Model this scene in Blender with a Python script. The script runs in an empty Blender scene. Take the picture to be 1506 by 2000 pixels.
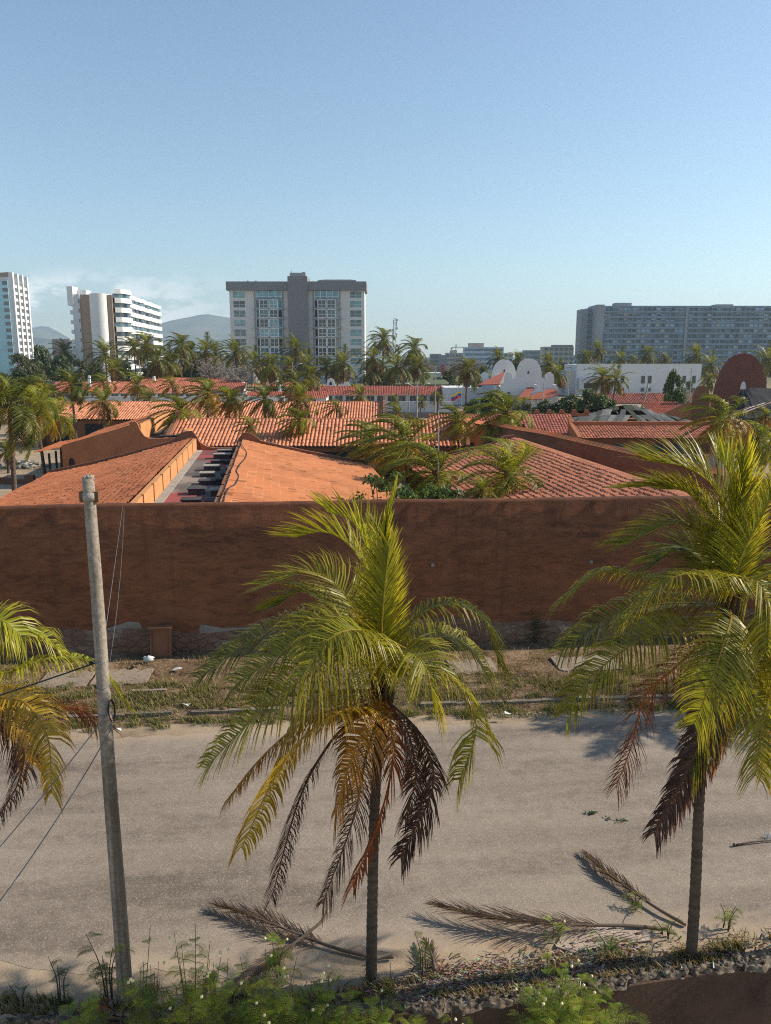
import bpy, math, random
import numpy as np
from mathutils import Vector, Matrix
sc = bpy.context.scene
COL = sc.collection
R = math.radians
V = Vector

# ------------------------------------------------------------------ camera
H = 9.5
FPX = 1560.0
PITCH = math.atan(302 / FPX)
cp, sp = math.cos(PITCH), math.sin(PITCH)
cam_d = bpy.data.cameras.new('camera')
cam = bpy.data.objects.new('camera', cam_d)
COL.objects.link(cam)
cam.location = (0, 0, H)
cam.rotation_euler = (math.pi / 2 - PITCH, 0, 0)
cam_d.sensor_fit = 'HORIZONTAL'
cam_d.sensor_width = 36
cam_d.lens = 36 * FPX / 1506
cam_d.clip_start = 0.1
cam_d.clip_end = 30000
sc.camera = cam


def ray(px, py):
    u, v = (px - 753) / FPX, (1000 - py) / FPX
    return V((u, cp + v * sp, -sp + v * cp))


def at(px, py, Y):          # the point of that line of sight at ground distance Y
    d = ray(px, py)
    return V((0, 0, H)) + d * (Y / d.y)


def gz(px, py, z=0.0):      # ... at height z
    d = ray(px, py)
    return V((0, 0, H)) + d * ((z - H) / d.z)


def X(px, Y, py=760):
    return at(px, py, Y).x


def Z(py, Y):
    return at(753, py, Y).z


# ------------------------------------------------------------------ light
EL, AZ = 32.0, 9.5         # the sun stands to the right, a little beyond the wall
sunv = V((math.cos(R(EL)) * math.cos(R(AZ)), math.cos(R(EL)) * math.sin(R(AZ)), math.sin(R(EL))))
sd = bpy.data.lights.new('sun', 'SUN')
sd.energy = 5.0
sd.angle = R(0.55)
sd.color = (1.0, 0.90, 0.74)
so = bpy.data.objects.new('sun', sd)
COL.objects.link(so)
so.rotation_euler = (-sunv).to_track_quat('-Z', 'Y').to_euler()
so.location = (60, 20, 60)

w = bpy.data.worlds.new('World')
sc.world = w
w.use_nodes = True
nt = w.node_tree
bg = nt.nodes['Background']
sky = nt.nodes.new('ShaderNodeTexSky')
sky.sky_type = 'NISHITA'
sky.sun_disc = False
sky.sun_elevation = R(EL)
sky.sun_rotation = R(90 - AZ)
sky.altitude = 0
sky.air_density = 1.0
sky.dust_density = 0.35
sky.ozone_density = 1.4
bg.inputs['Strength'].default_value = 0.104
# a low bank of cloud over the hills, part of the sky itself
tc = nt.nodes.new('ShaderNodeTexCoord')
mp = nt.nodes.new('ShaderNodeMapping')
mp.inputs['Scale'].default_value = (1, 1, 2.3)
nz = nt.nodes.new('ShaderNodeTexNoise')
nz.inputs['Scale'].default_value = 15
nz.inputs['Detail'].default_value = 7
nz.inputs['Roughness'].default_value = 0.55
nt.links.new(tc.outputs['Generated'], mp.inputs[0])
nt.links.new(mp.outputs[0], nz.inputs['Vector'])
sep = nt.nodes.new('ShaderNodeSeparateXYZ')
nt.links.new(tc.outputs['Generated'], sep.inputs[0])


def wmath(op, a, b=None, c=None):
    n = nt.nodes.new('ShaderNodeMath')
    n.operation = op
    for i, q in enumerate((a, b, c)):
        if q is None:
            continue
        if isinstance(q, (int, float)):
            n.inputs[i].default_value = q
        else:
            nt.links.new(q, n.inputs[i])
    return n.outputs[0]


def wrange(v, a, b, c, d):
    n = nt.nodes.new('ShaderNodeMapRange')
    n.interpolation_type = 'SMOOTHSTEP'
    nt.links.new(v, n.inputs['Value'])
    for k, q in zip(('From Min', 'From Max', 'To Min', 'To Max'), (a, b, c, d)):
        n.inputs[k].default_value = q
    return n.outputs[0]


lowz = wrange(sep.outputs['Z'], 0.05, 0.108, 1, 0)
leftx = wrange(sep.outputs['X'], -0.34, -0.12, 1, 0)
cl = wrange(nz.outputs['Fac'], 0.42, 0.56, 0, 1)
cf = wmath('MULTIPLY', wmath('MULTIPLY', lowz, leftx), cl)
cf = wmath('MULTIPLY', cf, 0.9)
mixn = nt.nodes.new('ShaderNodeMix')
mixn.data_type = 'RGBA'
nt.links.new(cf, mixn.inputs[0])
nt.links.new(sky.outputs[0], mixn.inputs[6])
mixn.inputs[7].default_value = (13.0, 11.6, 11.2, 1)
wb = nt.nodes.new('ShaderNodeMix')        # white balance of the whole sky
wb.data_type = 'RGBA'
wb.blend_type = 'MULTIPLY'
wb.inputs[0].default_value = 1.0
nt.links.new(mixn.outputs[2], wb.inputs[6])
wb.inputs[7].default_value = (0.93, 0.995, 1.0, 1)
nt.links.new(wb.outputs[2], bg.inputs['Color'])

sc.view_settings.view_transform = 'Standard'
sc.view_settings.look = 'None'
sc.view_settings.exposure = 0.62
sc.view_settings.gamma = 1
sc.render.engine = 'CYCLES'
cy = sc.cycles
cy.max_bounces = 6
cy.diffuse_bounces = 3
cy.glossy_bounces = 2
cy.transmission_bounces = 3
cy.transparent_max_bounces = 6
cy.volume_bounces = 0
cy.caustics_reflective = False
cy.caustics_refractive = False
cy.sample_clamp_indirect = 6
cy.use_adaptive_sampling = True
cy.adaptive_threshold = 0.01
cy.use_denoising = False
cy.filter_width = 1.1
try:
    cy.denoising_prefilter = 'ACCURATE'
except Exception:
    pass


# ------------------------------------------------------------------ materials
class NM:
    def __init__(s, name):
        s.m = bpy.data.materials.new(name)
        s.m.use_nodes = True
        s.t = s.m.node_tree
        s.b = s.t.nodes['Principled BSDF']
        s.tc = s.t.nodes.new('ShaderNodeTexCoord')

    def n(s, typ, **kw):
        q = s.t.nodes.new('ShaderNode' + typ)
        for k, v in kw.items():
            setattr(q, k, v)
        return q

    def set(s, q, key, v):
        if v is None:
            return
        if hasattr(v, 'is_output') or isinstance(v, bpy.types.NodeSocket):
            s.t.links.new(v, q.inputs[key])
        else:
            q.inputs[key].default_value = v

    def noise(s, scale, detail=5, rough=.55, vec=None, stretch=None, dist=0):
        q = s.n('TexNoise')
        q.inputs['Scale'].default_value = scale
        q.inputs['Detail'].default_value = detail
        q.inputs['Roughness'].default_value = rough
        q.inputs['Distortion'].default_value = dist
        src = vec or s.tc.outputs['Object']
        if stretch:
            m = s.n('Mapping')
            m.inputs['Scale'].default_value = stretch
            s.t.links.new(src, m.inputs[0])
            src = m.outputs[0]
        s.t.links.new(src, q.inputs['Vector'])
        return q.outputs['Fac']

    def vor(s, scale, feature='F1', stretch=None, out='Distance'):
        q = s.n('TexVoronoi', feature=feature)
        q.inputs['Scale'].default_value = scale
        src = s.tc.outputs['Object']
        if stretch:
            m = s.n('Mapping')
            m.inputs['Scale'].default_value = stretch
            s.t.links.new(src, m.inputs[0])
            src = m.outputs[0]
        s.t.links.new(src, q.inputs['Vector'])
        return q.outputs[out]

    def ramp(s, f, stops):
        q = s.n('ValToRGB')
        e = q.color_ramp.elements
        e[0].position, e[0].color = stops[0][0], (*stops[0][1], 1)
        e[1].position, e[1].color = stops[-1][0], (*stops[-1][1], 1)
        for p, c in stops[1:-1]:
            x = e.new(p)
            x.color = (*c, 1)
        s.t.links.new(f, q.inputs[0])
        return q.outputs[0]

    def mr(s, v, a, b, c=0, d=1):
        q = s.n('MapRange')
        s.t.links.new(v, q.inputs['Value'])
        for k, x in zip(('From Min', 'From Max', 'To Min', 'To Max'), (a, b, c, d)):
            q.inputs[k].default_value = x
        return q.outputs[0]

    def math(s, op, a, b):
        q = s.n('Math', operation=op)
        s.set(q, 0, a)
        s.set(q, 1, b)
        return q.outputs[0]

    def mix(s, f, a, b, blend='MIX'):
        q = s.n('Mix', data_type='RGBA', blend_type=blend)
        s.set(q, 0, f)
        for i, x in ((6, a), (7, b)):
            if isinstance(x, tuple):
                x = (*x[:3], 1)
            s.set(q, i, x)
        return q.outputs[2]

    def attr(s):
        q = s.n('Attribute', attribute_name='col')
        return q.outputs['Color']

    def xyz(s):
        q = s.n('SeparateXYZ')
        s.t.links.new(s.tc.outputs['Object'], q.inputs[0])
        return q.outputs

    def bump(s, h, strength=.3, dist=.05):
        q = s.n('Bump')
        q.inputs['Strength'].default_value = strength
        q.inputs['Distance'].default_value = dist
        s.t.links.new(h, q.inputs['Height'])
        s.t.links.new(q.outputs[0], s.b.inputs['Normal'])

    def done(s, col, rough=.85, spec=.3, metal=0.0):
        s.set(s.b, 'Base Color', (*col, 1) if isinstance(col, tuple) and len(col) == 3 else col)
        s.set(s.b, 'Roughness', rough)
        s.set(s.b, 'Specular IOR Level', spec)
        s.set(s.b, 'Metallic', metal)
        return s.m


MATS = {}


def plain(name, c, var=.18, scale=1.5, rough=.85, bump=0.0, bscale=12, spec=.25, metal=0, stretch=None):
    """A painted or weathered surface: two scales of blotches round one colour."""
    if name in MATS:
        return MATS[name]
    k = NM(name)
    a = k.noise(scale, 6, .6, stretch=stretch)
    b = k.noise(scale * 9, 4, .6)
    f = k.math('ADD', k.math('MULTIPLY', a, .7), k.math('MULTIPLY', b, .3))
    lo = tuple(x * (1 - var * 1.6) for x in c)
    hi = tuple(min(1, x * (1 + var)) for x in c)
    col = k.ramp(f, [(.3, lo), (.5, c), (.7, hi)])
    if bump:
        k.bump(k.noise(bscale, 6, .6), bump, .03)
    MATS[name] = k.done(col, rough, spec, metal)
    return MATS[name]


def leafmat(name, trans=.3, rough=.42, spec=.4):
    k = NM(name)
    c = k.attr()
    k.done(c, rough, spec)
    t = k.n('BsdfTranslucent')
    k.t.links.new(k.mix(.5, c, k.mix(1.0, c, (1.6, 1.35, .5), 'MULTIPLY')), t.inputs[0])
    ms = k.n('MixShader')
    ms.inputs[0].default_value = trans
    k.t.links.new(k.b.outputs[0], ms.inputs[1])
    k.t.links.new(t.outputs[0], ms.inputs[2])
    k.t.links.new(ms.outputs[0], k.t.nodes['Material Output'].inputs[0])
    return k.m


M_PALM = leafmat('palm leaf', .48, .42, .42)
M_LEAF = leafmat('broad leaf', .3, .5, .35)
M_FERN = leafmat('feathery leaf', .48, .5, .3)
M_GRASS = leafmat('grass blade', .25, .6, .2)


def m_tile():
    k = NM('clay roof tile')
    a = k.noise(.35, 5, .6)
    b = k.noise(6, 5, .65)
    c = k.mix(1.0, k.attr(), k.ramp(a, [(.3, (.78, .74, .72)), (.5, (1, 1, 1)), (.75, (1.08, 1.04, 1.0))]), 'MULTIPLY')
    c = k.mix(k.mr(b, .57, .78, 0, .55), c, (.16, .07, .04))
    k.bump(k.noise(30, 4, .6), .25, .02)
    return k.done(c, .82, .2)


M_TILE = m_tile()


def m_stucco(name, base, dark, top=None):
    k = NM(name)
    a = k.noise(.45, 7, .62, stretch=(.35, .35, 1.1))
    b = k.noise(3.6, 7, .7, stretch=(.4, .4, 1.3), dist=.8)
    f = k.math('ADD', k.math('MULTIPLY', a, .4), k.math('MULTIPLY', b, .6))
    mid = tuple(x * .82 for x in base)
    c = k.ramp(f, [(.40, dark), (.465, mid), (.53, base), (.61, tuple(x * 1.2 for x in base))])
    s = k.noise(1.2, 5, .7, stretch=(1.6, 1.6, .12))
    c = k.mix(k.mr(s, .56, .72, 0, .6), c, dark)
    if top:       # run-off stains creeping down from the coping
        z = k.xyz()[2]
        q = k.math('ADD', k.mr(z, top - 1.3, top, 0, 1), k.math('MULTIPLY', k.math('SUBTRACT', k.noise(1.0, 6, .7, stretch=(1.5, 1.5, .15)), .5), 1.8))
        c = k.mix(k.mr(q, .45, 1.0, 0, .7), c, tuple(x * .62 for x in dark))
    h = k.math('ADD', k.noise(1.6, 5, .6, stretch=(.6, .6, 1.6)), k.math('MULTIPLY', k.noise(24, 4, .6), .25))
    k.bump(h, .55, .06)
    return k.done(c, .9, .15)


M_WALL = m_stucco('rough terracotta stucco', (.20, .078, .039), (.105, .045, .027), 4.97)
M_ORANGE = plain('orange stucco', (.36, .14, .064), .2, .8, .9, .3, 14)
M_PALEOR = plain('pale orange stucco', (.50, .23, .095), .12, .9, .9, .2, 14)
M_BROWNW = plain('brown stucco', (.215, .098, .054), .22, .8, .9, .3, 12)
M_WHITE = plain('white paint', (.66, .655, .64), .07, .25, .8)
M_WHITE2 = plain('weathered white paint', (.56, .565, .58), .12, .35, .85, stretch=(1, 1, .25))
M_CREAM = plain('cream render', (.68, .64, .56), .08, .3)
M_TAN = plain('tan cladding', (.36, .255, .185), .1, .4)
M_CYAN = plain('pale blue panel', (.40, .62, .66), .1, .1, .5)
M_GREYW = plain('light grey render', (.60, .57, .545), .06, .1)
M_GREYD = plain('dark grey render', (.20, .195, .205), .08, .1)
M_GREYM = plain('mid grey render', (.31, .30, .31), .08, .15)
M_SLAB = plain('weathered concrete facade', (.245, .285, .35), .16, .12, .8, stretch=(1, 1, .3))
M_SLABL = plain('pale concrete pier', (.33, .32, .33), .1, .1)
M_CONC = plain('old concrete', (.30, .275, .24), .22, 1.4, .9, .4, 25)
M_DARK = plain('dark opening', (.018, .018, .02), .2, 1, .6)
M_BLACKR = plain('tar deck', (.06, .055, .055), .4, .6, .85)
M_METAL = plain('galvanised metal', (.50, .51, .53), .12, 3, .45, spec=.5)
M_BLACK = plain('black rubber', (.02, .02, .022), .2, 3, .5)
M_WIRE = plain('grey wire', (.16, .16, .165), .2, 3, .5)
M_RUST = plain('rusty iron', (.16, .075, .04), .4, 6, .8)
M_WFRAME = plain('white window frame', (.72, .73, .74), .05, 1, .5)
M_BARK = plain('grey bark', (.098, .069, .050), .45, 5, .9, .8, 16, stretch=(.8, .8, 3.5))
M_TRUNKF = plain('distant palm bark', (.12, .095, .072), .3, 2, .9)
M_BRANCH = plain('bare branch bark', (.27, .235, .20), .25, 2, .9)
M_STONE = None


def m_glass(name, c, rough=.12, var=.3):
    k = NM(name)
    a = k.noise(.45, 2, .5)
    lo, hi = tuple(x * (1 - var) for x in c), tuple(x * (1 + var) for x in c)
    return k.done(k.ramp(a, [(.35, lo), (.65, hi)]), rough, .8)


M_GL_DARK = m_glass('dark window glass', (.02, .033, .05))
M_GL_TEAL = m_glass('teal window glass', (.12, .245, .29))
M_GL_MID = m_glass('grey green window glass', (.06, .115, .145))
M_GL_PALE = m_glass('window with drawn blind', (.27, .38, .40), .3)
GLASSES = [M_GL_DARK, M_GL_TEAL, M_GL_MID, M_GL_PALE]


# ------------------------------------------------------------------ mesh helper
class MB:
    def __init__(s):
        s.v, s.f, s.mi, s.c, s.cur, s.cc = [], [], [], [], 0, (1, 1, 1)

    def mat(s, i):
        s.cur = i
        return s

    def add(s, vs, fs, cols=None):
        o = len(s.v)
        s.v += [tuple(p) for p in vs]
        s.c += list(cols) if cols else [s.cc] * len(vs)
        for f in fs:
            s.f.append(tuple(i + o for i in f))
            s.mi.append(s.cur)
        return s

    def box(s, x0, x1, y0, y1, z0, z1):
        vs = [(x, y, z) for z in (z0, z1) for y in (y0, y1) for x in (x0, x1)]
        return s.add(vs, [(0, 2, 3, 1), (4, 5, 7, 6), (0, 1, 5, 4), (2, 6, 7, 3), (0, 4, 6, 2), (1, 3, 7, 5)])

    def obox(s, o, a, b, c):        # box from a corner and three edge vectors
        o, a, b, c = V(o), V(a), V(b), V(c)
        vs = [o + a * i + b * j + c * k for k in (0, 1) for j in (0, 1) for i in (0, 1)]
        return s.add(vs, [(0, 2, 3, 1), (4, 5, 7, 6), (0, 1, 5, 4), (2, 6, 7, 3), (0, 4, 6, 2), (1, 3, 7, 5)])

    def quad(s, *p):
        return s.add(p, [tuple(range(len(p)))])

    def prism(s, poly, ext):        # polygon swept along a vector
        n = len(poly)
        e = V(ext)
        vs = [V(p) for p in poly] + [V(p) + e for p in poly]
        fs = [tuple(range(n - 1, -1, -1)), tuple(range(n, 2 * n))]
        fs += [(i, (i + 1) % n, n + (i + 1) % n, n + i) for i in range(n)]
        return s.add(vs, fs)

    def tube(s, pts, rad, n=8, cap=True, cols=None):
        pts = [V(p) for p in pts]
        m = len(pts)
        if not hasattr(rad, '__len__'):
            rad = [rad] * m
        vs, cs = [], []
        t = (pts[1] - pts[0]).normalized()
        ref = V((0, 0, 1)) if abs(t.z) < .9 else V((1, 0, 0))
        a = t.cross(ref).normalized()
        for i in range(m):
            t = (pts[min(i + 1, m - 1)] - pts[max(i - 1, 0)]).normalized()
            a = (a - t * a.dot(t)).normalized()
            b = t.cross(a)
            for j in range(n):
                q = 2 * math.pi * j / n
                vs.append(pts[i] + (a * math.cos(q) + b * math.sin(q)) * rad[i])
                cs.append(cols[i] if cols else s.cc)
        fs = [(i * n + j, i * n + (j + 1) % n, (i + 1) * n + (j + 1) % n, (i + 1) * n + j)
              for i in range(m - 1) for j in range(n)]
        if cap:
            fs += [tuple(range(n - 1, -1, -1)), tuple((m - 1) * n + j for j in range(n))]
        return s.add(vs, fs, cs)

    def ball(s, c, r, nu=8, nv=6, sq=(1, 1, 1), jit=0, rnd=None):
        vs = []
        for i in range(nv + 1):
            th = math.pi * i / nv
            for j in range(nu):
                ph = 2 * math.pi * j / nu
                k = r * (1 + (rnd.uniform(-jit, jit) if rnd else 0))
                vs.append((c[0] + k * sq[0] * math.sin(th) * math.cos(ph), c[1] + k * sq[1] * math.sin(th) * math.sin(ph),
                           c[2] + k * sq[2] * math.cos(th)))
        fs = [(i * nu + j, (i + 1) * nu + j, (i + 1) * nu + (j + 1) % nu, i * nu + (j + 1) % nu)
              for i in range(nv) for j in range(nu)]
        return s.add(vs, fs)

    def mesh(s, name, mats, smooth=False):
        me = bpy.data.meshes.new(name)
        me.from_pydata(s.v, [], s.f)
        for m in mats:
            me.materials.append(m)
        if len(mats) > 1:
            me.polygons.foreach_set('material_index', s.mi)
        ca = me.attributes.new('col', 'FLOAT_COLOR', 'POINT')
        ca.data.foreach_set('color', [x for c in s.c for x in (c[0], c[1], c[2], 1.0)])
        if smooth:
            me.polygons.foreach_set('use_smooth', [True] * len(me.polygons))
        me.update()
        return me


def link(name, data, parent=None, loc=None):
    o = bpy.data.objects.new(name, data)
    COL.objects.link(o)
    if parent is not None:
        o.parent = parent
    if loc is not None:
        o.location = loc
    return o


def part(name, mb, mats, parent, smooth=False, label=None):
    if not isinstance(mats, (list, tuple)):
        mats = [mats]
    o = link(name, mb.mesh(name, mats, smooth), parent)
    if label:
        o['label'] = label
    return o


def tag(o, label, cat, group=None):
    o['label'], o['category'] = label, cat
    if group:
        o['group'] = group
    return o


def thing(name, label, cat, loc=(0, 0, 0), rz=0, group=None):
    o = link(name, None, None, loc)
    o.rotation_euler = (0, 0, rz)
    return tag(o, label, cat, group)


def solo(name, mb, mats, label, cat, group=None, smooth=False, loc=None):
    o = part(name, mb, mats, None, smooth)
    if loc is not None:
        o.location = loc
    return tag(o, label, cat, group)


def struct(name, mb, mats, smooth=False, kind='structure'):
    o = part(name, mb, mats, None, smooth)
    o['kind'] = kind
    return o


def copy_tree(root, loc, rz, scale, label, group=None):
    c = root.copy()
    COL.objects.link(c)
    c.location, c.rotation_euler = loc, (0, 0, rz)
    c.scale = scale if hasattr(scale, '__len__') else (scale,) * 3
    c['label'] = label
    if group:
        c['group'] = group
    for ch in list(root.children):
        k = ch.copy()
        COL.objects.link(k)
        k.parent = c
        for g in list(ch.children):
            q = g.copy()
            COL.objects.link(q)
            q.parent = k
    return c

# ------------------------------------------------------------------ plants
WIND = V((-1.0, -0.06, 0.0))
UP = V((0, 0, 1))


def spline(pts, n):
    """Catmull-Rom through the points, n samples."""
    P = [V(p) for p in pts]
    P = [P[0] * 2 - P[1]] + P + [P[-1] * 2 - P[-2]]
    out = []
    m = len(P) - 3
    for i in range(n):
        u = i / (n - 1) * m
        k = min(int(u), m - 1)
        t = u - k
        a, b, c, d = P[k:k + 4]
        out.append(.5 * ((2 * b) + (c - a) * t + (2 * a - 5 * b + 4 * c - d) * t * t + (3 * b - a - 3 * c + d) * t ** 3))
    return out


def lerp3(a, b, t):
    return tuple(x + (y - x) * t for x, y in zip(a, b))


PAL = {  # leaflet base colour, leaflet tip colour, midrib colour
    'g': ((.185, .205, .014), (.33, .29, .022), (.40, .29, .05)),
    'd': ((.10, .135, .014), (.18, .195, .018), (.30, .24, .06)),
    'l': ((.27, .305, .022), (.42, .39, .03), (.46, .38, .06)),
    'y': ((.40, .29, .022), (.42, .25, .022), (.48, .30, .05)),
    'o': ((.42, .22, .025), (.28, .13, .03), (.50, .27, .05)),
    'r': ((.28, .075, .02), (.12, .042, .022), (.46, .17, .035)),
    'b': ((.095, .046, .034), (.065, .032, .025), (.17, .085, .045)),
    's': ((.19, .14, .108), (.15, .105, .078), (.25, .195, .15)),
    't': ((.34, .25, .17), (.28, .19, .12), (.42, .33, .23)),
}


def leaflets(mb, path, n, Lmax, wid, kind, rnd, droop=.5, wind=.5, a0=74, a1=27, lift=.25, start=.12, segs=3, side_up=None,
             lying=False, thin=1.0, ground=None, taper=.5, roll=0.0, mess=7):
    cr_, sr_ = math.cos(roll), math.sin(roll)
    """Both rows of leaflets along a midrib."""
    base, tip, rib = PAL[kind]
    m = len(path)
    for sgn in (-1, 1):
        for i in range(n):
            t = start + (1 - start) * (i + rnd.uniform(.1, .9)) / n
            if rnd.random() > thin:
                continue
            u = t * (m - 1)
            k = min(int(u), m - 2)
            p = path[k].lerp(path[k + 1], u - k)
            T = (path[k + 1] - path[k]).normalized()
            ref = side_up or UP
            S = T.cross(ref)
            S = S.normalized() if S.length > .15 else (T.cross(V((0, -1, 0)))).normalized()
            N = S.cross(T).normalized()
            S, N = S * cr_ + N * sr_, N * cr_ - S * sr_
            prof = min(1, .45 + 2.2 * (t - start)) * (1 - taper * max(0, (t - .45) / .55) ** 1.7)
            L = Lmax * prof * rnd.uniform(.86, 1.1)
            ang = R(a0 + (a1 - a0) * t ** 1.15 + rnd.uniform(-mess, mess))
            d = (T * math.cos(ang) + S * sgn * math.sin(ang) + N * lift * rnd.uniform(.5, 1.3)).normalized()
            tint = rnd.uniform(.62, 1.38)
            yel = rnd.uniform(0, .35) if rnd.random() < .3 else 0
            c0 = tuple(x * tint for x in lerp3(base, PAL['y'][0] if kind in 'gdl' else base, yel))
            c1 = tuple(x * tint for x in lerp3(tip, PAL['o'][1] if (kind in 'gdly' and rnd.random() < .25) else tip, .7))
            W = (T - d * T.dot(d))
            W = W.normalized() if W.length > .1 else N
            W = (W + N * rnd.uniform(-.5, .5)).normalized()
            q = p.copy()
            vs, cs, fs = [], [], []
            for g in range(segs):
                ww = wid * (.75, 1.0, .7, .5)[g] * .5 * rnd.uniform(.9, 1.1)
                vs += [q - W * ww, q + W * ww]
                cc = lerp3(c0, c1, g / segs)
                cs += [cc, cc]
                q = q + d * (L / segs)
                d = d + (V((0, 0, -1)) * droop + WIND * wind) * (.75 + .5 * rnd.random()) / segs * (1 + .5 * g)
                d.normalize()
                if ground is not None and q.z < ground:
                    q.z = ground + rnd.uniform(0, .03)
            vs.append(q)
            cs.append(c1)
            for g in range(segs - 1):
                fs.append((2 * g, 2 * g + 1, 2 * g + 3, 2 * g + 2))
            fs.append((2 * segs - 2, 2 * segs - 1, 2 * segs))
            mb.add(vs, fs, cs)
    return rib


def even(pts, n):
    """Resample a polyline at equal steps of its length."""
    A = np.array([tuple(p) for p in pts])
    c = np.concatenate([[0], np.cumsum(np.linalg.norm(np.diff(A, axis=0), axis=1))])
    u = np.linspace(0, c[-1], n)
    return [V((np.interp(x, c, A[:, 0]), np.interp(x, c, A[:, 1]), np.interp(x, c, A[:, 2]))) for x in u]


def frond_mesh(path, n, Lmax, wid, kind, rnd, rad=.022, **kw):
    mb = MB()
    pts = even(spline(path, 60), 22)
    rib = leaflets(mb, pts, n, Lmax, wid, kind, rnd, **kw)
    mb.tube(pts, [rad * (1 - .85 * i / 21) + .002 for i in range(22)], 5, True, [rib] * 22)
    return mb


def palm_trunk(pts, r0, r1, n=60, rnd=None, sides=12):
    mb = MB()
    P = even(spline(pts, n), n)
    rads = [(r0 + (r1 - r0) * min(1, (i / (n - 1)) ** .8)) * (1 + (.06 if i % 2 else -.03) + rnd.uniform(-.035, .035)) for i in range(n)]
    rads[0] *= 1.35
    rads[1] *= 1.2
    cols = [(1, 1, 1)] * n
    mb.tube(P, rads, sides, True, cols)
    return mb


def grow(d, L, grav, wind, n=8, o=V((0, 0, 0))):
    d = V(d).normalized()
    pts = [V(o)]
    for i in range(n):
        pts.append(pts[-1] + d * (L / n))
        d = (d + (V((0, 0, -1)) * grav + WIND * wind) / n * (.5 + 1.0 * i / n)).normalized()
    return pts


def crown_mesh(seed, nf=17, FL=2.9, nl=44, wid=.046, wind=.9, yellow=.4, droopy=1.0, dead=3, simple=False):
    """A whole wind-blown palm crown: fronds from upright young ones to hanging old ones."""
    rnd = random.Random(seed)
    mb = MB()
    for k in range(nf):
        t = k / (nf - 1)
        az = k * 2.39996 + rnd.uniform(-.3, .3)
        el = R(82 - 130 * t ** .85 + rnd.uniform(-8, 8))
        d = V((math.cos(az) * math.cos(el), math.sin(az) * math.cos(el), math.sin(el)))
        L = FL * rnd.uniform(.85, 1.08) * (.85 if t < .15 else 1)
        kind = 'l' if t < .25 else 'g'
        if rnd.random() < .25:
            kind = 'd'
        if t > 1 - yellow and rnd.random() < .75:
            kind = rnd.choice('yo')
        path = grow(d, L, (1.3 + .6 * t) * droopy, wind * (1.7 - .6 * t))
        pts = spline(path, 14)
        rib = leaflets(mb, pts, nl, .86, wid, kind, rnd, droop=1.05 * droopy, wind=.75 * wind, segs=2 if simple else 3)
        mb.tube(pts, [.03 * (1 - .8 * i / 13) for i in range(14)], 4, False, [rib] * 14)
    for k in range(dead):
        az = rnd.uniform(0, 6.28)
        path = grow((math.cos(az) * .5, math.sin(az) * .5, -.5), FL * .75, 2.2, .3)
        pts = spline(path, 10)
        kd = rnd.choice('bso')
        rib = leaflets(mb, pts, nl // 2, .6, wid, kd, rnd, droop=1.2, wind=.3, segs=2)
        mb.tube(pts, [.03 * (1 - .8 * i / 9) for i in range(10)], 4, False, [rib] * 10)
    for k in range(10):     # fibrous leaf bases
        a = k * 2.4
        mb.tube([(0.05 * math.cos(a), .05 * math.sin(a), -.35), (.16 * math.cos(a), .16 * math.sin(a), .02), (.22 * math.cos(a), .22 * math.sin(a), .3)],
                [.06, .05, .02], 5, False, [(.25, .17, .09), (.30, .20, .10), (.28, .24, .08)])
    tone = rnd.uniform(.5, .7) if nl < 50 else rnd.uniform(.85, .95)
    mb.c = [(c[0] * tone * .95, c[1] * tone * 1.04, c[2] * tone) for c in mb.c]
    return mb


def leaf_cloud(seed, blobs, n, size, cols, gap=.25, flat=.75):
    """A broad-leaved crown: small leaf faces scattered over the shells of many clumps."""
    rnd = random.Random(seed)
    mb = MB()
    tot = sum(b[3] ** 2 for b in blobs)
    for (x, y, z, r) in blobs:
        m = int(n * r * r / tot)
        tone = rnd.uniform(.75, 1.25)
        base = lerp3(cols[0], cols[1], rnd.random())
        for _ in range(m):
            u = V((rnd.gauss(0, 1), rnd.gauss(0, 1), rnd.gauss(0, 1))).normalized()
            if u.z < -.55:
                u.z = -u.z * .4
            rr = r * (1 - gap * rnd.random() ** 1.5) * rnd.uniform(.85, 1.15)
            p = V((x, y, z)) + V((u.x * rr, u.y * rr, u.z * rr * flat))
            nrm = (u + V((rnd.gauss(0, .5), rnd.gauss(0, .5), rnd.gauss(0, .5) + .25))).normalized()
            a = nrm.cross(V((rnd.random(), rnd.random(), rnd.random() - .5))).normalized()
            b = nrm.cross(a)
            s = size * rnd.uniform(.6, 1.35)
            c = tuple(q * tone * rnd.uniform(.75, 1.3) for q in base)
            mb.add([p - a * s, p - b * s * .5 + nrm * s * .15, p + a * s, p + b * s * .5 + nrm * s * .15], [(0, 1, 2, 3)], [c] * 4)
    return mb


def blob_set(seed, n, w, h, z0, r0, r1):
    rnd = random.Random(seed)
    out = []
    for i in range(n):
        a, q = rnd.uniform(0, 6.28), math.sqrt(rnd.random())
        t = rnd.random()
        ww = w * (1 - .55 * t ** 1.5)
        out.append((ww * q * math.cos(a), ww * q * math.sin(a), z0 + h * t, rnd.uniform(r0, r1)))
    return out


def limb_trunk(seed, h, r, blobs, k=6):
    rnd = random.Random(seed)
    mb = MB()
    top = V((rnd.uniform(-.2, .2), rnd.uniform(-.2, .2), h))
    mb.tube(spline([(0, 0, 0), (rnd.uniform(-.15, .15), rnd.uniform(-.1, .1), h * .5), top], 8), [r * (1.3 - .7 * i / 7) for i in range(8)], 8)
    for b in rnd.sample(blobs, min(k, len(blobs))):
        e = V(b[:3])
        mid = top.lerp(e, .5) + V((0, 0, -.2))
        mb.tube(spline([top - V((0, 0, h * .15)), mid, e], 6), [r * .55 * (1 - .75 * i / 5) for i in range(6)], 6)
    return mb


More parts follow.
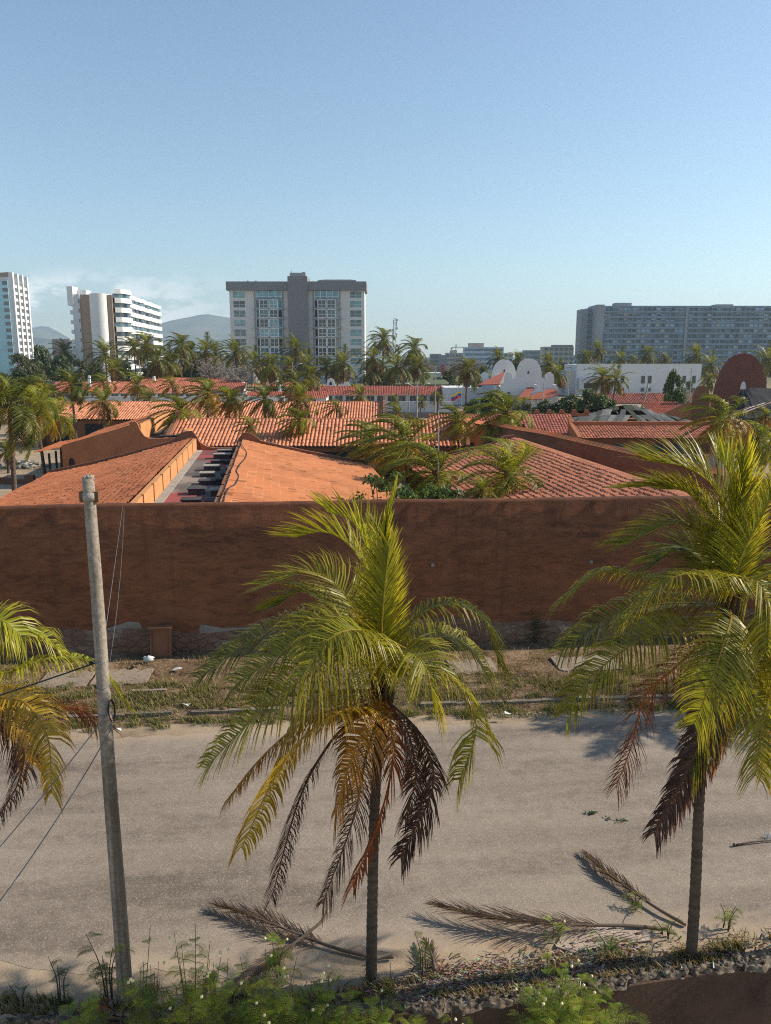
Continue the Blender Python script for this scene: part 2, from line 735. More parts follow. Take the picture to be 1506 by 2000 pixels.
def feather_leaf(mb, o, d, L, rnd, col, pairs=6):
    """Twice-divided leaf: opposite feathers of narrow leaflets on a curved stalk."""
    d = V(d).normalized()
    S = d.cross(UP)
    S = S.normalized() if S.length > .1 else V((1, 0, 0))
    N = S.cross(d).normalized()
    P = [V(o)]
    dd = d.copy()
    for i in range(pairs + 1):
        P.append(P[-1] + dd * (L / (pairs + 1)))
        dd = (dd + V((0, 0, -.16))).normalized()
    mb.tube(P, [.004] * len(P), 3, False, [(.16, .16, .04)] * len(P))
    for i in range(1, len(P)):
        T = (P[i] - P[i - 1]).normalized()
        pl = L * .52 * (1 - .45 * abs(i / len(P) - .45))
        for sg in (-1, 1):
            e = (T * .55 + S * sg * .9 + N * rnd.uniform(.05, .3)).normalized()
            side = e.cross(N).normalized()
            c = tuple(q * rnd.uniform(.75, 1.3) for q in col)
            K = 10
            for j in range(K):
                q = P[i] + e * (pl * (j + .6) / K) - V((0, 0, .09 * pl * (j / K) ** 2))
                ll = pl * .24 * (1 - .5 * abs(j / K - .4))
                for s2 in (-1, 1):
                    t2 = q + side * s2 * ll + e * ll * .45
                    mb.add([q - e * pl * .016, q + e * pl * .028, t2], [(0, 1, 2)], [c] * 3)


def shrub(seed, h, spread, nstem, nleaf, LL, cols, low=.22):
    """Feathery-leaved shrub: thin stems (returned first) and their leaves."""
    rnd = random.Random(seed)
    st, lf = MB(), MB()
    tips = []
    for k in range(nstem):
        a = k * 2.4 + rnd.uniform(-.4, .4)
        sp_ = spread * rnd.uniform(.25, 1)
        hh = h * rnd.uniform(.6 if low < .3 else .78, 1)
        pts = spline([(0.06 * math.cos(a), .06 * math.sin(a), 0), (sp_ * .35 * math.cos(a), sp_ * .35 * math.sin(a), hh * .55),
                      (sp_ * math.cos(a), sp_ * math.sin(a), hh)], 12)
        st.tube(pts, [.014 * (1 - .75 * i / 11) for i in range(12)], 5)
        tips.append(pts[-1])
        per = max(3, nleaf // nstem)
        for j in range(per):
            t = low + (1 - low) * (j + rnd.random()) / per
            p = pts[min(11, int(t * 11))]
            b = rnd.uniform(0, 6.28)
            d = V((math.cos(b), math.sin(b), rnd.uniform(.1, .8)))
            c = lerp3(cols[0], cols[1], min(1, max(0, t * .8 + rnd.uniform(-.25, .3))))
            feather_leaf(lf, p, d, LL * rnd.uniform(.7, 1.2) * (1.1 - .35 * t), rnd, c)
    return st, lf, tips


def make_shrub(seed, h, spread, nstem, nleaf, LL, cols, nfl, label, loc, group, rz=0, low=.22):
    t = thing('feathery_shrub', label, 'shrub', loc, rz, group)
    st, lf, tips = shrub(seed, h, spread, nstem, nleaf, LL, cols, low)
    part('stem', st, M_BARK, t, True)
    part('foliage', lf, M_FERN, t)
    rnd = random.Random(seed + 5)
    for i in range(nfl):
        q = rnd.choice(tips) + V((rnd.uniform(-.14, .14), rnd.uniform(-.14, .14), rnd.uniform(-.12, .08)))
        m = MB()
        m.ball(q, .022, 8, 6, (1, 1, 1), .12, rnd)
        part('flower', m, M_PUFF, t, True)
    return t


M_PUFF = plain('cream flower puff', (.74, .64, .34), .1, 20, .9)

# ------------------------------------------------------------------ street and ground
TH = R(4.6)
SU, SN = V((math.cos(TH), math.sin(TH), 0)), V((-math.sin(TH), math.cos(TH), 0))


def ST(s, t, z=0.0):
    return SU * s + SN * t + V((0, 0, z))


def wallpt(px, py, t=24.9):
    d = ray(px, py)
    k = t / (d.x * SN.x + d.y * SN.y)
    return V((0, 0, H)) + d * k


rnd = random.Random(11)


def m_ground():
    k = NM('dry sandy earth')
    a = k.noise(.25, 7, .6)
    b = k.noise(2.2, 6, .65)
    c = k.noise(26, 4, .7)
    f = k.math('ADD', k.math('MULTIPLY', a, .45), k.math('ADD', k.math('MULTIPLY', b, .35), k.math('MULTIPLY', c, .2)))
    col = k.ramp(f, [(.34, (.16, .115, .075)), (.48, (.30, .225, .155)), (.56, (.37, .285, .20)), (.7, (.43, .35, .26))])
    far = k.mr(k.xyz()[1], 150, 420)
    g = k.noise(.02, 6, .6)
    col = k.mix(far, col, k.ramp(g, [(.4, (.055, .075, .03)), (.55, (.10, .11, .05)), (.7, (.22, .18, .12))]))
    k.bump(k.math('ADD', b, k.math('MULTIPLY', c, .4)), .5, .05)
    return k.done(col, .95, .1)


def m_road():
    k = NM('dusty worn asphalt')
    x, y, z = k.xyz()
    a = k.noise(.5, 6, .6, stretch=(.22, 1.3, 1))
    b = k.noise(3.5, 6, .65)
    f = k.math('ADD', k.math('MULTIPLY', a, .7), k.math('MULTIPLY', b, .3))
    base = k.ramp(f, [(.36, (.15, .119, .094)), (.47, (.243, .195, .154)), (.54, (.287, .232, .183)), (.64, (.325, .263, .208))])
    # a darker worn track and faint stains along the street
    nb = k.noise(.3, 5, .6, stretch=(.12, .8, 1))
    yb = k.math('ADD', y, k.math('MULTIPLY', nb, 1.2))
    for y0, hw, st in ((14.9, .5, .42), (17.0, .35, .22), (12.9, .3, .2)):
        d = k.math('ABSOLUTE', k.math('SUBTRACT', yb, y0), 0.0)
        base = k.mix(k.math('MULTIPLY', k.mr(d, hw * .2, hw, st, 0), k.mr(b, .4, .6)), base, (.115, .09, .072))
    st_ = k.noise(.8, 5, .7)
    base = k.mix(k.mr(st_, .63, .74, 0, .35), base, (.12, .095, .075))
    # chippings: pale and dark stones standing in the worn surface
    v1 = k.vor(62, out='Color')
    sp1 = k.n('SeparateColor')
    k.t.links.new(v1, sp1.inputs[0])
    base = k.mix(k.mr(sp1.outputs[0], .74, 1.0, 0, .38), base, (.56, .50, .43))
    base = k.mix(k.mr(sp1.outputs[1], .70, 1.0, 0, .38), base, (.075, .06, .05))
    # sand drifted in from both edges
    n = k.noise(1.1, 6, .65, stretch=(.5, 1, 1))
    e1 = k.math('ADD', k.mr(y, 11.2, 12.3, 1, 0), k.mr(y, 18.6, 19.6, 0, 1))
    e = k.math('ADD', e1, k.math('MULTIPLY', k.math('SUBTRACT', n, .5), 1.3))
    base = k.mix(k.mr(e, .35, .85, 0, .85), base, (.39, .30, .215))
    v = k.vor(110)
    k.bump(k.math('ADD', k.math('MULTIPLY', v, -1.0), k.math('MULTIPLY', b, .6)), .4, .02)
    return k.done(base, .9, .22)


M_GROUND, M_ROAD = m_ground(), m_road()

NW = [(-900, 2010), (-200, 1990), (0, 1982), (150, 1976), (300, 1970), (420, 1966), (560, 1960), (700, 1956), (800, 1953), (900, 1946),
      (1000, 1936), (1120, 1917), (1230, 1899), (1340, 1882), (1430, 1870), (1506, 1861), (1700, 1830), (2300, 1740)]
nwp = spline([gz(a, b, .15) for a, b in NW], 1041)     # far edge of the near wall's top

g = MB()
NWN = len(nwp)
row0 = [V((p.x, p.y + .02, 0)) for p in nwp[::20]] + [V((nwp[-1].x, nwp[-1].y, 0))]
row1 = [V((p.x * 4, 60, 0)) for p in row0]
row2 = [V((p.x * 650, 9350, -1)) for p in row0]
n0 = len(row0)
g.add(row0 + row1 + row2, [(r * n0 + i, r * n0 + i + 1, (r + 1) * n0 + i + 1, (r + 1) * n0 + i) for r in (0, 1) for i in range(n0 - 1)])
struct('ground', g, M_GROUND)
g = MB()
g.quad((-40, -3, -2.3), (40, -3, -2.3), (40, 17, -2.3), (-40, 17, -2.3))
struct('yard_ground', g, M_GROUND)

# road sheet with ragged edges
g = MB()
NS = 420
vs = []
for i in range(NS + 1):
    s = -45 + 105 * i / NS
    j1 = .22 * math.sin(s * .9) + .15 * math.sin(s * 2.3 + 1) + rnd.uniform(-.09, .09)
    j2 = .12 * math.sin(s * .7 + 2) + rnd.uniform(-.08, .08)
    vs += [(s, 11.25 + j1, .004), (s, 19.45 + j2, .004)]
g.add(vs, [(2 * i, 2 * i + 2, 2 * i + 3, 2 * i + 1) for i in range(NS)])
o = struct('road', g, M_ROAD)
o.rotation_euler = (0, 0, TH)


def m_verge():
    k = NM('litter strewn verge soil')
    a = k.noise(1.1, 7, .65)
    b = k.noise(9, 6, .7)
    f = k.math('ADD', k.math('MULTIPLY', a, .55), k.math('MULTIPLY', b, .45))
    col = k.ramp(f, [(.38, (.055, .038, .025)), (.47, (.14, .092, .055)), (.54, (.225, .15, .095)), (.64, (.33, .235, .16))])
    k.bump(b, .8, .06)
    return k.done(col, .95, .1)


M_VERGE = m_verge()
g = MB()
vs, fs = [], []
NV = 200
TT = [20.0, 20.6, 21.3, 22.2, 23.2, 24.2, 24.95]
for i in range(NV + 1):
    s = -45 + 105 * i / NV
    for j, t in enumerate(TT):
        zz = [.0, .13, .17, .17, .15, .17, .22][j]
        vs.append((s, t, zz + (rnd.uniform(-.03, .03) if j else .002)))
m = len(TT)
fs = [(i * m + j, (i + 1) * m + j, (i + 1) * m + j + 1, i * m + j + 1) for i in range(NV) for j in range(m - 1)]
g.add(vs, fs)
o = struct('verge', g, M_VERGE, True)
o.rotation_euler = (0, 0, TH)

# kerb: cast lengths, some sunk or lost under the grass
g = MB()
for a, b in ((-30, -14.2), (-7.3, -4.1), (-3.6, -1.2), (2.6, 4.9), (5.0, 7.4), (7.5, 9.9), (10.0, 14), (14.1, 40)):
    s = a
    while s < b - .01:
        e = min(b, s + 1.0)
        dz, dt = rnd.uniform(-.03, .02), rnd.uniform(-.02, .02)
        g.box(s + .008, e - .008, 20.36 + dt, 20.50 + dt, -.05, .165 + dz)
        s = e
o = struct('kerb', g, plain('dark kerb concrete', (.20, .165, .125), .3, 2.5, .95, .5, 18))  # grey brown concrete, darkened to take in the kerb's shaded front
o.rotation_euler = (0, 0, TH)

# broken footpath slabs on the far verge
M_SLABC = plain('dusty footpath concrete', (.265, .21, .165), .2, 1.2, .9, .4, 20)
g = MB()
for a, b in ((-12, -10.4), (-8.3, -6.9), (-6.8, -5.2), (1.1, 2.3), (2.45, 3.7), (3.8, 5.2), (7.1, 9)):
    n_ = 9
    top, bot = [], []
    for i in range(n_ + 1):
        s = a + (b - a) * i / n_
        bot.append((s, 22.25 + rnd.uniform(-.06, .14), .21))
        top.append((s, 23.45 + rnd.uniform(-.2, .08), .215))
    g.prism(bot + top[::-1], (0, 0, -.12))
o = struct('pavement', g, M_SLABC)
o.rotation_euler = (0, 0, TH)

# ------------------------------------------------------------------ the long terracotta wall
def m_stone():
    k = NM('rubble stone footing')
    v = k.vor(3.4, 'DISTANCE_TO_EDGE', (1, 1, 1.35))
    cl = k.vor(3.4, 'F1', (1, 1, 1.35), 'Color')
    sp_ = k.n('SeparateColor')
    k.t.links.new(cl, sp_.inputs[0])
    c = k.ramp(sp_.outputs[0], [(0, (.19, .11, .075)), (.35, (.30, .20, .14)), (.7, (.24, .145, .095)), (1, (.38, .29, .22))])
    c = k.mix(k.mr(k.noise(8, 5, .6), .35, .7, 0, .5), c, (.16, .10, .07))
    c = k.mix(k.mr(v, .0, .05, .28, 0), c, (.12, .08, .06))
    c = k.mix(k.mr(k.noise(.9, 5, .65), .36, .56), c, (.18, .098, .064))
    k.bump(k.math('ADD', k.mr(v, 0, .16), k.math('MULTIPLY', k.noise(14, 5, .6), .3)), .6, .1)
    return k.done(c, .92, .12)


M_STONE = m_stone()
bw = thing('boundary_wall', 'long rough terracotta stucco wall across the far side of the street', 'wall', (0, 0, 0), TH)
g = MB()
NS = 330
vs = []
for i in range(NS + 1):
    s = -45 + 110 * i / NS
    f = .03 * math.sin(s * .35) + rnd.uniform(-.012, .012)
    zt = 4.97 + .012 * math.sin(s * .8) + rnd.uniform(-.012, .012)
    zb = .95 + .12 * math.sin(s * .55) + .06 * math.sin(s * 1.9)
    vs += [(s, 24.9 + f * .3, zb), (s, 24.9 + f, 3.0), (s, 24.9 + f * .6, zt - .03), (s, 24.96 + f * .5, zt + .03), (s, 25.22, zt + .035),
           (s, 25.28, zt - .03), (s, 25.28, -.1)]
g.add(vs, [(7 * i + j, 7 * i + 7 + j, 7 * i + 8 + j, 7 * i + 1 + j) for i in range(NS) for j in range(6)])
part('stucco_face', g, M_WALL, bw, True)
g = MB()
vs = []
for i in range(NS + 1):
    s = -45 + 110 * i / NS
    zb = .95 + .12 * math.sin(s * .55) + .06 * math.sin(s * 1.9)
    vs += [(s, 24.80 + rnd.uniform(-.02, .02), -.1), (s, 24.82 + rnd.uniform(-.03, .03), .5), (s, 24.85 + rnd.uniform(-.02, .02), zb - .02), (s, 24.93, zb + .02)]
g.add(vs, [(4 * i + j, 4 * i + 4 + j, 4 * i + 5 + j, 4 * i + 1 + j) for i in range(NS) for j in range(3)])
part('stone_footing', g, M_STONE, bw, True)
M_PATCH = plain('bare cement render', (.24, .205, .175), .2, 1.5, .95, .4, 18)
for k_, poly in enumerate(([(120, 1250), (160, 1236), (205, 1228), (250, 1214), (272, 1215), (277, 1225), (275, 1238), (255, 1243), (215, 1243), (170, 1248)],
                           [(388, 1228), (394, 1219), (410, 1222), (432, 1226), (470, 1225), (505, 1223), (540, 1228), (560, 1236), (520, 1242), (470, 1240), (420, 1242), (390, 1239)])):
    g = MB()
    loc = []
    for q in poly:
        p = wallpt(*q)
        loc.append((p.dot(SU) + rnd.uniform(-.03, .03), 24.872, p.z))
    g.prism(loc, (0, .1, 0))
    part('bare_patch', g, M_PATCH, bw, False, 'grey patch of bare cement render above the footing')
# small round vent ends in the wall
for px, py in ((845, 1103), (1154, 1097)):
    p = wallpt(px, py)
    g = MB()
    g.tube([(p.dot(SU), 24.84, p.z), (p.dot(SU), 24.98, p.z)], .06, 10)
    part('pipe_end', g, M_PATCH, bw)

# ------------------------------------------------------------------ the near garden wall with its broken top
def m_rubble():
    k = NM('broken concrete crest')
    b = k.noise(7, 7, .75)
    c = k.ramp(b, [(.34, (.045, .034, .025)), (.47, (.15, .115, .085)), (.58, (.27, .215, .165)), (.72, (.40, .34, .28))])
    k.bump(k.noise(18, 6, .7), 1, .06)
    return k.done(c, .95, .15)


M_RUB = m_rubble()
M_NEARF = plain('shade dark render', (.085, .052, .036), .3, 1.2, .95, .6, 14)  # very dark brown: the shade on this face is put into its colour
gw = thing('garden_wall', 'low dark garden wall with a crumbling top along the near verge', 'wall', (0, 0, 0))
g = MB()
NC = 9
vs = []
rnc = np.random.RandomState(8)


def smooth_noise(n, period):
    k_ = rnc.uniform(-1, 1, n // period + 3)
    x = np.arange(n) / period
    i0 = x.astype(int)
    f = x - i0
    f = f * f * (3 - 2 * f)
    return k_[i0] * (1 - f) + k_[i0 + 1] * f


ZN = [smooth_noise(NWN, 5) * .035 + smooth_noise(NWN, 13) * .035 for _ in range(NC)]
XN = [smooth_noise(NWN, 7) * .02 for _ in range(NC)]
EN = smooth_noise(NWN, 9) * .05 + smooth_noise(NWN, 31) * .05
for i, p in enumerate(nwp):
    t_ = (nwp[min(i + 1, NWN - 1)] - nwp[max(i - 1, 0)])
    t_.z = 0
    t_.normalize()
    nrm = V((t_.y, -t_.x, 0))
    for j in range(NC):
        q = p + nrm * (.21 * j / (NC - 1) + XN[j][i] + EN[i] * j / 8)
        zz = [.0, .10, .14, .16, .17, .16, .15, .13, .08][j] + (ZN[j][i] if 0 < j < 8 else 0)
        vs.append((q.x, q.y, zz))
g.add(vs, [(NC * i + j, NC * i + NC + j, NC * i + NC + 1 + j, NC * i + 1 + j) for i in range(NWN - 1) for j in range(NC - 1)])
part('crumbled_crest', g, M_RUB, gw)
g = MB()
vs = []
for i, p in enumerate(nwp):
    t_ = (nwp[min(i + 1, NWN - 1)] - nwp[max(i - 1, 0)])
    t_.z = 0
    t_.normalize()
    nrm = V((t_.y, -t_.x, 0))
    a, b = p + nrm * .195, p + nrm * .165
    vs += [(b.x, b.y, .10), (a.x, a.y, .085), (a.x, a.y, -1.2), (a.x, a.y, -2.35)]
g.add(vs, [(4 * i + j, 4 * i + 4 + j, 4 * i + 5 + j, 4 * i + 1 + j) for i in range(NWN - 1) for j in range(3)])
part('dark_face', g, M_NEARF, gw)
# shards of bottle glass set along the crest
M_SHARD = NM('bottle glass shard').done((.62, .66, .64), .08, .9)
M_SHARDG = NM('green bottle glass shard').done((.06, .22, .10), .1, .9)
sh = []
for k_ in range(3):
    g = MB()
    g.add([(-.02, 0, 0), (.022, .004, 0), (.012, .012, .075 + .02 * k_), (-.008, .01, .05), (0, -.012, 0)], [(0, 4, 2, 3), (4, 1, 2), (1, 0, 3, 2)])
    sh.append(g.mesh('shard', [M_SHARDG if k_ == 2 else M_SHARD]))
for k_ in range(36):
    i = rnd.randrange(440, 940)
    p = nwp[i]
    o = link('glass_shard', sh[k_ % 3], gw, (p.x + rnd.uniform(-.02, .02), p.y - rnd.uniform(.04, .16), .15))
    o.rotation_euler = (rnd.uniform(-.4, .4), rnd.uniform(-.4, .4), rnd.uniform(0, 6.28))
# lumps of broken concrete lying along the crest
for k_ in range(170):
    i = rnd.randrange(130, 950)
    p = nwp[i]
    g = MB()
    g.ball((0, 0, 0), rnd.uniform(.025, .065), 7, 5, (1, .8, .7), .3, rnd)
    o = part('concrete_lump', g, M_RUB, gw)
    o.location = (p.x, p.y - rnd.uniform(.0, .17), .16)

# ------------------------------------------------------------------ dry leaf litter along the near verge
def litter(name, n, i0, i1, dmin, dmax, cols, seed, lmin=.06, lmax=.28):
    rd = random.Random(seed)
    g = MB()
    for _ in range(n):
        p = nwp[rd.randrange(i0, i1)] + V((0, rd.uniform(dmin, dmax) * rd.uniform(.3, 1), 0))
        a = rd.gauss(.25, .5) + (math.pi if rd.random() < .5 else 0)
        L, w_ = rd.uniform(lmin, lmax), rd.uniform(.006, .016)
        d = V((math.cos(a), math.sin(a), 0))
        s = V((-d.y, d.x, 0)) * w_
        z0, z1 = rd.uniform(.006, .05), rd.uniform(.006, .09)
        b = V((p.x, p.y, 0))
        c = tuple(x * rd.uniform(.6, 1.3) for x in rd.choice(cols))
        m = b + d * L * .5 + V((0, 0, max(z0, z1) + .015))
        g.add([b - s + V((0, 0, z0)), b + s + V((0, 0, z0)), m + s, m - s, b + d * L + V((0, 0, z1))], [(0, 1, 2, 3), (3, 2, 4)], [c] * 5)
    o = part(name, g, M_GRASS, None)
    o['kind'] = 'stuff'


LIT = [(.30, .235, .18), (.20, .145, .10), (.42, .36, .30), (.13, .085, .06)]
litter('leaf_litter', 2600, 505, 760, .0, 1.0, LIT, 1)
litter('dry_leaf_litter', 1300, 300, 960, .0, .75, LIT, 2, .04, .18)

# ------------------------------------------------------------------ grass
def grass(name, pts, hmin, hmax, cols, seed, lean=.5, wid=.009):
    rn = np.random.RandomState(seed)
    n = len(pts)
    P = np.array(pts)
    a = rn.uniform(0, 2 * np.pi, n)
    h = rn.uniform(hmin, hmax, n)
    ln = rn.uniform(.1, lean, n) * h
    b = rn.uniform(0, 2 * np.pi, n)
    d = np.stack([np.cos(a), np.sin(a), 0 * a], 1)
    l = np.stack([np.cos(b) * ln, np.sin(b) * ln, h], 1)
    l[:, 0] -= .25 * h
    ww = wid * rn.uniform(.7, 1.5, n)[:, None]
    vs = np.stack([P - d * ww, P + d * ww, P + l * .55 + d * ww * .6, P + l * .55 - d * ww * .6, P + l * np.array([1.35, 1.35, .95])], 1).reshape(-1, 3)
    me = bpy.data.meshes.new(name)
    idx = np.arange(n)[:, None] * 5
    fs = [tuple(x) for x in (idx + np.array([[0, 1, 2, 3]])).tolist()] + [tuple(x) for x in (idx + np.array([[3, 2, 4]])).tolist()]
    me.from_pydata(vs.tolist(), [], fs)
    me.materials.append(M_GRASS)
    c = np.array(cols)[rn.randint(0, len(cols), n)] * rn.uniform(.7, 1.3, n)[:, None]
    c = np.concatenate([np.repeat(c, 5, 0), np.ones((n * 5, 1))], 1)
    ca = me.attributes.new('col', 'FLOAT_COLOR', 'POINT')
    ca.data.foreach_set('color', c.ravel())
    me.update()
    o = link(name, me)
    o['kind'] = 'stuff'
    return o


TANS = [(.30, .23, .11), (.24, .17, .085), (.36, .28, .15)]
GREENS = [(.085, .115, .03), (.12, .14, .035), (.18, .17, .05)]
rn_ = random.Random(4)


def clumps(n, s0, s1, t0, t1, per, rad, zf, keep=lambda s, t: True):
    out = []
    for _ in range(n):
        s, t = rn_.uniform(s0, s1), rn_.uniform(t0, t1)
        if not keep(s, t):
            continue
        r = rad * rn_.uniform(.4, 1.4)
        for _ in range(int(per * rn_.uniform(.4, 1.5))):
            p = ST(s + rn_.gauss(0, r), t + rn_.gauss(0, r * .6), 0)
            out.append((p.x, p.y, zf))
    return out


grass('verge_grass', clumps(520, -13, 16, 20.55, 22.4, 80, .22, .15), .05, .19, GREENS + TANS[:2], 1)
grass('kerbside_grass', clumps(210, -13, 12, 19.75, 20.4, 70, .16, .02), .05, .17, GREENS + TANS[:1], 2)
grass('dry_path_grass', clumps(170, -13, 16, 22.3, 24.6, 40, .3, .18), .03, .13, TANS + GREENS[1:2], 3)


def near_pts(n, a0, a1, dmin, dmax, per, rad):
    out = []
    for _ in range(n):
        i = rn_.randrange(a0, a1)
        p = nwp[i] + V((rn_.uniform(-.1, .1), rn_.uniform(dmin, dmax) ** 1.0, 0))
        r = rad * rn_.uniform(.4, 1.3)
        for _ in range(int(per * rn_.uniform(.5, 1.5))):
            out.append((p.x + rn_.gauss(0, r), max(nwp[i].y - .1, p.y + rn_.gauss(0, r * .6)), .0))
    return out


grass('dry_verge_grass', near_pts(85, 104, 960, -.02, .5, 70, .13), .05, .22, TANS + [(.20, .17, .06)], 5)
grass('green_verge_grass', near_pts(60, 104, 960, 0, .4, 40, .10), .05, .17, GREENS, 6)

# ------------------------------------------------------------------ roadside palms
def near_palm(label, base_px, trunk_px, crown_px, fronds, seed, r0=.088, r1=.068, group='coconut palms on the near verge', base=None):
    rnd = random.Random(seed)
    b = base if base is not None else gz(*base_px)
    Y = b.y
    root = thing('coconut_palm', label, 'palm tree', b, 0, group)
    rel = lambda px, py, dy=0: at(px, py, Y + dy) - b
    pts = [V((0, 0, -.08))] + [rel(*q) for q in trunk_px] + [rel(*crown_px)]
    part('trunk', palm_trunk(pts, r0, r1, 90, rnd), M_BARK, root, True)
    top = pts[-1]
    # fibrous heart with the old leaf bases
    g = MB()
    for k in range(16):
        a = k * 2.4 + rnd.uniform(-.2, .2)
        ca, sa = math.cos(a), math.sin(a)
        h0, h1 = -.42 + .03 * k, .02 + .02 * k
        g.tube([top + V((.05 * ca, .05 * sa, h0)), top + V((.10 * ca, .10 * sa, h0 + .2)), top + V((.15 * ca, .15 * sa, h1 + .06)), top + V((.20 * ca, .20 * sa, h1 + .18))],
               [.045, .05, .03, .012], 6, False, [(.07, .045, .03), (.10, .065, .035), (.15, .10, .045), (.17, .13, .05)])
    for k in range(120):
        a, z = rnd.uniform(0, 6.28), rnd.uniform(-.4, .15)
        p = top + V((.11 * math.cos(a), .11 * math.sin(a), z))
        q = p + V((rnd.uniform(-.12, .12), rnd.uniform(-.12, .12), rnd.uniform(-.25, .15)))
        g.tube([p, (p + q) / 2 + V((0, 0, .03)), q], [.007, .005, .002], 3, False, [(.13, .075, .045)] * 3)
    part('leaf_base', g, M_PALM, root)
    for i, fr in enumerate(fronds):
        kind, px, o = fr[0], fr[1], (fr[2] if len(fr) > 2 else {})
        path = [top + V((0, 0, .02 - .12 * (kind in 'brs')))] + [rel(*q) for q in px]
        kw = dict(n=96, Lmax=.82, wid=.022, droop=.75, wind=.42, taper=.4, roll=rnd.uniform(-.35, .35))
        if kind in 'brs':
            kw.update(n=130, Lmax=.54, wid=.013, droop=1.3, wind=.15, a0=56, a1=34, lift=-.05, thin=.95, taper=.25, roll=rnd.choice((-1, 1)) * rnd.uniform(.25, .8), mess=14)
        if kind in 'yo':
            kw.update(droop=1.15, wind=.2, wid=.025, Lmax=.74, lift=.0, roll=rnd.choice((-1, 1)) * rnd.uniform(.12, .5))
        kw.update(o)
        if kind in 'gdlyo' and kw['droop'] >= .6:      # old fronds hang their leaflets like a curtain
            kw['droop'] *= 1.9
            kw['wind'] *= .35
            kw.setdefault('a0', 86)
            kw.setdefault('a1', 46)
        rad = kw.pop('rad', .022)
        part('frond', frond_mesh(path, kw.pop('n'), kw.pop('Lmax'), kw.pop('wid'), kind, rnd, rad=rad, **kw), M_PALM, root)
    return root


UPR = dict(droop=.18, wind=.5, lift=.55, a0=50, a1=18)
CEN = [
    ('l', [(738, 1238, 0), (750, 1060, -.1), (770, 968, -.15)], dict(droop=.02, wind=0, a0=14, a1=5, lift=.1, Lmax=.55, wid=.04, n=50)),
    ('g', [(736, 1190, .3), (700, 1085, .6), (640, 1040, .8), (572, 1050, .9)], dict(droop=.12, wind=.5, lift=.45, a0=60, a1=20, Lmax=.85)),
    ('l', [(738, 1200, .15), (722, 1090, .25), (690, 1020, .35), (640, 1000, .4)], dict(droop=.05, wind=.35, lift=.7, a0=52, a1=14, Lmax=.75, n=80)),
    ('g', [(705, 1220, .6), (655, 1140, 1.0), (600, 1118, 1.2), (520, 1142, 1.3)], dict(droop=.35, wind=.6)),
    ('d', [(690, 1250, .4), (640, 1180, .6), (590, 1155, .7), (545, 1180, .8)], dict(droop=.4, wind=.6)),
    ('g', [(745, 1240, -.4), (752, 1140, -.6), (760, 1068, -.7)], dict(droop=.12, wind=.1, lift=.3, a0=62, a1=22, Lmax=.6)),
    ('l', [(742, 1210, 0), (746, 1110, 0), (740, 1040, .1)], dict(droop=.1, wind=.3, lift=.4, a0=55, a1=20, Lmax=.7)),
    ('d', [(690, 1265, .5), (600, 1222, .9), (500, 1245, 1.1), (388, 1325, 1.1)], dict(droop=.7, wind=.55, Lmax=.84, n=130, roll=.3)),
    ('g', [(715, 1245, -.3), (665, 1214, -.6), (585, 1252, -.8), (462, 1335, -.8)], dict(droop=.75, wind=.4, Lmax=.84, n=130, roll=.4)),
    ('g', [(722, 1284, -.7), (643, 1302, -1.1), (540, 1362, -1.3), (448, 1450, -1.2), (402, 1500, -1.1)], dict(droop=.8, wind=.3, Lmax=.8, n=130, roll=.5)),
    ('y', [(720, 1385, -.4), (660, 1392, -.9), (560, 1478, -1.1), (472, 1655, -1.0)], dict(droop=1.1, wind=.05)),
    ('o', [(690, 1378, .1), (600, 1405, .2), (515, 1475, .2), (452, 1552, .2)], dict(wind=.15)),
    ('y', [(700, 1350, -.3), (620, 1370, -.5), (560, 1440, -.6), (525, 1540, -.6)], dict(wind=.1)),
    ('b', [(700, 1398, -.3), (645, 1450, -.6), (585, 1560, -.7), (530, 1755, -.7)]),
    ('b', [(735, 1410, -.2), (712, 1490, -.4), (690, 1600, -.5), (630, 1765, -.5)]),
    ('r', [(757, 1385, -.4), (768, 1480, -.7), (738, 1610, -.8), (688, 1730, -.8)], dict(wid=.026, n=95)),
    ('b', [(775, 1385, -.1), (822, 1440, -.2), (846, 1535, -.2), (782, 1675, -.2)], dict(wid=.022)),
    ('b', [(770, 1390, .3), (800, 1440, .4), (812, 1520, .4), (790, 1600, .4)], dict(wid=.02)),
    ('g', [(785, 1315, -.3), (835, 1304, -.5), (893, 1335, -.6), (930, 1420, -.6), (897, 1525, -.6)], dict(droop=1.1, wind=.05)),
    ('g', [(772, 1270, .1), (812, 1206, .2), (876, 1180, .3), (945, 1212, .3), (976, 1300, .3)], dict(droop=1.0, wind=.12)),
    ('g', [(785, 1265, .5), (846, 1236, .8), (908, 1258, .9), (955, 1325, .9)], dict(droop=.95, wind=.15)),
    ('g', [(732, 1268, -.5), (700, 1230, -1.0), (640, 1250, -1.4), (590, 1320, -1.5)], dict(droop=.85)),
    ('g', [(760, 1300, -.5), (790, 1270, -1.0), (830, 1300, -1.3), (850, 1390, -1.3)], dict(droop=.9)),
    ('o', [(735, 1390, -.5), (712, 1420, -.8), (680, 1500, -.9), (655, 1590, -.9)], {}),
]
near_palm('whole coconut palm at mid street with a skirt of dead brown fronds round its trunk', (725, 1915), [(727, 1780), (731, 1600), (738, 1480)], (748, 1352), CEN, 21)

